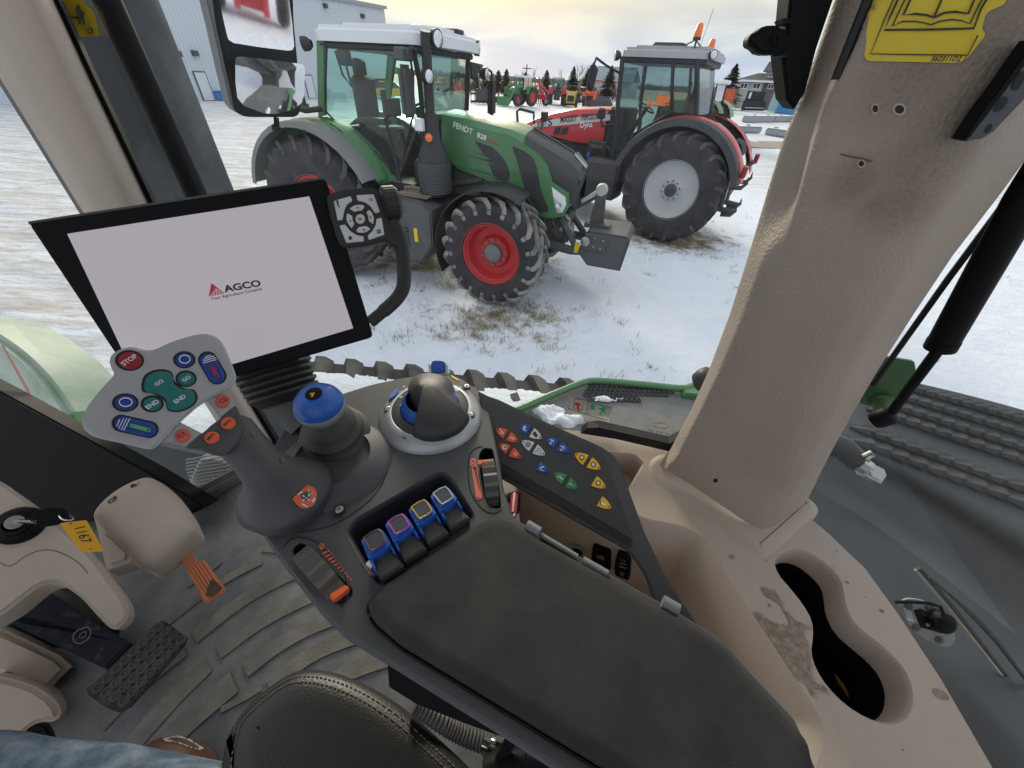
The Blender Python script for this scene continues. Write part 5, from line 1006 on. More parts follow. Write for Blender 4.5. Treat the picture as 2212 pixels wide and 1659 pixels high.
ringwall(cup, ZC, [(0, 0), (.0015, .0015), (.003, .006), (.006, .035)], BEI, sc_, 'cup_holder'); ringwall(cup, ZC, [(.0055, .0345), (.008, .05), (.010, .10)], BLACK, sc_, 'cup_liner', floor=BLACK)
TUB = ringwall(tub, ZC, [(0, 0), (.004, .0015), (.014, .012), (.024, .030), (.027, .055), (.027, .30)], BEI, sc_, 'tray', floor=BEI, smooth=60)
ringwall(tub, ZC, [(.0265, .052), (.0250, .056), (.0265, .059)], SEAL, sc_, 'seam'); ringwall(pock, ZC, [(0, 0), (.002, .003), (.004, .01), (.008, .05)], BEI, sc_, 'pocket', floor=BEI)
mb = MB(); k0_ = zl(outer, ZC); mb.loft([[p for p in k0_[1:12]], [p - ZZ * .006 + RT * .003 for p in k0_[1:12]], [p - ZZ * .25 + RT * .006 for p in k0_[1:12]]], closed=False); mb.to('outer_wall', BEI, sc_, smooth=60)
# plinth under the pillar
mb = MB(); fo = [(1404, 1012), (1418, 990), (1440, 985), (1560, 1030), (1700, 1060), (1758, 1088), (1752, 1110), (1680, 1172), (1655, 1195), (1640, 1198), (1600, 1170), (1500, 1085), (1420, 1045)]; mb.pillow(zl(smoothpts(fo, 2), ZC), ZZ, [(-.008, -.001), (-.004, .0005), (0, .003), (.004, .0052), (.012, .006)]); mb.to('pillar_foot', BEI, sc_, smooth=50)
STAIN = mat('dried spill', (.22, .165, .12), .7, var=1, vscale=120, col2=(.40, .34, .29), bump=.6, bscale=150)
sn = [(450, 610), (500, 625), (548, 640), (575, 700), (590, 740), (630, 780), (650, 800), (690, 815), (745, 838), (755, 865), (720, 850), (690, 870), (715, 920), (738, 950), (735, 1020), (748, 1075), (735, 1090), (760, 1160), (830, 1190), (838, 1225), (780, 1195), (765, 1245), (742, 1230), (720, 1165), (640, 1130), (560, 1110), (500, 1040), (440, 1010), (425, 985), (460, 950), (480, 905), (440, 900), (380, 915), (340, 880), (440, 850), (430, 810), (410, 770), (430, 745), (470, 770), (500, 800), (560, 828), (610, 832), (622, 800), (590, 760), (560, 700), (520, 690), (470, 650)]
rnd = random.Random(4); sn2 = [(1474.7 + .37164 * (x + rnd.uniform(-4, 4)), 1042.4 + .37164 * (y + rnd.uniform(-4, 4))) for x, y in sn]
def rough_outline(pts, step, amp, seed=1):
    rn = random.Random(seed); return [(x + rn.uniform(-amp, amp), y + rn.uniform(-amp, amp)) for x, y in resamp(pts, step)]
sh_ = rough_outline(smoothpts([(1667 + (x - 1667) * 1.07, 1355 + (y - 1355) * 1.05) for x, y in sn2], 1), 5, 2.2, 5)
decal('stain_halo', sh_, TOP, mat('faint spill', (.37, .315, .27), .65, var=.9, vscale=90, col2=(.43, .375, .335), bump=.3, bscale=200), sc_, off=.0005)
decal('stain', rough_outline(smoothpts(sn2, 1), 4, 1.3), TOP, STAIN, sc_, off=.0008)
for (x, y, r1, r2) in ((2032, 1500, 20, 9), (1760, 1285, 3, 3), (1662, 1308, 4, 3), (1655, 1212, 3, 2), (1480, 1060, 2, 1.5), (1580, 1203, 6, 4), (1748, 1195, 4, 2), (1950, 1620, 3, 2), (1690, 1350, 3, 2), (1830, 1258, 5, 2), (1700, 1140, 2, 1.5), (1808, 1190, 3, 2), (1905, 1320, 6, 3), (1870, 1290, 2, 1.5), (1800, 1225, 2, 1), (1750, 1560, 8, 5)):
    decal('spot', rough_outline(ell(x, y, r1, r2, .5, 12), 9, .8, int(x)), TOP, STAIN, sc_, off=.0006)
p = ZP(1860, 1435, ZC - .095); mb = MB(); mb.prism([ZP(x, y, ZC - .094) for x, y in ((1798, 1444), (1815, 1440), (1842, 1480), (1868, 1520), (1872, 1530), (1840, 1515), (1812, 1475))], (0, 0, -.002)); pw = mb.to('paper_scrap', mat('ochre paper', (.42, .27, .08), .8), None); tag(pw, 'ochre scrap of paper at the bottom of the black cup holder', 'paper scrap')
# sockets and hammer on the tray wall
def plate_on(px, target, mt, nm, parent, th=.003, off=.001):
    return decal(nm, px, target, mt, parent, off=off, th=th)
def tubpl(x, y): p, n = hit(TUB, x, y); return (p, n) if p is not None else (R_(x, y, .40), -RT)
tp, tn = tubpl(1296, 1205); TPL = (tp + tn * .004, tn)
def onT(pts, h=0): return [PL(x, y, (TPL[0] + TPL[1] * h, TPL[1])) for x, y in pts]
def itemT(nm, pts, h, mt, par, bev=.001): mb = MB(); mb.prism(onT(pts, h), -TPL[1] * (h + .006), bev); return mb.to(nm, mt, par)
sk = thing('power_socket', onT([(1250, 1190)]), 'round silver rimmed power socket on the tray wall', 'socket'); mb = MB(); c_ = onT([(1250, 1188)])[0]; mb.lathe([(.012, 0), (.012, .004), (.0098, .004), (.009, -.004), (0, -.004)], c_, TPL[1], 24, cap=False); mb.to('rim', CHR, sk, smooth=40); mb = MB(); mb.lathe([(.0098, .0035), (.008, .005), (.004, .002), (0, .003)], c_, TPL[1], 20, cap=False); mb.tube([c_, c_ + TPL[1] * .01 - ZZ * .004], .003, 8); mb.to('insert', BLACK, sk, smooth=40)
us = thing('usb_socket', onT([(1298, 1205)]), 'black double usb socket plate on the tray wall', 'socket'); itemT('plate', cround([(1280, 1179), (1318, 1194), (1317, 1238), (1276, 1220)], .12, 2), .003, BLACK, us); itemT('usb_port', [(1290, 1198), (1305, 1204), (1304, 1211), (1289, 1205)], .0045, STEEL, us, 0); itemT('usb_port', [(1289, 1216), (1302, 1222), (1301, 1229), (1288, 1223)], .0045, STEEL, us, 0)
ax_ = thing('audio_socket', onT([(1345, 1225)]), 'black audio input plate right of the usb sockets', 'socket'); AP = itemT('plate', cround([(1334, 1194), (1352, 1201), (1361, 1216), (1358, 1256), (1327, 1243), (1328, 1215)], .12, 2), .003, BLACK, ax_)
for i, s_ in enumerate(('AUX', 'AUDIO', 'INPUT')): text_on('lettering', s_, (1339 if i else 1342, 1209 + i * 7.5), (1354 if i else 1352, 1213 + i * 7.5), AP, WPR, ax_, bold=.01)
mb = MB(); mb.lathe([(.004, 0), (.004, .004), (.002, .004), (.0018, 0)], onT([(1344, 1238)], .003)[0], TPL[1], 14); mb.to('jack', STEEL, ax_, smooth=40)
tp, tn = tubpl(1110, 1092); HPL = (tp + tn * .012, tn)
hm = thing('safety_hammer', [HPL[0]], 'red emergency hammer in a black holder beside the armrest', 'hammer'); mb = MB(); mb.prism(ppl([(1102, 1064), (1116, 1060), (1126, 1066), (1124, 1106), (1112, 1120), (1100, 1116), (1092, 1108), (1088, 1092), (1084, 1078), (1096, 1074)], HPL), -tn * .02, .002); mb.to('holder', BLACK, hm)
H2 = (HPL[0] + tn * .010, tn); mb = MB(); mb.tube([PL(1112, 1070, H2), PL(1108, 1112, H2)], .0055, 12); mb.prism(ppl([(1082, 1082), (1104, 1086), (1104, 1098), (1086, 1098)], H2), -tn * .01, .002); mb.to('handle', mat('raspberry plastic', (.42, .03, .07), .4), hm, smooth=40)
mb = MB(); mb.tube([PL(1113, 1062, H2), PL(1112.2, 1070, H2)], [.0005, .0045], 10); mb.tube([PL(1108, 1112, H2), PL(1107, 1117, H2)], [.0045, .001], 10); mb.to('tip', CHR, hm, smooth=40)
# black window gasket at the sill
mb = MB(); mb.prism([R_(x, y, .478) for x, y in ((1254, 938), (1268, 927), (1292, 925), (1446, 960), (1500, 935), (1480, 985), (1330, 950))], RT * .02, .002); mb.to('window_gasket', SEAL, SG)
# ------------------------------------------------------------------ armrest console
ZA = 2.44
con = thing('armrest_console', zl([(900, 1200)], 2.36), 'charcoal control armrest with levers, dial and worn padded lid', 'armrest')
bodyo = [(592, 968), (618, 925), (655, 892), (720, 858), (800, 832), (880, 815), (985, 812), (1040, 848), (1052, 880), (1066, 950), (1076, 1000), (1084, 1060), (1098, 1095), (1104, 1118), (1160, 1152), (1300, 1233), (1440, 1312), (1520, 1360), (1575, 1402), (1620, 1455), (1715, 1556), (1775, 1700), (1650, 1900), (1400, 1790), (1219, 1658), (1089, 1574), (843, 1422), (754, 1368), (700, 1318), (655, 1262), (600, 1190), (572, 1150), (556, 1105), (566, 1040)]
bodyo = cround(bodyo, 14, 2)
pocket = cround([(745, 1150), (765, 1122), (940, 1022), (966, 1020), (985, 1045), (1028, 1117), (820, 1266), (785, 1222)], 12, 3)
wl = cround([(632, 1186), (650, 1172), (672, 1185), (760, 1272), (762, 1284), (738, 1306), (726, 1304), (640, 1215)], 8, 3)
wr = cround([(1034, 985), (1044, 968), (1064, 970), (1070, 1000), (1080, 1070), (1082, 1098), (1058, 1096), (1046, 1070), (1038, 1020)], 6, 3)
holed(bodyo, [{'p': pocket}, {'p': wl}, {'p': wr}], ZA, CONS, con, 'housing'); HS = con.children[0]
P0 = zl(bodyo, ZA); cen = sum(P0, Vector((0, 0, 0))) / len(P0)
def outw(P, ins):
    k = len(P); R = []; ar = sum((P[i].x * P[(i + 1) % k].y - P[(i + 1) % k].x * P[i].y) for i in range(k)); sg = 1 if ar > 0 else -1
    for i in range(k):
        a = P[i] - P[i - 1]; c = P[(i + 1) % k] - P[i]; m_ = (Vector((a.y, -a.x, 0)).normalized() + Vector((c.y, -c.x, 0)).normalized()) * sg; R.append(P[i] + (m_.normalized() if m_.length > 1e-6 else Vector()) * ins)
    return R
mb = MB(); mb.loft([P0] + [[p - ZZ * d for p in outw(P0, i_)] for i_, d in ((.0015, .001), (.003, .004), (.0035, .012), (.001, .03), (-.004, .05))], closed=True); mb.to('skirt', CONS, con, smooth=60)
ringwall(pocket, ZA, [(-.0005, -.0005), (.002, .001), (.004, .006), (.005, .045)], mat('pocket inside', (.03, .033, .042), .5), con, 'lever_pocket', floor=BLACK); ringwall(wl, ZA, [(-.0005, -.0005), (.001, .002), (.002, .03)], BLACK, con, 'wheel_slot', floor=BLACK); ringwall(wr, ZA, [(-.0005, -.0005), (.001, .002), (.002, .03)], BLACK, con, 'wheel_slot', floor=BLACK)
# raised wheel surrounds
for q in ([(612, 1180), (622, 1160), (650, 1150), (690, 1160), (740, 1205), (755, 1240), (768, 1290), (742, 1320), (725, 1310)], [(1006, 990), (1014, 968), (1034, 962), (1060, 962), (1068, 985)]): 
    pass
mb = MB(); mb.tube(zl(smoothpts([(612, 1182), (628, 1162), (655, 1160), (690, 1172), (735, 1220), (750, 1250), (754, 1290), (736, 1312)], 2, False), ZA), .0009, 6); mb.to('panel_seam', SEAL, con); mb = MB(); mb.tube(zl(smoothpts([(1042, 964), (1024, 968), (1010, 990), (1012, 1050), (1022, 1075), (1045, 1105), (1070, 1110), (1084, 1100)], 2, False), ZA), .0009, 6); mb.to('panel_seam', SEAL, con); mb = MB(); mb.tube(zl(smoothpts([(845, 980), (838, 1020), (815, 1065), (782, 1096), (740, 1125), (698, 1142), (640, 1150)], 2, False), ZA), .0008, 6); mb.to('panel_seam', SEAL, con)
# mound under the joysticks
mb = MB(); c_ = ZP(724, 1000, ZA); mb.lathe([(.074, -.001), (.072, .002), (.066, .006), (.056, .011), (.050, .014), (.047, .015), (.045, .010), (.02, .006), (0, .006)], c_, ZZ, 48, cap=False); MD = mb.to('mound', CONS, con, smooth=50)
def screw(x, y, z=ZA + .002, r=.0048, par=None, ax=ZZ):
    c_ = ZP(x, y, z); mb = MB(); mb.lathe([(r * 1.45, -.0005), (r * 1.4, .0012), (r * 1.1, .0010), (r * 1.1, -.001)], c_, ax, 18, cap=False); s1 = mb.to('screw_recess', SEAL, par or con, smooth=40); mb = MB(); mb.lathe([(r, -.001), (r, .0018), (r * .8, .0026), (r * .42, .0026), (r * .36, .0008), (0, .0008)], c_, ax, 18, cap=False); mb.to('screw', STEEL, s1, smooth=40)
screw(825, 969, ZA + .004); screw(733, 1102, ZA + .004)
# thumb wheels
def twheel(a, b_, rad, hw, side, orange, tab):
    A_, B_ = ZP(*a, ZA - .004), ZP(*b_, ZA - .004); c_ = (A_ + B_) / 2; d = (B_ - A_).normalized(); ax = ZZ.cross(d); Lh = (B_ - A_).length / 2; c_ = c_ - ZZ * (rad - .018); mb = MB(); n = 18; R1 = []
    pr = []
    for k in range(n * 4): a_ = 2 * PI * k / (n * 4); r_ = rad + .0020 * math.cos(a_ * n); pr.append(c_ + (d * math.cos(a_) + ZZ * math.sin(a_)) * r_)
    mb.loft([[p + ax * hw * s_ for p in pr] for s_ in (-1, -.9, .9, 1)], closed=True, cap=True); w_ = mb.to('thumb_wheel', mat('ribbed wheel rubber', (.085, .083, .076), .6), con, smooth=30)
    mb = MB(); mb.prism(zl(orange, ZA + .010), (0, 0, -.006), .0012); mb.to('finger_tab', ORB, w_)
twheel((645, 1190), (735, 1290), .042, .0095, 1, cround([(712, 1283), (745, 1262), (754, 1268), (751, 1274), (722, 1297), (713, 1293)], .25, 3), 0)
twheel((1050, 985), (1066, 1096), .036, .0085, 1, cround([(1032, 993), (1056, 992), (1064, 998), (1067, 1012), (1060, 1016), (1056, 1002), (1033, 1003)], .2, 3), 0)
# orange scales
OS = mat('orange scale print', (.70, .13, .07), .45)
q = [(1008, 963 + 30), (1017, 991)]
sR = lambda x, y: (740.6 + .18185 * x, 987.5 + .18185 * y)
decal('scale', cround([sR(1512, 40), sR(1530, 15), sR(1575, 18), sR(1592, 110), sR(1515, 110)], .2, 2), HS, OS, con, off=.0008); decal('scale', [sR(1525, 110), sR(1540, 112), sR(1650, 490), sR(1635, 508), sR(1590, 505), sR(1580, 465)], HS, OS, con, off=.0008); decal('scale', [sR(1525, 110), sR(1592, 108), sR(1655, 480), sR(1648, 495), sR(1640, 470), sR(1583, 122), sR(1540, 120)], HS, OS, con, off=.0010)
text_on('lettering', 'MAX', sR(1535, 104), sR(1583, 104), HS, DKP, con, bold=.02, off=.0015); text_on('lettering', 'MIN', sR(1590, 498), sR(1636, 500), HS, DKP, con, bold=.02, off=.0015); stroke([sR(1530, 40), sR(1560, 60), sR(1575, 70)], 2, HS, DKP, con)
for k in range(11):
    f_ = k / 10; cx, cy = 697 + (757 - 697) * f_ * 1.0, 1187 + (1252 - 1187) * f_; hw = 8.5 * (1 - f_ * .85); hh = 2.1
    if k == 0: decal('scale', cround([(688, 1176), (698, 1173), (703, 1184), (693, 1189)], .2, 2), HS, OS, con); continue
    a_ = .55; decal('scale', [(cx - hw, cy + hw * a_ - hh), (cx + hw, cy - hw * a_ - hh), (cx + hw + 1.5, cy - hw * a_ + hh), (cx - hw + 1.5, cy + hw * a_ + hh)], HS, OS, con)
# finger levers
lb = lambda x, y: (740.6 + .18185 * x, 987.5 + .18185 * y)
ZL = ZA + .028
def lever0():
    mb = MB(); mb.prism(zl([lb(*q) for q in ((212, 978), (240, 950), (330, 885), (430, 836), (470, 860), (520, 925), (562, 1008), (530, 1045), (450, 1110), (360, 1165), (300, 1195), (262, 1110))], ZL), (0, 0, -.014), .0025, 2)
    mb.prism(zl([lb(*q) for q in ((300, 1190), (450, 1108), (560, 1012), (600, 1080), (625, 1150), (598, 1130), (560, 1060), (450, 1140), (355, 1200), (388, 1315), (350, 1290))], ZL - .006), (0, 0, -.02), .001, 1)
    o = mb.to('finger_lever', LEVB, con, smooth=35)
    mb = MB(); mb.prism(zl([lb(*q) for q in ((250, 960), (345, 895), (422, 862), (455, 900), (495, 985), (500, 1010), (440, 1055), (345, 1108), (325, 1085))], ZL + .0018), (0, 0, -.003), .0008); mb.to('display_window', mat('smoked window', (.02, .024, .035), .15, spec=.6), o)
    mb = MB(); mb.prism(zl([lb(*q) for q in ((352, 1212), (450, 1165), (582, 1090), (622, 1158), (720, 1280), (440, 1445), (385, 1322))], ZL - .012), (0, 0, -.03), .0015, 2); mb.to('lever_base', mat('dusty lever base', (.045, .045, .044), .7, var=.8, vscale=30, col2=(.075, .07, .06)), o)
    return o
def fr_(o, mt, d):
    P = [Vector((p.x, p.y, p.z)) + d for p in zl([lb(*q) for q in ((246, 958), (345, 890), (424, 858), (460, 900), (500, 985), (505, 1012), (440, 1060), (343, 1114), (320, 1085))], ZL + .0022)]; mb = MB(); mb.tube(P + [P[0]], .0009, 5, cap=False); mb.to('frame', mt, o, smooth=60)
l0 = lever0(); base_ = ZP(*lb(220, 965), ZL)
for i, (q, mt) in enumerate((((220, 965), mat('brown frame', (.10, .06, .05), .4)), ((508, 778), mat('magenta frame', (.40, .07, .38), .35)), ((785, 603), mat('gold frame', (.50, .36, .08), .35)), ((1045, 440), mat('pale frame', (.42, .50, .58), .35)))):
    d = ZP(*lb(*q), ZL) - base_
    if i == 0: o = l0; fr_(o, mt, d)
    else:
        o = l0.copy(); COL.objects.link(o); o.parent = con; o.location = d
        for ch in [c for c in l0.children if not c.name.startswith('frame')]: c2 = ch.copy(); COL.objects.link(c2); c2.parent = o
        fr_(o, mt, Vector())
    o['label'] = ('blue finger lever with brown framed window', 'blue finger lever with magenta framed window', 'blue finger lever with gold framed window', 'blue finger lever with pale framed window')[i]
mb = MB(); mb.prism(zl([(780, 1222), (797, 1208), (803, 1222), (796, 1234), (786, 1230)], ZA - .002), (0, 0, -.012), .002); mb.to('release_tab', WSH, con)
# dial assembly
DC = ZP(932, 897, ZA); dl_ = con
mb = MB(); mb.lathe([(.0775, -.001), (.0770, .002), (.072, .007), (.064, .013), (.0585, .016), (.057, .0155), (.0565, .012)], DC, ZZ, 64, cap=False); RG = mb.to('dial_ring', SILV, con, smooth=60)
mb = MB(); mb.lathe([(.0568, .0145), (.054, .0165), (.044, .019), (.043, .015)], DC, ZZ, 64, cap=False); SR = mb.to('dial_scale', CONP, RG, smooth=60)
mb = MB(); pr = []
for k in range(160): a_ = 2 * PI * k / 160; r_ = .0425 + .0007 * math.cos(a_ * 40); pr.append((r_, a_))
mb.loft([[DC + Vector((math.cos(a_) * r_ * q, math.sin(a_) * r_ * q, h)) for r_, a_ in pr] for q, h in ((1, .012), (1, .020), (.93, .030), (.8, .036))], closed=True); mb.to('blue_dial', LEVB, RG, smooth=25)
dz = lambda x, y: (812 + .124 * x, 812 + .124 * y)
dome = [dz(*q) for q in ((900, -50), (740, -20), (620, 60), (565, 170), (550, 290), (570, 410), (640, 510), (715, 600), (715, 700), (690, 800), (640, 960), (630, 1020), (760, 1065), (890, 1090), (1080, 1080), (1250, 1040), (1400, 970), (1500, 900), (1600, 780), (1640, 700), (1550, 600), (1450, 500), (1392, 420), (1380, 300), (1360, 180), (1300, 80), (1200, 0), (1060, -40))]
HP = zl(smoothpts(dome, 1), ZA + .022); hc = ZP(923, 870, ZA + .022); hc2 = ZP(945, 900, ZA + .022); mb = MB(); R = []
for t, h in ((1, -.012), (1, 0), (.975, .005), (.93, .010), (.85, .0165), (.72, .023), (.55, .028), (.36, .031), (.16, .0325)):
    cc_ = hc2.lerp(hc, min(1, (1 - t) * 1.6)); R.append([cc_ + (p - cc_) * t + ZZ * h * (1 - .5 * min(1, max(0, ((p - hc).length - .035) / .05)) * t) for p in HP])
mb.loft(R, closed=True); mb.bm.faces.new([v for v in mb.bm.verts][-len(HP):]); mb.to('palm_rest', mat('soft black knob', (.03, .031, .034), .5, var=.5, vscale=15, col2=(.055, .053, .05)), RG, smooth=70)
def angd(x, y): q = ZP(x, y, ZA + .012) - DC; return math.atan2(q.y, q.x)
a0, a1 = angd(884, 962), angd(1026, 915); SR = Flat((DC + ZZ * .0185, ZZ)); u_ = Vector((1, 0, 0)); mb = MB(); n = 30; rings = []
a0, a1 = min(a0, a1), max(a0, a1)
for k in range(n + 1):
    a_ = a0 + (a1 - a0) * k / n; e_ = Vector((math.cos(a_), math.sin(a_), 0)); rings.append([DC + e_ * r_ + ZZ * h for r_, h in ((.078, .001), (.0765, .006), (.069, .0135), (.062, .0175), (.059, .0185), (.058, .016))])
mb.loft(rings, closed=True, cap=True); mb.to('dial_segment', mat('satin silver', (.42, .45, .47), .4, .3), RG, smooth=40)
for (x, y) in ((839, 884), (879, 940), (1016, 897), (1008, 836)): screw(x, y, ZA + .012, .0052, RG)
mb = MB(); mb.prism(zl([dz(*q) for q in ((215, 415), (245, 330), (330, 230), (395, 200), (400, 230), (350, 330), (290, 380))], ZA + .016), (0, 0, -.006), .001); mb.to('blue_button', LEVB, RG); mb = MB(); mb.prism(zl([dz(*q) for q in ((1290, -20), (1330, -15), (1460, 75), (1420, 82), (1330, 30))], ZA + .016), (0, 0, -.004), .0006); mb.to('amber_button', YBT, RG)
text_on('lettering', '8', dz(430, 395), dz(470, 375), SR, WPR, RG, off=.001); text_on('lettering', '9', dz(428, 550), dz(468, 540), SR, WPR, RG, off=.001); text_on('lettering', '7', dz(500, 225), dz(535, 205), SR, WPR, RG, off=.001); text_on('lettering', '1', dz(1435, 270), dz(1452, 250), SR, WPR, RG, off=.001)
pb = ZP(945, 812, ZA + .02); mb = MB(); mb.prism([W(x, y, .60) for x, y in smoothpts([(931, 783), (936, 779), (954, 779), (961, 784), (963, 800), (958, 806), (932, 806), (929, 800)], 1)], Fv * .012, .002); rk = mb.to('rocker_switch', LEVB, con, smooth=40); mb = MB(); [mb.prism([W(x + d, y, .601) for x, y in ((925, 786), (930, 790), (932, 806), (926, 806))], Fv * .01, .0005) for d in (0, 37)]; mb.to('rocker_cheek', CHR, rk)
# padded lid
pad = [(793, 1308), (800, 1290), (830, 1264), (1040, 1128), (1068, 1117), (1098, 1124), (1135, 1149), (1300, 1242), (1429, 1315), (1507, 1361), (1563, 1399), (1610, 1455), (1704, 1555), (1745, 1602), (1757, 1660), (1760, 1730), (1600, 1850), (1420, 1730), (1312, 1662), (1052, 1504), (866, 1392), (804, 1338)]
pad = cround(pad, 18, 3); PP = zl(pad, ZA + .010)
PR = [[p - ZZ * .012 for p in PP], [p - ZZ * .004 for p in PP], [p + ZZ * .0 for p in outw(PP, -.0004)]]
for ins, h in ((-.002, .0028), (-.005, .0050), (-.010, .0068), (-.013, .0072)):
    q = outw(PP, ins)
    for _ in range(6 if ins < -.005 else 2): q = [(q[i - 1] + q[i] * 2 + q[(i + 1) % len(q)]) / 4 for i in range(len(q))]
    PR.append([p + ZZ * h for p in q])
mb = MB(); mb.loft(PR, closed=True); mb.raw(PR[-1], tessellate_polygon([[Vector((p.x, p.y, 0)) for p in PR[-1]]])); mb.to('pad', PADM, con, smooth=60)
mb = MB(); mb.tube([p - ZZ * .0085 for p in outw(PP, .0015)], .0016, 6); mb.to('pad_rim', BLACK, con, smooth=60)
mb = MB()
HG = mat('grey hinge', (.17, .185, .20), .5)
for (a_, b_) in (((1138, 1134), (1166, 1151)), ((1431, 1299), (1466, 1319))): mb = MB(); mb.tube([ZP(*a_, ZA + .010), ZP(*b_, ZA + .010)], .0062, 12); mb.to('hinge', HG, con, smooth=40)
mb = MB()
mb.tube([ZP(1167, 1156, ZA + .004), ZP(1247, 1204, ZA + .004)], .0035, 10); mb.tube([ZP(1258, 1211, ZA + .003), ZP(1312, 1242, ZA + .003)], .005, 10); mb.to('hinge_rod', HG, con, smooth=40)
# button wing
p1, p2, p3 = ZP(1060, 990, 2.415), ZP(1370, 1160, 2.415), ZP(1180, 905, 2.452); wn = (p2 - p1).cross(p3 - p1).normalized(); wn = wn if wn.dot(CAM - p1) > 0 else -wn; WPL = (p1, wn)
wg = empty('button_panel', PL(1200, 1000, WPL), 0, 'slanted charcoal button panel with coloured lens shaped keys, right of the armrest', 'button panel')
wout = cround([(1030, 842), (1052, 855), (1075, 862), (1180, 912), (1300, 965), (1328, 985), (1342, 1012), (1392, 1150), (1440, 1250), (1512, 1358), (1470, 1332), (1418, 1305), (1395, 1240), (1360, 1190), (1340, 1178), (1200, 1098), (1100, 1040), (1078, 1030), (1060, 985), (1048, 900)], 10, 2)
mb = MB(); mb.prism(ppl(wout, WPL), -wn * .014, .0035, 3); mb.to('frame', CONS, wg, smooth=35)
WI = (p1 + wn * .0012, wn); win_ = cround([(1050, 872), (1072, 872), (1170, 915), (1284, 966), (1306, 988), (1320, 1030), (1366, 1160), (1362, 1165), (1200, 1068), (1066, 992), (1058, 940)], 8, 3)
mb = MB(); mb.prism(ppl(win_, WI), -wn * .004, .0008); WF = mb.to('key_field', CONP, wg, smooth=35)
mb = MB(); mb.prism(ppl([(1062, 994), (1200, 1070), (1364, 1167), (1362, 1182), (1200, 1088), (1068, 1014)], (p1 + wn * .0018, wn)), -wn * .004); mb.to('finger_groove', SEAL, wg)
kz = lambda x, y: (1042.4 + .16534 * x, 850.3 + .16534 * y)   # from the enlarged crop
def lens(cx, cy, L_, H_, rot, f0=-1, f1=1, n=10):
    up, dn = [], []
    for k in range(n + 1):
        t = f0 + (f1 - f0) * k / n; h = H_ * (1 - t * t) ** .72; up.append((t * L_, -h)); dn.append((t * L_, h))
    c, s_ = math.cos(rot), math.sin(rot); return [kz(cx + x * c - y * s_, cy + x * s_ + y * c) for x, y in up + dn[::-1]]
KPL = (p1 + wn * .0030, wn)
def key(pts, mt, lab=None):
    mb = MB(); mb.prism(ppl(pts, KPL), -wn * .003, .0005); o = mb.to('key', mt, WF and wg, label=lab); return o
def dot(o, x, y, r=11, mt=None): decal('indicator_dot', [kz(x + r * math.cos(a * PI / 4), y + r * math.sin(a * PI / 4)) for a in range(8)], o, mt or DKP, o, off=.0004)
KEYS = []
for (x0, y0, x1, y1, H_, ml, mr_, nm) in ((175, 455, 462, 625, 58, OBT, OBT, 'orange'), (208, 655, 498, 835, 58, OBT, OBT, 'orange'), (473, 405, 770, 580, 60, BBT, WSH, 'blue'), (512, 615, 814, 797, 60, WSH, WSH, 'white'), (826, 577, 1140, 762, 62, BBT, BBT, 'blue'), (1206, 782, 1540, 980, 68, YBT, YBT, 'yellow'), (928, 1037, 1252, 1240, 66, GBT, GBT, 'green'), (545, 825, 860, 1022, 60, None, BBT, 'blue'), (1255, 1015, 1608, 1228, 66, None, YBT, 'yellow'), (1330, 1275, 1680, 1496, 66, None, YBT, 'yellow'), (130, 262, 420, 425, 56, None, None, ''), (880, 790, 1185, 1000, 66, None, None, '')):
    cx, cy = (x0 + x1) / 2, (y0 + y1) / 2; L_ = math.hypot(x1 - x0, y1 - y0) / 2; rot = math.atan2(y1 - y0, x1 - x0)
    if ml is None or mr_ is None:
        q = lens(cx, cy, L_, H_ * 1.15, rot); stroke(q, 1.0, WF, mat('key outline', (.075, .078, .085), .5), wg, 'blank_key', off=.0004, closed=True)
    for side_, mt in ((-1, ml), (1, mr_)):
        if mt is None: continue
        o = key(lens(cx, cy, L_, H_ * 1.12, rot, -.985 if side_ < 0 else .14, -.14 if side_ < 0 else .985), mt, '%s half of a lens shaped key' % {id(OBT): 'orange', id(BBT): 'blue', id(WSH): 'white', id(YBT): 'amber', id(GBT): 'green'}[id(mt)])
        dot(o, cx + side_ * L_ * .86 * math.cos(rot), cy + side_ * L_ * .86 * math.sin(rot)); KEYS.append((o, cx + side_ * L_ * .45 * math.cos(rot), cy + side_ * L_ * .45 * math.sin(rot)))
def kt(i, s_, w_, ang=.55, mt=None, dx=0, dy=0, bold=.03):
    o, x, y = KEYS[i]; x += dx; y += dy; a = kz(x - w_ * math.cos(ang), y - w_ * math.sin(ang)); b_ = kz(x + w_ * math.cos(ang), y + w_ * math.sin(ang)); text_on('lettering', s_, a, b_, o, mt or WPR, o, off=.0006, bold=bold)
def ks(i, pts, wd=1.6, mt=None):
    o, x, y = KEYS[i]; stroke([kz(x + a, y + b_) for a, b_ in pts], wd, o, mt or WPR, o, off=.0006)
def kd(i, pts, mt=None): o, x, y = KEYS[i]; decal('symbol', [kz(x + a, y + b_) for a, b_ in pts], o, mt or WPR, o, off=.0005)
cir = lambda r, cx=0, cy=0, n=14: [(cx + r * math.cos(2 * PI * k / n), cy + r * math.sin(2 * PI * k / n)) for k in range(n)]
ks(0, [(-28, -38), (8, 12), (18, 22)], 2); ks(0, [(-42, 8), (15, 34)], 1.4); ks(0, cir(10, 14, 12), 1.2)
kt(1, 'TMS', 38, .45, dy=18, dx=-4)
kd(2, cir(33)); kt(2, 'P', 12, .4, DKP, dx=0, dy=16); kt(3, 'N', 20, .4, dy=22)
kd(4, [(-30, -5), (-2, -40), (18, -10), (-10, 8)]); kd(4, [(-34, 16), (10, 40), (24, 34), (-24, 0)]); kd(5, cir(20, -6, -18), DKP); kd(5, cir(20, 8, 20), DKP); ks(5, [(-34, 0), (34, 6)], 3, DKP)
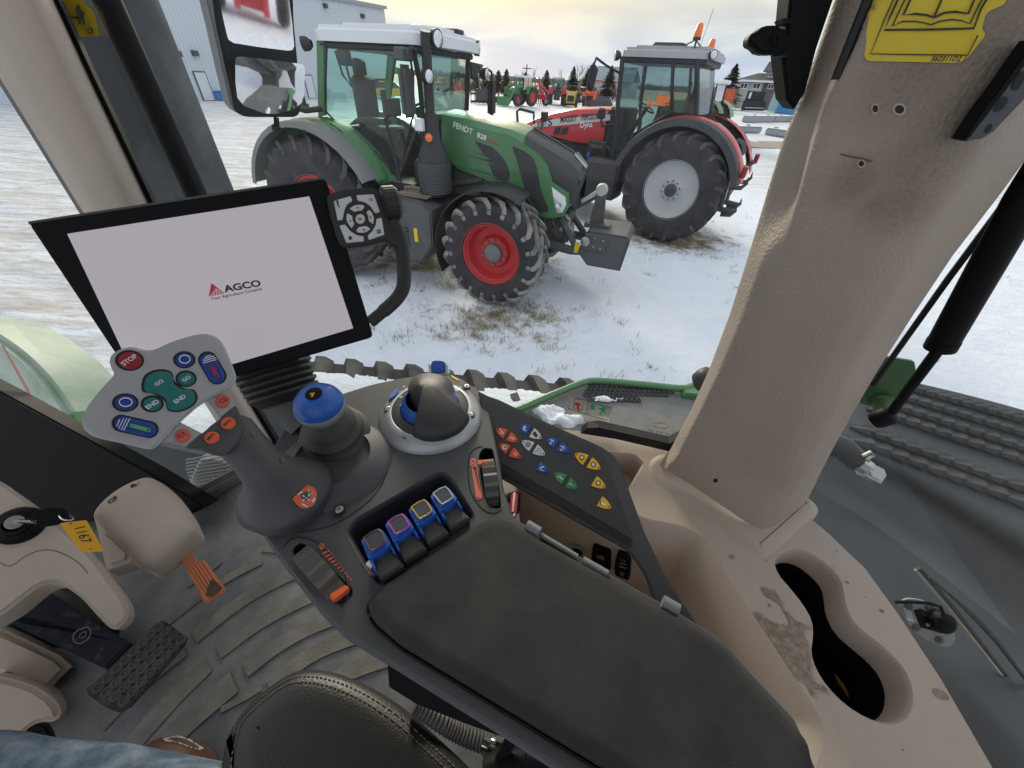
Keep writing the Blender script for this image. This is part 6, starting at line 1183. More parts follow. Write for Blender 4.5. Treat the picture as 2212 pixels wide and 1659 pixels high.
ks(6, cir(30) + [(30, 0)], 1.6, DKP); ks(6, [(0, 0), (0, 28)], 1.4, DKP); ks(6, [(0, 0), (-26, -12)], 1.4, DKP); ks(6, [(0, 0), (26, -12)], 1.4, DKP)
ks(7, [(-44, 20), (14, -44)], 1.1, DKP); ks(7, [(28, 50), (32, -30)], 1.1, DKP); ks(7, [(-8, 36), (6, -20)], .7, DKP)
for i in (8, 9): ks(i, [(-40, -26), (22, -14)], 1.8); ks(i, [(-4, -18), (-20, 22)], 1.4); ks(i, [(-2, -18), (18, 20)], 1.2); ks(i, [(-38, 22), (-14, 34)], 2.6)
for i in (10, 11, 14 + 1):
    if i < len(KEYS):
        g_ = []
        for k in range(16): r_ = 38 if k % 2 else 28; g_ += [(r_ * math.cos((k + a) * PI / 8), r_ * math.sin((k + a) * PI / 8)) for a in (-.3, .3)]
        kd(i, g_, DKP); o, x, y = KEYS[i]; decal('symbol', [kz(x + a, y + b_) for a, b_ in cir(20)], o, WPR, o, off=.0009)
kt(10, '1000', 22, .45, DKP, dy=8) if False else None
for i in (12, 13): ks(i, [(-40, -8), (30, 26)], 1.6); ks(i, [(-4, -30), (4, 20)], 1.4); ks(i, [(-34, 4), (-26, -20)], 1.2); ks(i, [(26, 34), (36, 8)], 1.2)
ks(13, [(-36, 30), (34, -30)], 1.6, DKP); ks(13, [(-20, -32), (30, 40)], 1.6, DKP)
kd(14, [(-26, -6), (30, -24), (36, -8), (-20, 14)]); ks(14, [(-34, 16), (24, 42)], 1.4); kt(14, 'A', 8, .3, dx=-14, dy=-36)
kd(16, [(-34, -24), (34, 6), (26, 36), (-38, 6)]) if len(KEYS) > 16 else None; ks(16, [(-44, -36), (-46, 26)], 1.8, DKP) if len(KEYS) > 16 else None
# ------------------------------------------------------------------ small blue-cap joystick
bj = thing('lever_joystick', zl([(722, 950)], ZA), 'round joystick with blue cap on a ribbed rubber boot', 'joystick')
B0 = ZP(724, 938, ZA + .012); K0 = ZP(690, 874, ZA + .082); ax = (K0 - B0).normalized(); hh = (K0 - B0).length
mb = MB(); mb.lathe([(.046, -.006), (.046, .001), (.0405, .006), (.0385, .008), (.040, .010), (.039, .017), (.033, .022), (.0315, .024), (.033, .026), (.0315, .032), (.024, .040), (.019, .046), (.016, hh - .02)], B0, ax, 40, cap=False); mb.to('boot', mat('rubber boot', (.055, .055, .054), .65, var=.6, vscale=30, col2=(.085, .08, .07)), bj, smooth=40)
mb = MB(); mb.lathe([(.014, -.026), (.020, -.023), (.0262, -.015), (.0290, -.006), (.0292, .001), (.028, .002)], K0, ax, 40, cap=False); mb.to('collar', mat('grey collar', (.25, .26, .265), .45), bj, smooth=60)
mb = MB(); mb.lathe([(.0288, .0005), (.0284, .003), (.0268, .009), (.0215, .0165), (.013, .0212), (.0095, .0222)], K0, ax, 40, cap=False); mb.to('cap', LEVB, bj, smooth=70); mb = MB(); mb.lathe([(.0096, .0224), (.0085, .0228), (0, .0225)], K0, ax, 20, cap=False); mb.to('cap_symbol', BLACK, bj, smooth=60)
mb = MB(); t_ = K0 + ax * .0232; u2 = ax.cross(Vector((0, 1, 0))).normalized(); v2 = ax.cross(u2); mb.raw([t_ + u2 * .001 + v2 * .005, t_ - u2 * .001 + v2 * .005, t_ - u2 * .001 - v2 * .001, t_ + u2 * .001 - v2 * .001], [(0, 1, 2, 3)]); mb.raw([t_ + u2 * .004 + v2 * .001, t_ + u2 * .002 + v2 * .003, t_ + u2 * .002 - v2 * .001], [(0, 1, 2)]); mb.to('cap_arrow', YBT, bj)
# ------------------------------------------------------------------ big multifunction joystick
js = thing('multifunction_joystick', zl([(620, 1060)], ZA), 'large joystick with silver head plate carrying STOP, GO and END buttons', 'joystick')
jc = W(345, 845, .335); jn = ((CAM - jc).normalized() + ZZ * .35 + FW * -.15).normalized(); JP = (jc, jn)
def jz(x, y): return (164.6 + .17361 * x, 713.2 + .17361 * y)
def jpl(h): return (jc + jn * h, jn)
plate = [(60, 1100), (65, 1190), (120, 1270), (230, 1335), (560, 1400), (870, 1480), (960, 1475), (1030, 1420), (1100, 1320), (1300, 1130), (1400, 1040), (1500, 950), (1700, 820), (1900, 720), (1980, 640), (2000, 570), (1940, 420), (1890, 290), (1820, 150), (1740, 70), (1620, 38), (1500, 45), (1200, 130), (1000, 230), (900, 250), (830, 235), (720, 205), (620, 210), (500, 250), (430, 310), (410, 380), (430, 460), (472, 530), (450, 580), (330, 700), (200, 860), (90, 1020)]
mb = MB(); mb.prism(ppl([jz(*q) for q in smoothpts(plate, 2)], JP), -jn * .009, .0016, 3, both=True); JH = mb.to('head_plate', SILV, js, smooth=50)
HF = {}
def jbtn(nm, pts, mt, h=.0022, bev=.0012, rim=1.10, lab=None):
    P = ppl([jz(*q) for q in pts], jpl(0)); c_ = sum(P, Vector((0, 0, 0))) / len(P); mb = MB(); mb.prism([p + jn * .0004 + (p - c_).normalized() * .0017 for p in P], -jn * .001); mb.to('button_gasket', SEAL, js)
    P = ppl([jz(*q) for q in pts], jpl(h)); mb = MB(); mb.prism(P, -jn * h, bev, 3); o = mb.to(nm, mt, js, smooth=50, label=lab); HF[o] = Flat(jpl(h)); return o
def jt(o, s_, a, b_, mt=None, bold=.02): text_on('lettering', s_, jz(*a), jz(*b_), HF[o], mt or WPR, o, off=.0004, bold=bold)
o = jbtn('button', ell(665, 377, 148, 106, .05, 32), REDB, lab='dark red STOP button'); jt(o, 'STOP', (598, 446), (772, 330))
for (cx, cy, rx, ry, lb_) in ((1346, 368, 110, 86, 'blue round button beside the red striped key'), (612, 902, 132, 92, 'blue round button above the green striped key')):
    o = jbtn('button', ell(cx, cy, rx, ry, 0, 28), BLU, lab=lb_); stroke([jz(*q) for q in ell(cx + 4, cy - 6, rx * .60, ry * .58, 0, 24)], 2.2, HF[o], WPR, o, off=.0004, closed=True)
o = jbtn('button', ell(1368, 604, 104, 82, 0, 28), TEA, lab='small round teal GO button'); jt(o, 'GO', (1342, 648), (1432, 590)); o = jbtn('button', ell(946, 917, 112, 84, 0, 28), TEA, lab='small round teal END button'); jt(o, 'END', (895, 985), (1040, 895))
tl_ = [(845, 650), (870, 575), (950, 522), (1080, 502), (1175, 528), (1205, 580), (1202, 640), (1240, 690), (1330, 738), (1430, 735), (1472, 780), (1490, 840), (1465, 900), (1400, 955), (1290, 1000), (1185, 998), (1128, 968), (1130, 900), (1100, 840), (1030, 800), (950, 778), (875, 778), (840, 735)]
o = jbtn('button', smoothpts(tl_, 2), TEA, .0028, .0014, lab='big bow tie shaped teal GO and END button'); jt(o, 'GO', (1000, 698), (1098, 640)); jt(o, 'END', (1245, 915), (1372, 830))
def stad(a, b_, r, ry=None, n=8):
    a = Vector(a); b_ = Vector(b_); d = math.atan2(b_.y - a.y, b_.x - a.x); P = []
    for c_, s0 in ((b_, -PI / 2), (a, PI / 2)):
        for k in range(n + 1): t = d + s0 + PI * k / n; P.append((c_.x + r * math.cos(t), c_.y + (ry or r) * math.sin(t)))
    return P
for a, b_, r, bar, st_, lb_, bm_ in (((1640, 375), (1750, 565), 102, ((1690, 452), (1748, 570)), [((1600, 338), (1680, 310)), ((1578, 365), (1722, 322)), ((1575, 388), (1740, 342)), ((1580, 412), (1748, 365))], 'blue oval key with red bar', mat('red inset', (.35, .02, .04), .4)), ((575, 1160), (895, 1235), 102, ((690, 1188), (905, 1245)), [((545, 1110), (505, 1195)), ((592, 1098), (530, 1222)), ((632, 1096), (562, 1240)), ((668, 1100), (592, 1248))], 'blue oval key with green bar', mat('green inset', (.10, .38, .14), .4))):
    o = jbtn('rocker', stad(a, b_, r, 92), BLU, .0035, .0018, lab=lb_); decal('inset', [jz(*q) for q in stad(*bar, 26, 24, 5)], HF[o], bm_, o, off=.0005)
    for s0, s1 in st_: stroke([jz(*s0), jz(*s1)], 1.7, HF[o], WPR, o, off=.0005)
    for (t, v) in ((.05, 0), (.95, 1)):
        x, y = bar[0][0] + (bar[1][0] - bar[0][0]) * t, bar[0][1] + (bar[1][1] - bar[0][1]) * t; stroke([jz(x - 12, y), jz(x + 12, y)], 2.2, HF[o], DKP, o, off=.0009)
        if v: stroke([jz(x, y - 14), jz(x, y + 14)], 2.2, HF[o], DKP, o, off=.0009)
# arms and neck
A2 = jpl(-.006)
for q in ([(1630, 865), (1890, 715), (1978, 940), (1802, 1082)], [(1285, 1140), (1562, 1280), (1382, 1442), (1070, 1378)]):
    mb = MB(); mb.prism(ppl([jz(*p) for p in q], A2), -jn * .010, .001); mb.to('head_arm', SILV, js)
NK = mat('joystick grip plastic', (.062, .064, .070), .5, var=.5, vscale=12, col2=(.085, .082, .08))
mb = MB(); mb.prism(ppl([jz(*q) for q in ((1372, 1448), (1390, 1432), (1560, 1290), (1800, 1092), (1984, 938), (2020, 990), (2060, 1110), (2100, 1200), (2000, 1420), (1850, 1560), (1700, 1530), (1550, 1470))], jpl(-.004)), -jn * .03, .003, 3); NKH = mb.to('neck_head', NK, js, smooth=50)
def rb(cx, cy, rx, ry, mt, s_, a, b_, pl, lab):
    P = ppl([jz(*q) for q in ell(cx, cy, rx, ry, -.15, 24)], (pl[0] + jn * .004, jn)); mb = MB(); mb.prism(P, -jn * .006, .0012, 3); o = mb.to('button', mt, js, smooth=50, label=lab); text_on('lettering', s_, jz(*a), jz(*b_), Flat((pl[0] + jn * .004, jn)), DKP, o, off=.0004, bold=.02)
rb(1826, 880, 92, 84, CORAL, 'C2', (1800, 920), (1888, 868), A2, 'coral C2 button'); rb(1325, 1315, 98, 86, CORAL, 'C1', (1290, 1350), (1362, 1296), A2, 'coral C1 button'); rb(1893, 1155, 94, 76, ORB, 'MAX', (1852, 1195), (1935, 1120), jpl(-.004), 'orange MAX button'); rb(1690, 1335, 96, 76, ORB, 'MIN', (1648, 1378), (1728, 1300), jpl(-.004), 'orange MIN button')
F0 = ZP(618, 1058, ZA + .020); ring = []
secs = [((478, 912), .372, 34, .45), ((498, 932), .372, 46, .5), ((532, 968), .378, 43, .6), ((560, 1000), .388, 43, .7), ((585, 1024), .400, 52, .8), ((603, 1042), .414, 70, .95)]
axd = (W(562, 1002, .378) - W(470, 905, .345)).normalized(); vd_ = (CAM - W(540, 970, .36)).normalized(); sd0 = axd.cross(vd_).normalized(); dp0 = sd0.cross(axd).normalized(); R = []
for (c_, w_, hw, mixv) in secs:
    cc_ = W(*c_, w_); r_ = hw * w_ / 792; n_ax = axd.lerp(-ZZ, max(0, mixv - .6) * 2.2).normalized(); u_ = sd0 - n_ax * sd0.dot(n_ax); u_.normalize(); v_ = n_ax.cross(u_); R.append([cc_ + u_ * math.cos(t * 2 * PI / 32) * r_ + v_ * math.sin(t * 2 * PI / 32) * r_ * .85 - (vd_ * .012 if mixv < .65 else Vector()) for t in range(32)])
for r_, dz_ in ((.0455, .004), (.0480, 0), (.0485, -.004), (.0470, -.010), (.0465, -.022)):
    u_ = (sd0 - ZZ * sd0.dot(ZZ)).normalized(); v_ = (-ZZ).cross(u_); R.append([F0 + u_ * math.cos(t * 2 * PI / 32) * r_ + v_ * math.sin(t * 2 * PI / 32) * r_ + ZZ * dz_ for t in range(32)])
mb = MB(); mb.loft(R, closed=True, cap=True); GRIP = mb.to('grip', NK, js, smooth=80)
o = decal('symbol_sticker', smoothpts([(631, 1075), (634, 1082), (648, 1097), (665, 1098), (680, 1088), (684, 1068), (680, 1055), (664, 1047), (655, 1052)], 1), GRIP, OBT, js, off=.0012, step=8)
if o:
    for a_ in range(4):
        dx, dy = [(1, -.9), (1, .7), (-1, .9), (-1, -.7)][a_]; stroke([(661 + dx * 3.5, 1075.5 + dy * 3.5), (661 + dx * 8, 1075.5 + dy * 8)], 3, o, WPR, o, off=.0006)
    stroke([(661 - 1.5, 1075.5), (661 + 1.5, 1075.5)], 3, o, WPR, o, off=.0007); stroke([(651, 1088), (664, 1095)], 3.2, o, WPR, o, off=.0007); stroke([(670 + 5 * math.cos(k * .5), 1062 + 5 * math.sin(k * .5)) for k in range(10)], 1.4, o, WPR, o, off=.0007); stroke([(643, 1068), (653, 1062)], 4, o, WPR, o, off=.0007); stroke([(674, 1085), (680, 1076)], 4, o, WPR, o, off=.0007)
for (x, y, r1, r2) in ((546, 935, 5, 8), (608, 993, 4, 7)): decal('screw_hole', ell(x, y, r1, r2, -.3, 12), GRIP, mat('brass hole', (.10, .085, .05), .5), js, off=.001)
mb = MB(); mb.lathe([(.053, -.003), (.055, .002), (.05, .005), (.047, .002)], ZP(622, 1062, ZA), ZZ, 40, cap=False); mb.to('joystick_collar', CONS, js, smooth=50)
# ------------------------------------------------------------------ touch terminal
sn_ = Vector((.4445, -.7238, .5277)).normalized(); V0 = (-sn_); 
t0 = W(145, 505, .40); nd = cross = None
SNc = Rv * 0
# plane normal from the screen's own vanishing points
def cr(a, b_): return a.cross(b_)
Va, Vb, Vc, Vd = ray(145, 505), ray(668, 424), ray(763, 709), ray(306, 845)
d1 = cr(cr(Va, Vb), cr(Vd, Vc)).normalized(); d2 = cr(cr(Va, Vd), cr(Vb, Vc)).normalized(); sn_ = d1.cross(d2).normalized(); sn_ = sn_ if sn_.dot(CAM - t0) > 0 else -sn_; SP = (t0, sn_)
def spl(h): return (t0 + sn_ * h, sn_)
tm = thing('touch_terminal', [PL(560, 800, SP)], 'large black framed touch screen showing a start logo, with keypad and handle', 'screen')
mb = MB(); mb.prism(ppl(cround([(60, 482), (704, 385), (807, 728), (318.5, 869)], 11, 4), SP), -sn_ * .022, .002, 3, both=True); mb.to('bezel', BLACK, tm, smooth=50)
mb = MB(); mb.prism(ppl(cround([(58, 478), (702, 381), (704, 388), (62, 485)], 2, 2), spl(-.003)), -sn_ * .012, .001); mb.to('top_edge', GRYP, tm)
SCR = mat('lit screen', (.46, .43, .47), .14, emit=.47, spec=.5); scn = SCR.node_tree.nodes['Principled BSDF']; scn.inputs['Base Color'].default_value = (.12, .11, .12, 1)
mb = MB(); mb.raw(ppl([(145, 505), (668, 424), (763, 709), (306, 845)], spl(.0004)), [(0, 1, 2, 3)]); SC = mb.to('display', SCR, tm)
LR = mat('logo red', (.28, .02, .04), .5, emit=.35); LK = mat('logo black', (.02, .02, .03), .4)
lz = lambda x, y: (.33333 * x, 366.7 + 236.8 + .33333 * y)
mb = MB(); mb.raw(ppl([lz(1370, 22), lz(1352, 112), lz(1456, 92)], spl(.0008)), [(0, 1, 2)]); lo_ = mb.to('logo', LR, SC)
for k in range(5):
    a = (1358 + k * 21, 111 - k * 4.1); mb = MB(); mb.raw(ppl([lz(a[0], a[1] + 2), lz(a[0] + 8, a[1] + 1), lz(1399 + k * 1.6, 60), lz(1397.6 + k * 1.6, 60)], spl(.0012)), [(0, 1, 2, 3)]); mb.to('logo_ray', SCR, lo_)
text3('lettering', 'AGCO', PL(*lz(1458, 84), SP), PL(*lz(1696, 42), SP), sn_, LK, SC, bold=.035, off=.001, hfac=.20); text3('lettering', 'Your Agriculture Company', PL(*lz(1372, 136), SP), PL(*lz(1702, 68), SP), sn_, LK, SC, bold=.012, off=.001)
# keypad
kk = lambda x, y: (658.3 + .16535 * x, 384 + .16535 * y)
mb = MB(); mb.prism(ppl([kk(*q) for q in smoothpts([(285, 240), (300, 215), (450, 165), (620, 135), (860, 125), (950, 150), (990, 210), (1040, 400), (1085, 560), (1110, 700), (1090, 800), (1000, 840), (800, 890), (560, 922), (490, 900), (430, 820), (370, 620), (310, 400)], 2)], spl(.006)), -sn_ * .02, .0025, 3, both=True); kp = mb.to('keypad', BLK, tm, smooth=50)
def kbtn(pts, it=0): mb = MB(); mb.prism(ppl([kk(*q) for q in (smoothpts(pts, 1) if it else cround(pts, 12, 2))], spl(.0072)), -sn_ * .003, .0006); return mb.to('key', mat('pale keypad key', (.60, .62, .63), .45, var=.4, vscale=60, col2=(.50, .51, .51)), kp, smooth=40)
k1 = kbtn([(378, 300), (600, 238), (622, 300), (550, 350), (515, 430), (495, 548), (430, 556)]); k2 = kbtn([(675, 225), (900, 215), (985, 445), (920, 462), (860, 370), (790, 320), (690, 295)]); k3 = kbtn([(452, 625), (525, 610), (600, 700), (680, 750), (768, 765), (770, 830), (545, 850)]); k4 = kbtn([(1005, 520), (1040, 742), (838, 812), (822, 755), (880, 700), (930, 610), (938, 535)])
ko = kbtn(ell(725, 537, 62, 64, 0, 24)); ku = kbtn([(585, 400), (650, 360), (700, 350), (770, 355), (780, 372), (750, 425), (700, 428), (650, 445)]); kd_ = kbtn([(670, 690), (712, 640), (770, 635), (800, 628), (860, 665), (820, 700), (770, 718), (690, 712)]); kl = kbtn([(550, 465), (572, 468), (620, 500), (625, 550), (648, 600), (615, 658), (580, 620), (545, 550)]); kr = kbtn([(845, 415), (880, 460), (905, 520), (895, 605), (838, 565), (830, 500), (805, 450)])
text3('lettering', '?', PL(*kk(435, 388), spl(.0076)), PL(*kk(472, 380), spl(.0076)), sn_, DKP, k1, bold=.03, off=.0004); text3('lettering', 'OK', PL(*kk(698, 556), spl(.0076)), PL(*kk(756, 548), spl(.0076)), sn_, DKP, ko, bold=.04, off=.0004)
def kpoly(pts, par): mb = MB(); mb.raw(ppl([kk(*q) for q in pts], spl(.0080)), tessellate_polygon([[Vector((x, y, 0)) for x, y in pts]])); mb.to('symbol', DKP, par, recalc=False)
kpoly([(670, 402), (712, 396), (686, 376)], ku); kpoly([(748, 674), (792, 668), (772, 694)], kd_); kpoly([(582, 562), (604, 542), (606, 580)], kl); kpoly([(852, 492), (876, 516), (854, 536)], kr)
for (x, y) in ((952, 690), (980, 682), (958, 718), (986, 710)): kpoly([(x - 11, y - 11), (x + 11, y - 13), (x + 12, y + 10), (x - 10, y + 12)], k4)
kpoly([(562, 785), (590, 757), (622, 775), (614, 782), (618, 806), (576, 812), (574, 784)], k3); kpoly([(838, 278), (852, 268), (854, 273), (884, 272), (888, 300), (842, 306), (842, 299), (880, 294), (877, 281), (855, 282), (856, 288)], k2)
# rotary knob
c_ = PL(*kk(1115, 340), spl(-.004)); kax = (PL(*kk(1200, 330), spl(-.004)) - PL(*kk(1040, 345), spl(-.004))).normalized(); pr = []
mb = MB(); ud = (sn_ - kax * sn_.dot(kax)).normalized(); vd2 = kax.cross(ud); rk_ = .0235
for q, s_ in ((.86, -.010), (1, -.008), (1, .008), (.86, .012), (.4, .013)): pr.append([c_ + kax * s_ + (ud * math.cos(a * 2 * PI / 96) + vd2 * math.sin(a * 2 * PI / 96)) * rk_ * q * (1 + (.025 if (a // 2) % 2 else 0)) for a in range(96)])
mb.loft(pr, closed=True, cap=True); mb.to('rotary_knob', BLK, tm, smooth=30)
# handle
H0 = [kk(*q) for q in ((1130, 570), (1200, 640), (1240, 760), (1265, 900), (1290, 1100), (1300, 1300), (1290, 1440), (1220, 1570), (1080, 1700), (960, 1800), (850, 1890))]
H0 = smoothpts(H0, 2, False); HPt = [PL(x, y, spl(-.006)) for x, y in H0]; rad = [.0115 if .2 < i / len(H0) < .8 else .010 for i in range(len(H0))]; mb = MB(); mb.tube(HPt, rad, 14, flat=.8); mb.to('handle', BLK, tm, smooth=60)
mb = MB(); mb.prism(ppl([kk(*q) for q in ((1040, 540), (1130, 530), (1240, 545), (1262, 600), (1300, 850), (1320, 875), (1120, 910), (1090, 830), (1000, 850))], spl(.001)), -sn_ * .016, .003, both=True); mb.to('handle_bracket', BLK, tm, smooth=40)
# bellows and stalk
C1 = PL(588, 785, spl(-.055)); C2 = W(622, 866, .55); axb = (C2 - C1).normalized(); Lb_ = (C2 - C1).length; rb_ = .050; pf = [(.0, -.02), (rb_ * .96, -.02)]
for k in range(5): h = Lb_ * (k / 5) * .8 + .004; pf += [(rb_ * (1 - k * .015), h), (rb_ * (1 - k * .015) * 1.03, h + .004), (rb_ * (1 - k * .02) * .92, h + .009)]
pf += [(rb_ * .72, Lb_), (0, Lb_)]; mb = MB(); mb.lathe(pf, C1, axb, 36, cap=False); mb.to('bellows', BLK, tm, smooth=50)
mb = MB(); mb.prism(ppl([(528, 818), (652, 782), (656, 815), (590, 838), (560, 838)], spl(-.03)), -sn_ * .04, .005); mb.to('mount_block', BLK, tm, smooth=40)
mb = MB(); C3 = ZP(668, 925, ZA - .01); mb.tube([C1.lerp(C2, .9), C2.lerp(C3, .3), C2.lerp(C3, .7), C3], [.034, .030, .027, .028], 20); mb.to('stalk', GRYP, tm, smooth=60)
# ------------------------------------------------------------------ front pillar, windscreen frame
NF = ((CAM + FW * 1.32), FW)
def strip_loft(name, rows_, mt, parent, th=None, smooth=60, sub=6, soft=2):
    fine = []
    for a, b_ in zip(rows_, rows_[1:]):
        for j in range(sub): fine.append([p.lerp(q, j / sub) for p, q in zip(a, b_)])
    fine.append(rows_[-1]); out = []
    for r in fine:
        q = []
        for a, b_ in zip(r, r[1:]): q += [a.lerp(b_, j / 5) for j in range(5)]
        q.append(r[-1])
        for _ in range(soft * 3): q = [q[0]] + [(q[i - 1] + q[i] * 2 + q[i + 1]) / 4 for i in range(1, len(q) - 1)] + [q[-1]]
        out.append(q)
    mb = MB(); mb.loft(out, closed=False); return mb.to(name, mt, parent, smooth=smooth)
ap = thing('cab_pillar', [R_(590, 945, .48)], 'rounded beige cab pillar at the front, behind the touch screen', 'cab pillar')
def prow(y, xl, xm, xr): return [R_(xl + 4, y, .56), R_(xl, y, .50), R_((xl + xm) / 2 - 4, y, .455), R_(xm, y, .45), R_((xm + xr) / 2 + 4, y, .455), R_(xr, y, .49), R_(xr + 5, y, .53)]
strip_loft('trim', [prow(-160, -195, -60, 42), prow(0, -98, 20, 118), prow(170, -2, 90, 196), prow(330, 98, 165, 272), prow(450, 172, 225, 328), prow(620, 280, 330, 412), prow(800, 395, 440, 497), prow(950, 490, 525, 588), prow(1010, 525, 560, 615)], BEI, ap)
mb = MB(); mb.loft([[R_(x - 6, y, .50), R_(x + 9, y, .495), R_(x + 18, y, .505), R_(x + 6, y, .515)] for x, y in ((42, -160), (118, 0), (196, 170), (272, 330), (328, 450), (412, 620), (497, 800), (588, 950), (628, 1020))], closed=True, cap=True); mb.to('edge_seal', SEAL, ap)
mb = MB(); mb.loft([[R_(x - 7, y, .52), R_(x + 3, y, .515), R_(x + 3, y, .53)] for x, y in ((-195, -160), (-98, 0), (-2, 170), (98, 330), (172, 450), (280, 620))], closed=True, cap=True); mb.to('edge_seal', mat('grey seal', (.10, .11, .12), .6), ap)
# dark lower frame of the windscreen
mb = MB(); fr = [(-200, 742), (0, 846), (317, 1018), (440, 1092), (395, 1118), (330, 1120), (150, 1130), (0, 1120), (-200, 1060)]
mb.prism([W(x, y, .98) for x, y in fr], Fv * .05, .004); mb.to('windscreen_frame', BLACK, ap, label='black lower windscreen frame')
# ------------------------------------------------------------------ floor, mat
ZF = 1.84
fl_ = [(430, 1092), (524, 1036), (760, 930), (1300, 800), (1700, 1100), (1900, 1900), (1200, 2600), (-700, 2200), (-900, 1500), (-200, 1130)]
cf = thing('cab_floor', zl(fl_, ZF), 'grey rubber floor mat with dusty curved ribs', 'floor mat')
nx, ny = 60, 60; mb = MB(); mb.prism(zl([(430, 1092), (524, 1036), (800, 960), (1250, 1000), (1500, 1300), (1700, 1900), (900, 2500), (-400, 2300), (-800, 1700), (-300, 1160)], ZF), (0, 0, -.06)); FM = mb.to('mat', FLR, cf)
mb = MB(); mb.prism([ZP(430, 1092, ZF), ZP(528, 1033, ZF), ZP(528, 1033, ZF) + ZZ * .05, ZP(426, 1086, ZF) + ZZ * .05], RT * .01); mb.prism([ZP(*q, ZF) + ZZ * .035 for q in ((436, 1068), (530, 1012), (545, 1028), (452, 1086))], -ZZ * .03, .004); mb.to('raised_edge', FLR, cf)
za = lambda x, y: (.40477 * x, 987.5 + .40477 * y)
def rib_(pts, w_):
    P = [ZP(*za(*q), ZF + .001) for q in smoothpts(pts, 2, False)]; mb = MB(); R = []
    for i, p in enumerate(P):
        d = (P[min(i + 1, len(P) - 1)] - P[max(i - 1, 0)]).normalized(); n_ = ZZ.cross(d) * w_ / 2; R.append([p - n_, p - n_ * .95 + ZZ * .0028, p + n_ * .95 + ZZ * .0028, p + n_])
    mb.loft(R, closed=False); mb.raw(R[0], [(0, 1, 2, 3)]); mb.raw(R[-1], [(0, 1, 2, 3)]); mb.to('rib', RIBM, cf)
for pts, w_ in ((((890, 885), (1080, 735), (1240, 630), (1400, 555)), .022), (((1040, 962), (1230, 810), (1400, 700), (1590, 612), (1700, 580)), .034), (((1170, 1045), (1370, 895), (1560, 790), (1750, 710), (1900, 660)), .032), (((1310, 1140), (1480, 1005), (1660, 905), (1900, 820)), .034), (((1440, 1230), (1560, 1120), (1740, 1010), (1990, 930), (2150, 900)), .034), (((1760, 1210), (1850, 1150), (2040, 1080), (2200, 1050)), .034), (((530, 1440), (690, 1270), (840, 1140), (985, 1030)), .032), (((600, 1650), (790, 1440), (960, 1250), (1110, 1110)), .040), (((850, 1560), (1010, 1400), (1250, 1200)), .05), (((1180, 1350), (1300, 1290), (1400, 1230)), .012), (((1000, 690), (1100, 620), (1180, 560)), .012), (((1410, 480), (1560, 490), (1700, 500)), .03)): rib_(pts, w_)
# ------------------------------------------------------------------ steering column trim, ignition
CW_ = .62
def WS(pts, w_): return [W(x, y, w_) for x, y in pts]
col = thing('steering_column', [W(150, 1300, .7)], 'beige steering column housing at the lower left with ignition lock', 'steering column')
cpl = (W(130, 1180, .62), (CAM - W(130, 1180, .62)).normalized() * .8 + ZZ * .35); cpl = (cpl[0], cpl[1].normalized())
cz = [(-400, -80), (0, 120), (110, 200), (200, 262), (300, 345), (420, 445), (500, 525), (590, 650), (680, 775), (688, 850), (650, 900), (600, 930), (520, 850), (430, 745), (330, 680), (265, 668), (200, 690), (100, 770), (0, 850), (-300, 1000), (-500, 500)]
mb = MB(); mb.prism(ppl(smoothpts([za(*q) for q in cz], 2), cpl), -cpl[1] * .10, .022, 5); CO = mb.to('housing', BEI, col, smooth=60)
stroke([za(*q) for q in smoothpts([(0, 560), (30, 582), (70, 580), (130, 530), (200, 500), (260, 492), (330, 510), (420, 560), (470, 620)], 1, False)], 1.6, CO, mat('panel gap', (.12, .095, .08), .8), col, 'trim_gap', off=.0006)
mb = MB(); mb.prism(ppl([za(*q) for q in smoothpts([(-100, 880), (60, 940), (400, 1100), (310, 1180), (250, 1250), (120, 1220), (0, 1170), (-100, 1150)], 1)], (W(60, 1400, .74), cpl[1])), -cpl[1] * .12, .012, 3); mb.to('lower_cover', BEI, col, smooth=60)
mb = MB(); mb.prism(ppl([za(*q) for q in smoothpts([(-100, 1160), (60, 1180), (240, 1250), (330, 1350), (300, 1415), (200, 1420), (130, 1470), (60, 1560), (-80, 1520)], 1)], (W(60, 1480, .68), cpl[1])), -cpl[1] * .12, .012, 3); mb.to('foot_cover', BEI, col, smooth=60)
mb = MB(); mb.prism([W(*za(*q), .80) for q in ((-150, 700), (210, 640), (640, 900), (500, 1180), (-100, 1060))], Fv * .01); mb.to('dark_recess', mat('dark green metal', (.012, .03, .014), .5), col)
mb = MB(); mb.prism(ppl(smoothpts([(40, 1600), (60, 1570), (95, 1560), (115, 1590), (118, 1625), (80, 1625)], 2), (W(80, 1600, .62), cpl[1])), -cpl[1] * .02, .004); mb.to('lever_foot', BLACK, col, smooth=50)
ig = W(*za(105, 365), .60); ig, ign = hit(CO, *za(105, 365)); mb = MB(); mb.lathe([(.030, -.006), (.029, .006), (.024, .013), (.018, .015), (.017, .022), (.012, .024), (.011, .014), (0, .014)], ig, (ign + RT * -.1).normalized(), 28, cap=False); lk_ = mb.to('ignition_lock', BLACK, col, smooth=50)
mb = MB(); mb.lathe([(.0105, .015), (.0105, .027), (.006, .028), (0, .028)], ig, ign, 20, cap=False); mb.to('lock_barrel', STEEL, lk_, smooth=40)
ky = thing('key', [W(*za(250, 330), .56)], 'car key with black grip in the ignition lock, steel ring attached', 'key')
kpn = (W(*za(250, 320), .555), ign); k0 = ig + ign * .035; mb = MB(); mb.tube([k0 - ign * .012, k0, PL(*za(190, 345), kpn)], [.004, .003, .003], 6); mb.to('blade', CHR, ky)
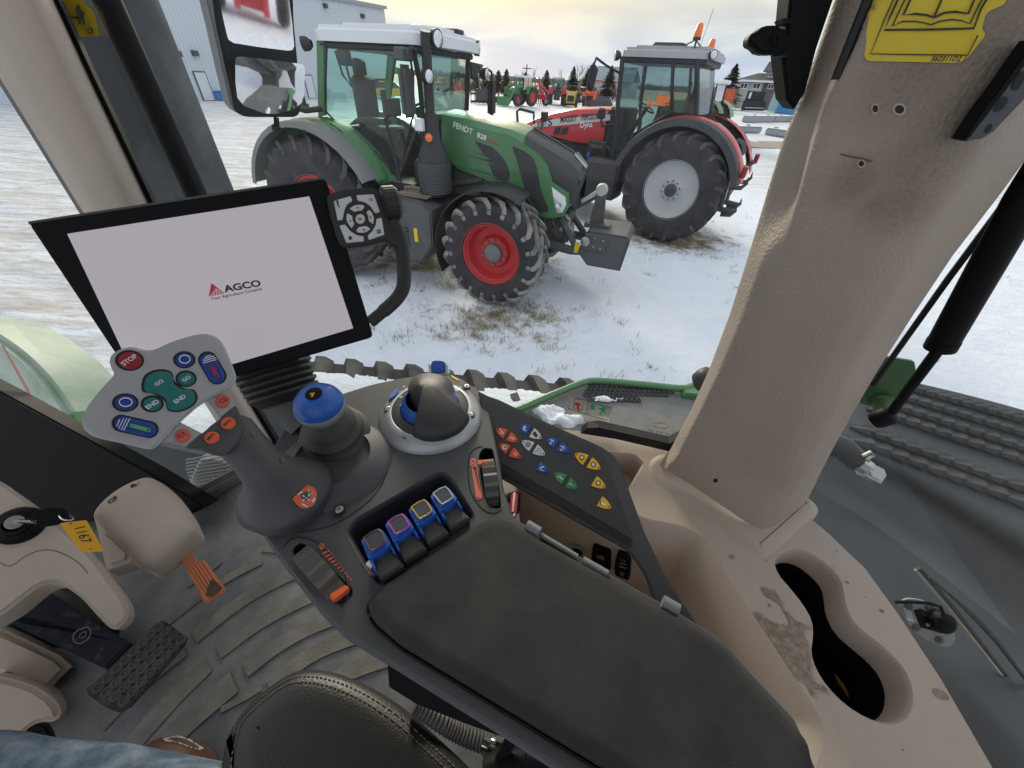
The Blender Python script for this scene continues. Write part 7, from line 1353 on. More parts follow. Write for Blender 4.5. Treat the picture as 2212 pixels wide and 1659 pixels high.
mb = MB(); mb.prism(ppl(smoothpts([za(*q) for q in ((158, 320), (180, 285), (260, 265), (330, 268), (365, 290), (368, 325), (340, 350), (260, 368), (190, 368), (160, 345))], 2), kpn), -ign * .008, .003, 3, both=True); mb.to('grip', BLACK, ky, smooth=60)
mb = MB(); c_ = PL(*za(352, 318), kpn); u_ = PL(*za(390, 330), kpn) - c_; v_ = ign * u_.length * .9 + (PL(*za(350, 350), kpn) - c_) * .7; mb.tube([c_ + u_ * math.cos(a * PI / 10) + v_ * math.sin(a * PI / 10) for a in range(21)], .0011, 6, cap=False); mb.to('ring', CHR, ky, smooth=60)
tgp = (W(*za(430, 420), .55), (CAM - W(*za(430, 420), .55)).normalized()); kt_ = thing('key_tag', [tgp[0]], 'yellow key tag with handwritten 1167 hanging from the key', 'tag')
mb = MB(); mb.prism(ppl(cround([za(*q) for q in ((318, 352), (462, 336), (552, 495), (540, 505), (430, 506))], 3, 2), tgp), -tgp[1] * .0012); mb.to('card', mat('yellow card', (.80, .42, .02), .55), kt_)
FT = Flat(tgp)
INK = mat('ballpoint ink', (.02, .02, .03), .5)
text3('handwriting', '1167', PL(*za(398, 380), tgp), PL(*za(440, 470), tgp), tgp[1], INK, kt_, shear=.25, off=.0008)
stroke([za(480, 488), za(487, 492)], 2.4, FT, INK, kt_, 'tag_hole', off=.0008); stroke([za(372, 352), za(382, 356)], 2.4, FT, INK, kt_, 'tag_hole', off=.0008)
# ------------------------------------------------------------------ brake box and pedals
bx = thing('pedal_box', [W(310, 1150, .78)], 'rounded beige box above the small orange pedal', 'pedal housing')
bo = [(482, 292), (600, 175), (760, 98), (830, 108), (930, 180), (1000, 262), (1052, 375), (1050, 402), (870, 562), (800, 605), (740, 580), (690, 505), (600, 450), (510, 340)]
bpl = (W(310, 1140, .74), ((CAM - W(310, 1140, .74)).normalized() * .7 + ZZ * .5).normalized())
P = ppl(smoothpts([za(*q) for q in bo], 2), bpl); c_ = sum(P, Vector()) / len(P); mb = MB(); R = [[c_ + (p - c_) * t + bpl[1] * h for p in P] for t, h in ((1.02, -.10), (1.01, -.05), (1, -.015), (.965, .001), (.90, .010), (.78, .017), (.55, .021), (.25, .022))]; mb.loft(R, closed=True); mb.bm.faces.new(mb.bm.verts[-len(P):]); BXo = mb.to('housing', BEI, bx, smooth=70)
for q in ((720, 145), (600, 228)): decal('slot', [za(q[0] + dx, q[1] + dy) for dx, dy in ((-26, 8), (18, -22), (26, -12), (10, 8), (-18, 22))], BXo, mat('dirty slot', (.05, .04, .035), .9), bx, off=.0008)
mb = MB(); mb.prism(ppl([za(*q) for q in ((490, 300), (700, 500), (690, 560), (560, 600), (520, 420))], (W(250, 1190, .82), bpl[1])), -bpl[1] * .1, .01); mb.to('side_wing', BEI, bx)
OP = mat('faded orange pedal', (.70, .24, .11), .55, var=.7, vscale=25, col2=(.56, .22, .12)); pdl = thing('orange_pedal', [W(440, 1250, .80)], 'small orange pedal with ribbed pad below the beige box', 'pedal')
pp = (W(440, 1230, .80), ((CAM - W(440, 1230, .8)).normalized() + FW * .3).normalized()); mb = MB(); mb.prism(ppl([za(*q) for q in ((900, 470), (968, 445), (1060, 565), (1005, 605))], (pp[0] - pp[1] * .006, pp[1])), -pp[1] * .008, .001); mb.to('arm', OP, pdl)
mb = MB(); mb.prism(ppl(cround([za(*q) for q in ((990, 604), (1085, 545), (1200, 705), (1192, 725), (1105, 780), (1085, 770))], .08, 2), pp), -pp[1] * .010, .002); pdp = mb.to('pad', OP, pdl)
mb = MB()
for k in range(6):
    f_ = (k + .5) / 6; a = PL(*za(990 + 95 * f_ + 6, 604 - 59 * f_ + 8), pp); b_ = PL(*za(1098 + 95 * f_ + 2, 772 - 59 * f_ - 4), pp); mb.tube([a, b_], .0028, 6)
mb.to('rib', OP, pdp, smooth=60); decal('mud', rough_outline([za(*q) for q in ((1110, 690), (1135, 650), (1170, 680), (1190, 700), (1130, 745), (1100, 740))], 3, 1.8), Flat((pp[0] + pp[1] * .003, pp[1])), mat('dry mud', (.12, .09, .06), .95, var=.8, vscale=90), pdp)
bk = thing('brake_pedal', [W(290, 1420, .75)], 'wide black brake pedal with studded rubber pad on a dark arm', 'pedal')
NV = mat('glossy dark paint', (.010, .014, .024), .22, var=.8, vscale=30, col2=(.06, .07, .09), thr=(.55, .7)); mb = MB(); mb.prism([W(*za(*q), .80 - .02 * i) for i, q in enumerate(((-250, 820), (130, 742), (212, 690)))][:0] or ppl([za(*q) for q in ((-250, 800), (130, 742), (212, 690), (690, 990), (560, 1130), (0, 862), (-250, 760))], (W(130, 1330, .76), ((CAM - W(130, 1330, .76)).normalized() + ZZ * .6).normalized())), -ZZ * .02, .003); AR = mb.to('arm', NV, bk)
stroke([za(*q) for q in smoothpts([(468, 905), (400, 930), (385, 975), (420, 1000), (470, 975), (490, 930), (468, 905)], 1, False)], 2.5, AR, mat('worn ring', (.16, .16, .17), .5), bk, 'wear_mark', off=.001); stroke([za(*q) for q in smoothpts([(455, 930), (425, 945), (425, 970), (455, 960), (462, 935)], 1)], 2, AR, mat('worn ring', (.2, .2, .2), .5), bk, 'wear_mark', off=.001, closed=True)
bp2 = (W(295, 1430, .735), ((CAM - W(295, 1430, .735)).normalized() + ZZ * .7).normalized()); mb = MB(); PADC = [za(*q) for q in ((455, 1240), (500, 1205), (830, 885), (870, 868), (1000, 962), (985, 1000), (690, 1335), (630, 1362), (560, 1335), (470, 1270))]
mb.prism(ppl(PADC, bp2), -bp2[1] * .014, .003, 2); bpad = mb.to('rubber_pad', mat('muddy black rubber', (.022, .022, .024), .6, var=.9, vscale=25, col2=(.10, .085, .07)), bk)
mb = MB(); A_, B_, C_ = PL(*za(520, 1235), bp2), PL(*za(840, 915), bp2), PL(*za(660, 1310), bp2)
for i in range(8):
    for j in range(4):
        c_ = A_ + (B_ - A_) * (i / 7) + (C_ - A_) * (j / 3 * .98) + (B_ - A_) * .02; mb.lathe([(.0095, 0), (.0085, .003), (.0055, .0035), (.005, .0015), (0, .0015)], c_, bp2[1], 14, cap=False)
mb.to('stud', mat('worn rubber stud', (.06, .057, .053), .7, var=.8, vscale=30, col2=(.12, .10, .085)), bpad, smooth=50)
# ------------------------------------------------------------------ seat
zs_ = lambda x, y: (493.7 + .372 * x, 1042.4 + .372 * y)
se = thing('driver_seat', zl([(760, 1560)], 2.0), 'black leather driver seat cushion with double stitched edge', 'seat')
so_ = [zs_(*q) for q in ((20, 1420), (80, 1330), (160, 1250), (250, 1180), (320, 1130), (400, 1092), (500, 1085), (600, 1100), (700, 1130), (800, 1175), (900, 1230), (1050, 1330), (1200, 1470), (1400, 1650), (1600, 1900), (1500, 2400), (200, 2500), (0, 2100), (-60, 1700), (0, 1500))]
ZS = 2.16; P = zl(smoothpts(so_, 2), ZS); R = [[p - ZZ * .12 for p in P], [p - ZZ * .02 for p in P], P]
for ins, h in ((-.004, .008), (-.012, .014), (-.026, .019), (-.045, .021)):
    q = outw(P, ins)
    for _ in range(8): q = [(q[i - 1] + q[i] * 2 + q[(i + 1) % len(q)]) / 4 for i in range(len(q))]
    R.append([p + ZZ * h for p in q])
mb = MB(); mb.loft(R, closed=True); mb.raw(R[-1], tessellate_polygon([[Vector((p.x, p.y, 0)) for p in R[-1]]])); CU = mb.to('cushion', LEA, se, smooth=70)
for ins, h in ((-.010, .0135), (-.017, .0165)):
    q = outw(P, ins); q = [p + ZZ * h for p in q]; mb = MB(); n_ = len(q)
    for i in range(0, n_):
        a, b_ = q[i], q[(i + 1) % n_]; L_ = (b_ - a).length; m_ = max(1, int(L_ / .006))
        for j in range(m_): mb.tube([a.lerp(b_, (j + .15) / m_), a.lerp(b_, (j + .8) / m_)], .0008, 4)
    mb.to('stitching', mat('grey thread', (.12, .115, .10), .8), se)
mb = MB(); q = [zs_(*t) for t in ((-40, 1640), (20, 1400), (60, 1500), (110, 1650), (140, 1800), (-60, 1900))]; mb.pillow(zl(smoothpts(q, 1), ZS + .004), ZZ, [(0, 0), (.003, .008), (.008, .012)], base=.05); mb.to('side_bolster', LEA, se, smooth=70)
mb = MB(); mb.prism([(.27, -.06, 2.12), (.27, -.50, 2.12), (.27, -.52, 2.5), (.27, -.46, 2.9), (.27, -.38, 3.0), (.27, -.18, 3.0), (.27, -.10, 2.9), (.27, -.04, 2.5)], (.13, 0, 0), .04, 4, both=True); mb.to('shade_backrest', LEA, se, smooth=60)  # unseen backrest, added to keep light from behind off the interior
# ------------------------------------------------------------------ driver's leg and boot
mb = MB(); cl = [(-260, 1795, .40), (-120, 1795, .40), (0, 1797, .40), (130, 1820, .41), (260, 1838, .42), (420, 1850, .42), (620, 1868, .42), (900, 1900, .42)]; R = []
for i, (x, y, w_) in enumerate(cl):
    c_ = W(x, y, w_); d = (W(*cl[min(i + 1, 7)]) - W(*cl[max(i - 1, 0)])).normalized(); u_ = (ZZ - d * d.z).normalized(); v_ = d.cross(u_); rr2 = .078 + .004 * math.sin(i * 2.3)
    R.append([c_ + (u_ * math.cos(t * 2 * PI / 40) + v_ * math.sin(t * 2 * PI / 40)) * rr2 * (1 + .018 * math.sin(t * .9 + i * 1.7) + .012 * math.sin(t * 2.1 - i)) for t in range(40)])
fine = []
for a, b_ in zip(R, R[1:]): fine += [[p.lerp(q, j / 4) + ZZ * (.0025 * math.sin(k * .7 + j * 1.2)) for k, (p, q) in enumerate(zip(a, b_))] for j in range(4)]
mb.loft(fine + [R[-1]], closed=True, cap=True); pe = empty('person', W(200, 1700, .5), 0, 'person in blue jeans and a brown boot, only thigh and toe in view', 'person'); mb.to('jeans', DEN, pe, smooth=80)
bt = ZP(368, 1640, 1.93); mb = MB(); tp_ = [(300, 1655), (305, 1635), (325, 1608), (350, 1592), (385, 1588), (415, 1600), (440, 1620), (450, 1700), (420, 1800), (320, 1800)]
mb.pillow(zl(smoothpts(tp_, 2), 1.90), ZZ, [(0, 0), (.004, .018), (.012, .034), (.022, .042)], base=.05); BO = mb.to('boot', mat('brown boot leather', (.10, .042, .028), .5, var=.6, vscale=20, col2=(.17, .09, .06)), pe, smooth=60)
decal('salt_stain', rough_outline([(352, 1597), (368, 1590), (385, 1590), (412, 1600), (440, 1618), (428, 1622), (400, 1612), (375, 1604), (358, 1604)], 3, 2), BO, mat('salt stain', (.55, .53, .50), .9, var=.9, vscale=150, col2=(.12, .08, .06)), BO, off=.001)
# ------------------------------------------------------------------ seat frame hardware below the armrest
hw = thing('seat_hardware', zl([(1000, 1580)], 2.0), 'black metal seat bracket with corrugated hose under the armrest', 'bracket')
mb = MB(); mb.prism([W(*zs_(*q), .46) for q in ((935, 1015), (1130, 1100), (1140, 1165), (1330, 1290), (1620, 1440), (1600, 1490), (1380, 1410), (1090, 1295), (930, 1195), (920, 1070))], Fv * .012, .002); mb.to('bracket', BLACK, hw)
mb = MB(); hp = [W(*zs_(*q), .50) for q in smoothpts([(1080, 1290), (1160, 1340), (1250, 1400), (1350, 1460), (1480, 1510), (1560, 1530)], 2, False)]; rr_l = []; PT = []
for a, b_ in zip(hp, hp[1:]):
    m_ = max(2, int((b_ - a).length / .0022)) 
    for j in range(m_): PT.append(a.lerp(b_, j / m_))
mb.tube(PT, [.0125 if i % 2 else .0105 for i in range(len(PT))], 12); mb.to('hose', mat('grey conduit', (.075, .075, .07), .6), hw, smooth=30)
mb = MB(); mb.tube([W(*zs_(1540, 1510), .49), W(*zs_(1600, 1530), .49)], .013, 12); mb.tube([W(*zs_(1470, 1500), .495), W(*zs_(1540, 1530), .495)], .009, 10); mb.to('clamp', CHR, hw, smooth=40); mb = MB(); mb.tube([W(*zs_(1640, 1550), .47), W(*zs_(1700, 1570), .47)], .008, 8); mb.tube([W(*zs_(1610, 1600), .47), W(*zs_(1680, 1610), .47)], .007, 8); mb.to('yellow_plug', mat('ochre plug', (.62, .32, .05), .5), hw, smooth=40)
mb = MB(); mb.prism([W(*zs_(*q), .455) for q in ((1640, 1440), (1700, 1470), (1600, 1640), (1530, 1650))], Fv * .006, .001); mb.tube([W(*zs_(1500, 1700), .46), W(*zs_(1700, 1640), .46), W(*zs_(2000, 1700), .45)], .02, 10); mb.tube([W(*zs_(1700, 1590), .46), W(*zs_(1780, 1640), .46)], .012, 10); mb.to('tension_lever', BLACK, hw, smooth=50)
# ------------------------------------------------------------------ window panes
SF = Flat((CAM + RT * .530, RT * -1))
ST2 = mat('clear sticker film', (.50, .52, .53), .3); exs = decal('exit_sticker', [(1230, 850), (1322, 879), (1314, 911), (1226, 884)], SF, glassmat('clear film', (.75, .78, .78), 1, .55, (.75, .77, .78)), None, off=.001); tag(exs, 'clear emergency exit sticker with red hammer and green runner on the side window', 'sticker')
stroke([(1233, 853), (1319, 880), (1312, 908), (1228, 882)], 1.1, SF, DKP, exs, off=.0018, closed=True); stroke([(1272, 865), (1267, 893)], 1, SF, DKP, exs, off=.0018); stroke(cround([(1241, 859), (1260, 864), (1258, 886), (1239, 881)], .2, 2), 1, SF, DKP, exs, off=.0018, closed=True)
RDP = mat('red pictogram', (.75, .03, .05), .5); GNP = mat('green pictogram', (.06, .48, .28), .5)
decal('hammer_pictogram', [(1241, 869), (1248, 868), (1255, 871), (1254, 875), (1250, 875), (1253, 885), (1249, 887), (1246, 876), (1242, 873)], SF, RDP, exs, off=.0022); decal('runner_pictogram', [(1276, 868), (1286, 871), (1285, 884), (1275, 882)], SF, GNP, exs, off=.0022)
decal('runner_pictogram', [(1302, 873), (1306, 873), (1306, 878), (1314, 880), (1306, 883), (1308, 890), (1314, 893), (1304, 891), (1300, 887), (1297, 896), (1294, 895), (1299, 884), (1288, 880), (1300, 879)], SF, GNP, exs, off=.0022)
gl_ = decal('glass_mark', ell(1426, 918, 16, 6, .15, 20), SF, MATS['clear film'], None, off=.001); tag(gl_, 'small oval maker mark with lettering on the side window by the pillar', 'mark'); stroke(ell(1426, 918, 16, 6, .15, 20), .8, SF, DKP, gl_, off=.0018, closed=True)
text_on('lettering', 'saint gobain', (1437, 922), (1414, 917), SF, DKP, gl_, off=.0018, bold=.01)
for k, (a, b_) in enumerate((((1445, 934), (1402, 925)), ((1437, 940), (1412, 934)), ((1434, 947), (1404, 940)))): text_on('lettering', ['E1 43R 001', 'SEKURIT', 'AS2 M532'][k], a, b_, SF, DKP, gl_, off=.0018)
LS = thing('warning_sticker', [R_(180, 40, .53)], 'yellow warning sticker with standing figure and arrow at the top left', 'sticker'); ls = decal('sticker', cround([(100, -40), (120, 0), (163, 80), (217, 78), (205, 27), (182, 4), (160, -30)], 5, 2), SF, YS, LS, off=.001)
stroke([(148, 38), (172, 38)], 3, SF, DKP, LS, off=.002); stroke([(151, 33), (147, 38), (152, 43)], 2, SF, DKP, LS, off=.002); stroke([(168, 33), (173, 38), (169, 43)], 2, SF, DKP, LS, off=.002); decal('figure', [(168, 14), (172, 9), (176, 12), (177, 20), (187, 28), (184, 33), (186, 52), (190, 54), (183, 54), (180, 38), (178, 54), (173, 52), (174, 34), (166, 26)], SF, mat('grey figure', (.14, .16, .15), .5), LS, off=.002); stroke([(132, 15), (140, 42), (150, 52)], 1.4, SF, DKP, LS, off=.002); stroke([(188, 60), (202, 60), (206, 74), (192, 74)], 1.3, SF, DKP, LS, off=.002, closed=True); stroke(ell(198, 67, 5, 4, 0, 10), 1.4, SF, DKP, LS, off=.002, closed=True)
# ------------------------------------------------------------------ gas strut and bracket on the rear side window
gs = thing('gas_strut', [R_(1905, 905, .47)], 'black gas strut running down behind the right pillar', 'gas strut'); mb = MB(); mb.tube([R_(2290, 310, .50), R_(2215, 425, .50), R_(2040, 735, .50)], .0148, 16); mb.lathe([(.0155, 0), (.0155, .012)], R_(2040, 735, .50), (R_(2020, 770, .50) - R_(2040, 735, .50)), 16); mb.to('cylinder', BLACK, gs, smooth=50); mb = MB(); mb.tube([R_(2035, 745, .50), R_(1922, 895, .50)], .0062, 12); mb.to('rod', BLACK, gs, smooth=60)
mb = MB(); c_ = R_(1908, 902, .50); mb.lathe([(.012, -.012), (.0135, -.004), (.0135, .008), (.009, .013), (0, .014)], c_, (.3, -.3, .9), 20); mb.to('ball_end', BLACK, gs, smooth=50)
mb = MB(); mb.tube([R_(2230, 360, .52), R_(2050, 600, .52), R_(1885, 832, .52)], .0035, 6); mb.to('window_seal', SEAL, RG2)
mb = MB(); mb.prism([R_(x, y, .60) for x, y in cround([(1888, 768), (1976, 782), (1979, 800), (1925, 890), (1858, 872), (1856, 862), (1872, 800)], .08, 2)], RT * .006, .001); hg = mb.to('hinge_plate', DGRN, RG2)
mb = MB(); mb.lathe([(.016, 0), (.0165, .004), (.013, .007), (.0125, .03), (0, .03)], R_(1908, 868, .595), (R_(1905, 898, .56) - R_(1908, 868, .595)), 18, cap=False); mb.to('hinge_pin', DGRN, hg, smooth=50)
# ------------------------------------------------------------------ outside of our own machine
ow = thing('fender', [ZP(2000, 1000, 1.7)], 'black moulded fender of our own machine with rows of tread bumps, right', 'fender')
far_ = [(1790, 770), (1900, 810), (2040, 840), (2212, 885), (2420, 950)]; rows_ = []
sec_ = [(1.0, 1.74, far_), (.0, 1.72, [(1790, 850), (1900, 890), (2040, 940), (2212, 1005), (2420, 1090)]), (.0, 1.72, [(1780, 905), (1880, 950), (2020, 1010), (2212, 1105), (2420, 1220)]), (0, 1.71, [(1778, 925), (1870, 975), (2000, 1040), (2212, 1160), (2420, 1300)]), (0, 1.62, [(1765, 960), (1850, 1010), (1990, 1085), (2212, 1230), (2420, 1390)]), (0, 1.58, [(1755, 1010), (1840, 1060), (1990, 1150), (2212, 1320), (2420, 1500)]), (0, 1.66, [(1740, 1090), (1840, 1150), (1990, 1290), (2212, 1500), (2420, 1700)]), (0, 1.70, [(1700, 1190), (1790, 1300), (1920, 1450), (2200, 1760), (2420, 2000)]), (0, 1.68, [(1600, 1400), (1700, 1600), (1800, 1750), (2100, 2100), (2300, 2300)])]
rows_ = [[ZP(x, y, z) for x, y in smoothpts(p_, 2, False)] for _, z, p_ in sec_]
fr2 = []
for a, b_ in zip(rows_, rows_[1:]): fr2 += [[p.lerp(q, (j / 6)) for p, q in zip(a, b_)] for j in range(6)]
fr2.append(rows_[-1])
for _ in range(5): fr2 = [fr2[0]] + [[(fr2[i - 1][k] + fr2[i][k] * 2 + fr2[i + 1][k]) / 4 for k in range(len(fr2[0]))] for i in range(1, len(fr2) - 1)] + [fr2[-1]]
fr2 = [[p - ZZ * .5 for p in fr2[0]]] + fr2; mb = MB(); mb.loft(fr2, closed=False); OF = mb.to('shell', EXTB, ow, smooth=60)
mb = MB()
for row, (ya, yb, n_) in enumerate((((1900, 822), (2300, 937), 15), ((1890, 842), (2300, 967), 14), ((1885, 864), (2300, 1000), 13), ((1880, 886), (2300, 1030), 12), ((1860, 930), (2300, 1092), 12), ((1840, 950), (2300, 1125), 11))):
    A_, B_ = ZP(*ya, 1.735), ZP(*yb, 1.735)
    for k in range(n_):
        c_ = A_.lerp(B_, (k + .5 * (row % 2)) / n_); p, nn_ = hit(OF, *[(1106 + FPX * ((c_ - CAM).dot(Rv)) / (c_ - CAM).dot(Fv)), (829.5 - FPX * ((c_ - CAM).dot(Uv)) / (c_ - CAM).dot(Fv))])
        if p is None: continue
        du = (B_ - A_).normalized(); dv_ = ZZ.cross(du); R = [[p + du * (a * .044) + dv_ * (b_ * .030 * q) + ZZ * (h - .006) for a, b_ in ((-1, -.5), (-1, .5), (.55, 1), (1, .8), (1, -.8), (.55, -1))] for q, h in ((1, 0), (.92, .014))]; top = [p + du * (a * .044) + dv_ * (b_ * .030) + ZZ * h for a, b_, h in ((-.9, -.3, .004), (-.9, .3, .004), (.5, .62, .030), (.8, .5, .028), (.8, -.5, .028), (.5, -.62, .030))]; mb.loft(R + [top], closed=True, cap=True)
mb.to('tread_bump', mat('dusty bump', (.020, .025, .030), .55, var=.7, vscale=8, col2=(.055, .062, .065)), OF, smooth=25)
hf = thing('hydraulic_hose', [ZP(1860, 1000, 1.7)], 'hydraulic hose end with silver elbow fitting lying on the black fender', 'hose'); mb = MB(); mb.tube([W(1770, 950, 1.05), W(1820, 968, 1.04), W(1855, 1000, 1.03)], [.034, .034, .03], 14); mb.to('hose', BLK, hf, smooth=60); mb = MB(); mb.tube([W(1852, 998, 1.02), W(1872, 1010, 1.02)], .022, 8); mb.prism([W(x, y, 1.0) for x, y in ((1872, 1008), (1885, 1000), (1915, 1015), (1920, 1028), (1908, 1046), (1880, 1032))], Fv * .04, .006); mb.to('fitting', mat('zinc', (.45, .48, .48), .35, .6), hf, smooth=30)
mb = MB(); mb.tube([W(1862, 985, 1.0), W(1880, 976, 1.0), W(1886, 984, 1.0), W(1870, 994, 1.0)], .004, 5); mb.to('wire_clip', STEEL, hf)
wm = thing('wiper_motor', [R_(2000, 1340, .58)], 'round grey wiper motor plate with black motor and cable behind the glass, lower right', 'wiper motor'); wz_ = lambda x, y: (1920.1 + .21492 * x, 1152 + .21492 * y)
wpl = (R_(2000, 1345, .60), (-RT * .75 + ZZ * .65).normalized()); mb = MB(); mb.prism(ppl(smoothpts([wz_(*q) for q in ((110, 720), (150, 670), (230, 655), (400, 690), (560, 790), (650, 920), (680, 1050), (640, 1140), (560, 1145), (430, 1100), (280, 1010), (160, 880))], 2), wpl), -wpl[1] * .006, .001); PLm = mb.to('plate', mat('spotted zinc plate', (.30, .32, .31), .6, var=.7, vscale=40, col2=(.20, .21, .20)), wm)
mb = MB(); c_ = PL(*wz_(430, 860), wpl); mb.prism(ppl([wz_(*q) for q in ((260, 780), (330, 765), (560, 880), (540, 1010), (330, 950))], (wpl[0] + wpl[1] * .004, wpl[1])), -wpl[1] * .004, .001); mb.lathe([(.026, 0), (.026, .028), (.014, .034), (0, .034)], PL(*wz_(470, 850), wpl), wpl[1], 20); mb.to('motor', BLACK, wm, smooth=50)
mb = MB(); mb.tube([PL(*wz_(*q), (wpl[0] + wpl[1] * h, wpl[1])) for q, h in (((60, 690), .0), ((200, 690), .012), ((400, 700), .02), ((520, 740), .025), ((560, 830), .03), ((500, 860), .03))], .0045, 8); mb.to('cable', BLACK, wm, smooth=60)
mb = MB()
for q in ((325, 790), (367, 902), (503, 950)): mb.lathe([(.0045, .004), (.0045, .007), (.002, .007), (.002, .005)], PL(*wz_(*q), wpl), wpl[1], 12, cap=False)
mb.to('screw', CHR, wm, smooth=40); mb = MB()
for q in ((195, 735), (270, 945), (595, 955), (505, 1070), (400, 745)): mb.lathe([(.010, .0), (.010, .003), (.005, .003), (.004, .006), (0, .006)], PL(*wz_(*q), wpl), wpl[1], 14, cap=False)
mb.to('bolt', mat('dark bolt', (.10, .11, .11), .5), wm, smooth=40); decal('barcode_label', [wz_(145, 740), wz_(215, 775), wz_(248, 892), wz_(180, 865)], Flat((wpl[0] + wpl[1] * .001, wpl[1])), WPR, wm)
for k in range(3): stroke([wz_(158 + k * 22, 762 + k * 10), wz_(185 + k * 22, 850 + k * 8)], 1.2, Flat((wpl[0] + wpl[1] * .0015, wpl[1])), DKP, wm)
wi = thing('wiper', [R_(2100, 1400, .57)], 'wiper arm with pale rubber blade crossing the lower right window', 'wiper'); wq = (R_(2000, 1345, .555), -RT); mb = MB(); BLp = [wz_(*q) for q in ((265, 365), (600, 750), (900, 1130), (1300, 1640), (1500, 1900))]; mb.tube(ppl(BLp, wq), .0032, 6, flat=.6); mb.to('blade_edge', mat('pale worn rubber', (.42, .41, .33), .7), wi, smooth=50)
mb = MB(); mb.tube([PL(x + 7, y - 3, (wq[0] + RT * .004, RT)) for x, y in BLp], .0055, 6, flat=.5); mb.to('blade', mat('wiper rubber', (.045, .045, .045), .6, var=.9, vscale=300, col2=(.16, .16, .14)), wi, smooth=50)
mb = MB(); mb.tube([PL(*wz_(*q), (wq[0] - RT * .006, RT)) for q in ((400, 440), (470, 500), (620, 620), (850, 830), (1100, 1100), (1400, 1480), (1600, 1750))], [.003, .0035, .0035, .006, .006, .007, .007], 8, flat=.6); mb.to('arm', GRYP, wi, smooth=50)
# step platform with green rail and snow, left of the pillar outside
sp_ = thing('step_platform', [ZP(1300, 880, 1.3)], 'grey step platform with perforated tread and green tube rail outside the side window', 'platform'); zp_ = lambda x, y: (987.5 + .3333 * x, 713.2 + .3333 * y); ZT = 1.45
mb = MB(); mb.prism(zl([(1085, 905), (1130, 880), (1262, 828), (1480, 838), (1600, 850), (1600, 1060), (1300, 1060), (1110, 1010)], ZT), (0, 0, -.1), .01); PT_ = mb.to('deck', EXTG, sp_)
mb = MB(); mb.tube([ZP(x, y, ZT + .03) for x, y in smoothpts([(1060, 910), (1125, 882), (1180, 858), (1262, 824), (1290, 822), (1400, 832), (1480, 841), (1500, 832)], 2, False)], .021, 10); mb.prism(zl([(1474, 838), (1500, 824), (1560, 820), (1560, 858), (1478, 850)], ZT + .04), (0, 0, -.05), .008); mb.to('rail', GRN, sp_, smooth=60)
mb = MB(); rnd = random.Random(8)
mb.prism(zl(cround([zp_(*q) for q in ((860, 350), (1180, 355), (1370, 370), (1405, 410), (1230, 420), (1100, 430), (950, 460), (840, 425), (820, 400))], .1, 2), ZT + .006), (0, 0, -.01)); mb.to('tread_plate', mat('dark tread plate', (.12, .125, .13), .6, var=.5, vscale=10), sp_)
mb = MB()
for r_ in range(5):
    for k in range(17):
        x, y = zp_(870 + k * 32 - r_ * 12, 358 + r_ * 21 + k * 1.2)
        if 1264 < x < 1450 and not (r_ > 2 and x > 1380): mb.lathe([(.017, 0), (.013, .008), (.008, .011), (.006, .002), (0, .002)], ZP(x, y, ZT + .006), ZZ, 10, cap=False)
mb.to('tread_stud', mat('worn stud', (.05, .055, .06), .6), sp_, smooth=50)
def snowpatch(pts, z, h, seed, parent, label=None, amp=.5):
    """lump of lying snow with a ragged rim and a rough top"""
    rn = random.Random(seed); b = bmesh.new(); P = zl(rough_outline(pts, 5, 1.6, seed), z); b.faces.new([b.verts.new((p.x, p.y, 0)) for p in P]); xs = [p.x for p in P]; ys = [p.y for p in P]; g_ = max(max(xs) - min(xs), max(ys) - min(ys)) / 42
    for lo, hi, n_ in ((min(xs), max(xs), (1, 0, 0)), (min(ys), max(ys), (0, 1, 0))):
        k = lo + g_
        while k < hi: bmesh.ops.bisect_plane(b, geom=b.verts[:] + b.edges[:] + b.faces[:], plane_co=Vector(n_) * k, plane_no=n_); k += g_
    bd_ = {v for e in b.edges if e.is_boundary for v in e.verts}; depth = {v: 0 for v in bd_}; fr_ = list(bd_)
    while fr_:
        nx_ = []
        for v in fr_:
            for e in v.link_edges:
                w2 = e.other_vert(v)
                if w2 not in depth: depth[w2] = depth[v] + 1; nx_.append(w2)
        fr_ = nx_
    for v in b.verts: d_ = min(1, depth.get(v, 0) / 2.5); v.co.z = z + h * d_ * (.55 + amp * (mnoise.noise(Vector((v.co.x * 14, v.co.y * 14, seed))) + .5 * mnoise.noise(Vector((v.co.x * 45, v.co.y * 45, seed)))))
    mb = MB(); mb.join(b); o = mb.to('snow', SNOW, parent, smooth=True, recalc=True); return o
sn3 = snowpatch([zp_(*q) for q in ((600, 620), (500, 540), (480, 520), (560, 505), (620, 490), (660, 510), (700, 530), (690, 560), (760, 560), (820, 575), (815, 600), (770, 620), (740, 640), (700, 630), (640, 610))], ZT + .001, .05, 3, None); tag(sn3, 'ragged patch of snow lying on the grey step platform', 'snow patch')
sn4 = snowpatch([zp_(*q) for q in ((880, 440), (930, 430), (1000, 445), (1080, 440), (1070, 455), (960, 465), (900, 460))], ZT + .008, .02, 4, None); tag(sn4, 'thin strip of ice on the tread plate of the step', 'snow patch')
mb = MB(); mb.lathe([(.010, -.02), (.026, -.012), (.03, 0), (.028, .018), (.012, .03), (0, .03)], W(1530, 820, .80), (-.4, .2, -.9), 18); mb.tube([W(1505, 812, .80), W(1520, 815, .80)], .011, 8); mb.to('rubber_stop', BLK, SG, smooth=60)
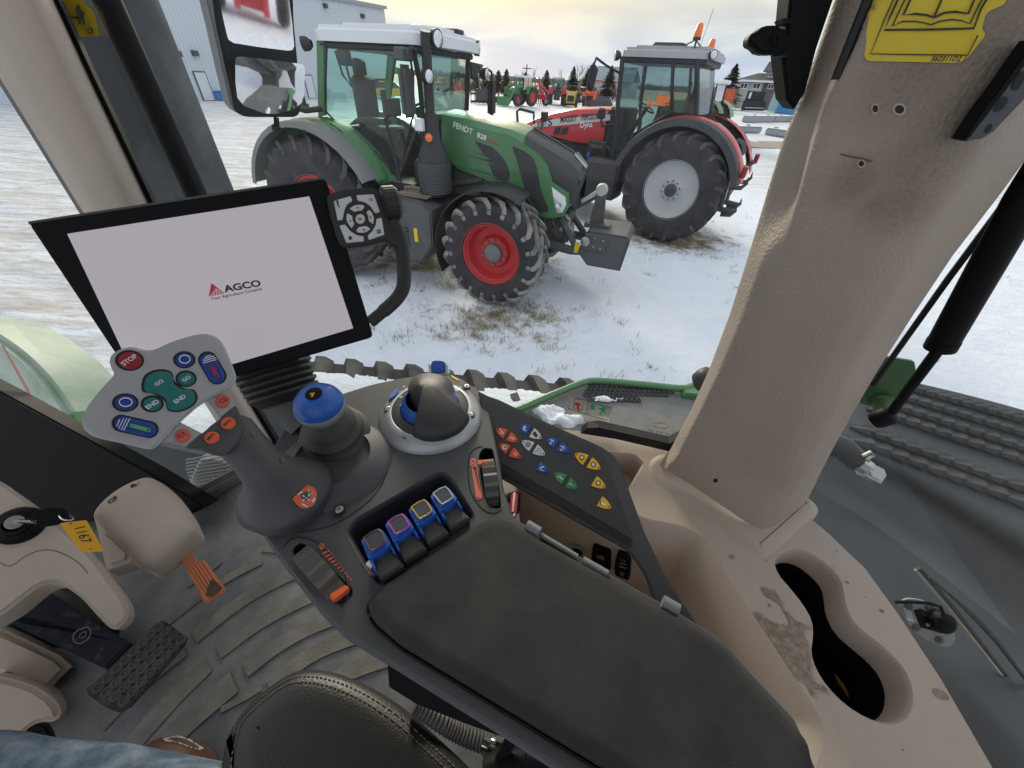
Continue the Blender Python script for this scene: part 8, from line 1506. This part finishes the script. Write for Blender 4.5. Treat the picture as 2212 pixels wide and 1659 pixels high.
# rubber track of our own machine
tr = thing('rubber_track', [ZP(960, 830, 1.3)], 'snow covered rubber track of our own machine with angled lugs', 'track'); ZK = 1.35; A_, B_ = ZP(640, 776, ZK), ZP(1330, 838, ZK); dT = (B_ - A_).normalized(); nT = Vector((dT.y, -dT.x, 0)); nT = nT if nT.dot(-A_) > 0 else -nT; Lk = (B_ - A_).length + .8; A_ = A_ - dT * .5
mb = MB(); mb.prism([A_, A_ + dT * Lk, A_ + dT * Lk + nT * .75, A_ + nT * .75], -ZZ * .05, .01); BT = mb.to('belt', RUB, tr)
mb = MB(); x = 0
while x < Lk:
    c_ = A_ + dT * x; R = []
    for t, sh, hw, hg_ in ((0, 0, .070, .030), (.05, .03, .066, .046), (.25, .10, .055, .045), (.50, .22, .05, .04), (.75, .36, .045, .035)):
        q = c_ + dT * (sh + .07) + nT * (t * 1.0 - .02); R.append([q - dT * hw - ZZ * .03, q - dT * hw * .55 + ZZ * hg_, q + dT * hw * .35 + ZZ * hg_, q + dT * hw + ZZ * .0, q + dT * hw - ZZ * .03])
    mb.loft(R, closed=True, cap=True); x += .20
mb.to('lug', LUG, tr, smooth=40)
spx = lambda q: (1106 + FPX * ((q - CAM).dot(Rv)) / (q - CAM).dot(Fv), 829.5 - FPX * ((q - CAM).dot(Uv)) / (q - CAM).dot(Fv))
sw = snowpatch([spx(A_ + dT * f_ + nT * g_) for f_, g_ in ((0, .10), (.5, .12), (1.0, .10), (1.5, .13), (2.0, .10), (2.35, .12), (2.6, .10), (2.8, .4), (2.6, .7), (1.2, .74), (.1, .74))], ZK + .040, .03, 6, None, amp=.95); tag(sw, 'crust of snow packed between the lugs of the rubber track', 'snow patch')
# own engine hood and bits seen through the windscreen
oh = thing('engine_hood', [W(60, 860, 1.6)], 'pale green frosted engine hood corner beyond the windscreen frame', 'hood'); mb = MB(); mb.prism([W(x, y, 1.7) for x, y in smoothpts([(-150, 640), (0, 728), (60, 775), (110, 830), (150, 890), (190, 960), (215, 1010), (100, 1010), (-150, 980)], 2)], Fv * .3, .04, 4); mb.to('panel', mat('pale green reflection tint', (.26, .36, .27), .5, var=.9, vscale=5, col2=(.46, .50, .47)), oh, smooth=60); mb = MB(); mb.prism([W(x, y, 1.65) for x, y in ((100, 920), (150, 890), (190, 950), (215, 1020), (120, 1000))], Fv * .2, .01); mb.to('corner', GRN, oh)  # the panel's pale green paints in a reflection on the windscreen
decal('hood_edge_line', [(0, 740), (8, 745), (68, 850), (60, 850)], Flat((W(30, 800, 1.66), -Fv)), mat('dull red line', (.40, .16, .15), .6), oh)
wk = thing('front_axle_part', [W(400, 1010, 1.5)], 'dark muddy machine part below the windscreen corner', 'machine part'); mb = MB(); mb.prism([W(x, y, 1.60) for x, y in smoothpts([(250, 960), (300, 945), (335, 955), (400, 940), (530, 960), (620, 980), (620, 1090), (330, 1110), (325, 1060), (335, 1010)], 1)], Fv * .2, .03); mb.to('casting', EXTB, wk); mb = MB(); mb.prism([W(x, y, 1.63) for x, y in ((245, 940), (275, 945), (300, 990), (262, 985))], Fv * .05); mb.to('stripe', EXTB, wk)
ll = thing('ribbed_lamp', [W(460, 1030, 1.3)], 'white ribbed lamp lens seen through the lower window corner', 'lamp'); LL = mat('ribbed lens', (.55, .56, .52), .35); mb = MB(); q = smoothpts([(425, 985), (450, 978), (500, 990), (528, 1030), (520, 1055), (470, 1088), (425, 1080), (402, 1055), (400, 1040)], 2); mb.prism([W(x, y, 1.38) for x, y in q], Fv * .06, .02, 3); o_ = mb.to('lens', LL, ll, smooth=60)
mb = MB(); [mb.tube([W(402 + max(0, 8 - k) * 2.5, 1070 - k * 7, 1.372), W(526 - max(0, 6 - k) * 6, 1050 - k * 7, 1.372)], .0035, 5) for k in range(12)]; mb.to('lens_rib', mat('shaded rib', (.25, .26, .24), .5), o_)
# exhaust stack outside the front corner
xs_ = thing('exhaust_stack', [R_(430, 420, 1.0)], 'big dusty dark exhaust stack outside the window with black pipe', 'exhaust stack'); 
def vcyl(px, py, r_, lat, name, mt, par, z0=1.3, z1=4.3, seg=32):
    p = R_(px, py, lat); mb = MB(); mb.lathe([(r_, 0), (r_, z1 - z0)], Vector((p.x, p.y, z0)), ZZ, seg); return mb.to(name, mt, par, smooth=60)
XS = mat('sooty stack metal', (.045, .055, .065), .55, var=.9, vscale=4, col2=(.15, .165, .175), thr=(.46, .72)); vcyl(322, 300, .15, .98, 'shield', XS, xs_); vcyl(352, 265, .022, .74, 'pipe', BLACK, xs_, seg=16)
mb = MB(); p = R_(255, 300, .9); mb.box(p.x - .16, p.x + .08, p.y - .02, p.y + .25, 1.3, 4.3, bev=.03); mb.to('air_cleaner', XS, xs_)
# ------------------------------------------------------------------ outside mirror with two glasses
mzz = lambda x, y: (384 + .15872 * x, .15872 * y); MC = W(568, 130, 1.45)
tgt = Vector((MC.x, MC.y, 0)) - FW * 8.5 + RT * 1.6; mn = ((CAM - MC).normalized() + (tgt - MC).normalized()).normalized(); MP = (MC, mn)
mi = thing('outside_mirror', [MC], 'tall two part outside mirror reflecting snow and red machine', 'mirror'); ho = [mzz(*q) for q in ((490, -900), (500, 0), (560, 420), (640, 760), (730, 1200), (790, 1500), (880, 1585), (1000, 1600), (1600, 1600), (1665, 1560), (1672, 1450), (1640, 850), (1590, 300), (1550, -900))]
mb = MB(); mb.prism(ppl(cround(ho, 8, 3), MP), -mn * .05, .008, 3); mb.to('housing', BLACK, mi, smooth=50)
mb = MB(); mb.prism(ppl([mzz(*q) for q in ((395, -900), (480, -900), (490, 0), (550, 420), (720, 1180), (800, 1530), (760, 1480), (720, 1420), (600, 900), (480, 350), (395, 0))], (MC - mn * .01, mn)), -mn * .05, .004); mb.to('side_shell', mat('grey mirror shell', (.17, .18, .19), .6), mi)
mb = MB(); mb.tube([PL(*mzz(1340, 1600), MP), PL(*mzz(1350, 1760), MP)], .012, 6); mb.tube([PL(*mzz(1300, 1740), MP), PL(*mzz(1400, 1760), MP)], .014, 6); mb.to('bracket', BLACK, mi)
MIR = mat('mirror glass', (.86, .88, .90), .03, 1)
up_ = [mzz(*q) for q in ((600, -880), (565, 0), (620, 260), (660, 440), (690, 540), (760, 585), (1100, 640), (1500, 690), (1560, 680), (1585, 630), (1560, 330), (1515, 0), (1500, -880))]
mb = MB(); mb.prism(ppl(up_, (MC + mn * .001, mn)), -mn * .002); mb.to('mirror_glass', MIR, mi)
lo_p = [mzz(*q) for q in ((752, 790), (770, 760), (820, 750), (1150, 775), (1500, 815), (1590, 830), (1625, 880), (1632, 1250), (1600, 1370), (1500, 1460), (1300, 1530), (1150, 1530), (900, 1440), (810, 1330), (770, 1100))]
b = bmesh.new(); P = ppl(lo_p, (MC + mn * .001, mn)); cc_ = sum(P, Vector()) / len(P); mb = MB(); R = [[cc_ + (p - cc_) * t for p in P] for t in (1, .8, .6, .4, .2, .02)]; Rc = 1.3; n_l = ((CAM - cc_).normalized() + (CF(-1.3, 1.35, 1.25) - cc_).normalized()).normalized(); tl3 = (n_l - mn * n_l.dot(mn)) / n_l.dot(mn)
R = [[p + mn * (-((p - cc_).length ** 2) / (2 * Rc) - (p - cc_).dot(tl3)) for p in r] for r in R]; lift = -min((p - MC).dot(mn) for r in R for p in r) + .001; R = [[p + mn * lift for p in r] for r in R]; mb.loft(R, closed=True, cap=False); mb.bm.faces.new(mb.bm.verts[-len(P):]); mb.to('convex_glass', MIR, mi, smooth=True)
b.free()
# red machine standing behind, seen in the mirror
def reflect(px, py):
    p = PL(px, py, MP); d = (p - CAM).normalized(); d = d - mn * 2 * d.dot(mn); return p, d
p, d = reflect(548, 44); t_ = -(p.z + .03) / d.z; gpt = p + d * t_
if t_ > 0 and t_ < 60:
    rm = empty('loader_frame', (gpt.x, gpt.y, 0), math.atan2(MC.y - gpt.y, MC.x - gpt.x), 'red wheeled machine visible only in the upper mirror glass', 'implement')
    k = (gpt - p).length / 13.0; wd_ = .62 * k
    mb = MB(); mb.box(-.2, .2, -wd_ * .6, wd_ * .6, .25 * k, .55 * k, bev=.02); mb.box(-.3, .3, -wd_ * .62, -wd_ * .4, .2 * k, 1.9 * k); mb.box(-.3, .3, wd_ * .4, wd_ * .62, .2 * k, 1.9 * k); mb.box(-1.0, -.2, -wd_ * .5, wd_ * .5, .5 * k, 2.4 * k, bev=.05); mb.to('frame', RED, rm, world=False)
    for s_ in (-1, 1): wheel(rm, -.1, s_ * wd_ * 1.15, .42 * k, .28 * k, .2 * k, s_, RED, .08, 12, .06, det=False)
# rear part of our own machine (seen in the convex glass)
rb_ = thing('track_unit', [CF(-2.0, 1.2, 0)], 'rear rubber track unit of our own machine, seen only in the convex mirror', 'track')
def bxc(mb, f0, f1, r0, r1, z0, z1, bev=0):
    M_ = Matrix((FW, RT, ZZ)).transposed().to_4x4(); mb.box(f0, f1, r0, r1, z0, z1, M=M_, bev=bev)
# ------------------------------------------------------------------ unseen cab roof, rear wall and door panel, added to darken the cab
mb = MB(); bxc(mb, -1.35, 1.2, -1.15, .60, 3.62, 3.72, .03); rf_ = mb.to('shade_roof', BEI); tag(rf_, 'unseen beige cab roof above the driver, added to shade the interior', 'roof')
mb = MB(); bxc(mb, -1.30, -1.24, -1.15, .55, 1.8, 2.55, .02); tag(mb.to('shade_rear_wall', BEI), 'unseen low beige wall behind the driver seat, added to dim the cab', 'wall')  # out of view, added to cut light from the rear
mb = MB(); bxc(mb, -1.2, 1.0, -1.16, -1.10, 1.8, 2.45, .02); tag(mb.to('shade_door_panel', CONS), 'unseen dark lower door panel on the driver left, added to block light', 'door panel')  # out of view, added to cut light from the driver's left
mb = MB(); bxc(mb, -6.6, -2.6, .85, 1.5, .2, 1.3, .12); mb.to('belt', RUB, rb_, smooth=40); mb = MB()
for k in range(20): bxc(mb, -6.6 + k * .2, -6.5 + k * .2, .83, 1.55, 1.28, 1.36, .02)
mb.to('lug', LUG, rb_); mb = MB(); bxc(mb, -6.3, -3.9, .5, .9, 1.2, 1.9, .1); mb.to('fender', GRN, rb_, smooth=40)
mb = MB(); [bxc(mb, -6.52 + k * .2, -6.40 + k * .2, .9, 1.45, 1.30, 1.36, .02) for k in range(20)]; mb.to('snow_cover', SNOW, rb_)
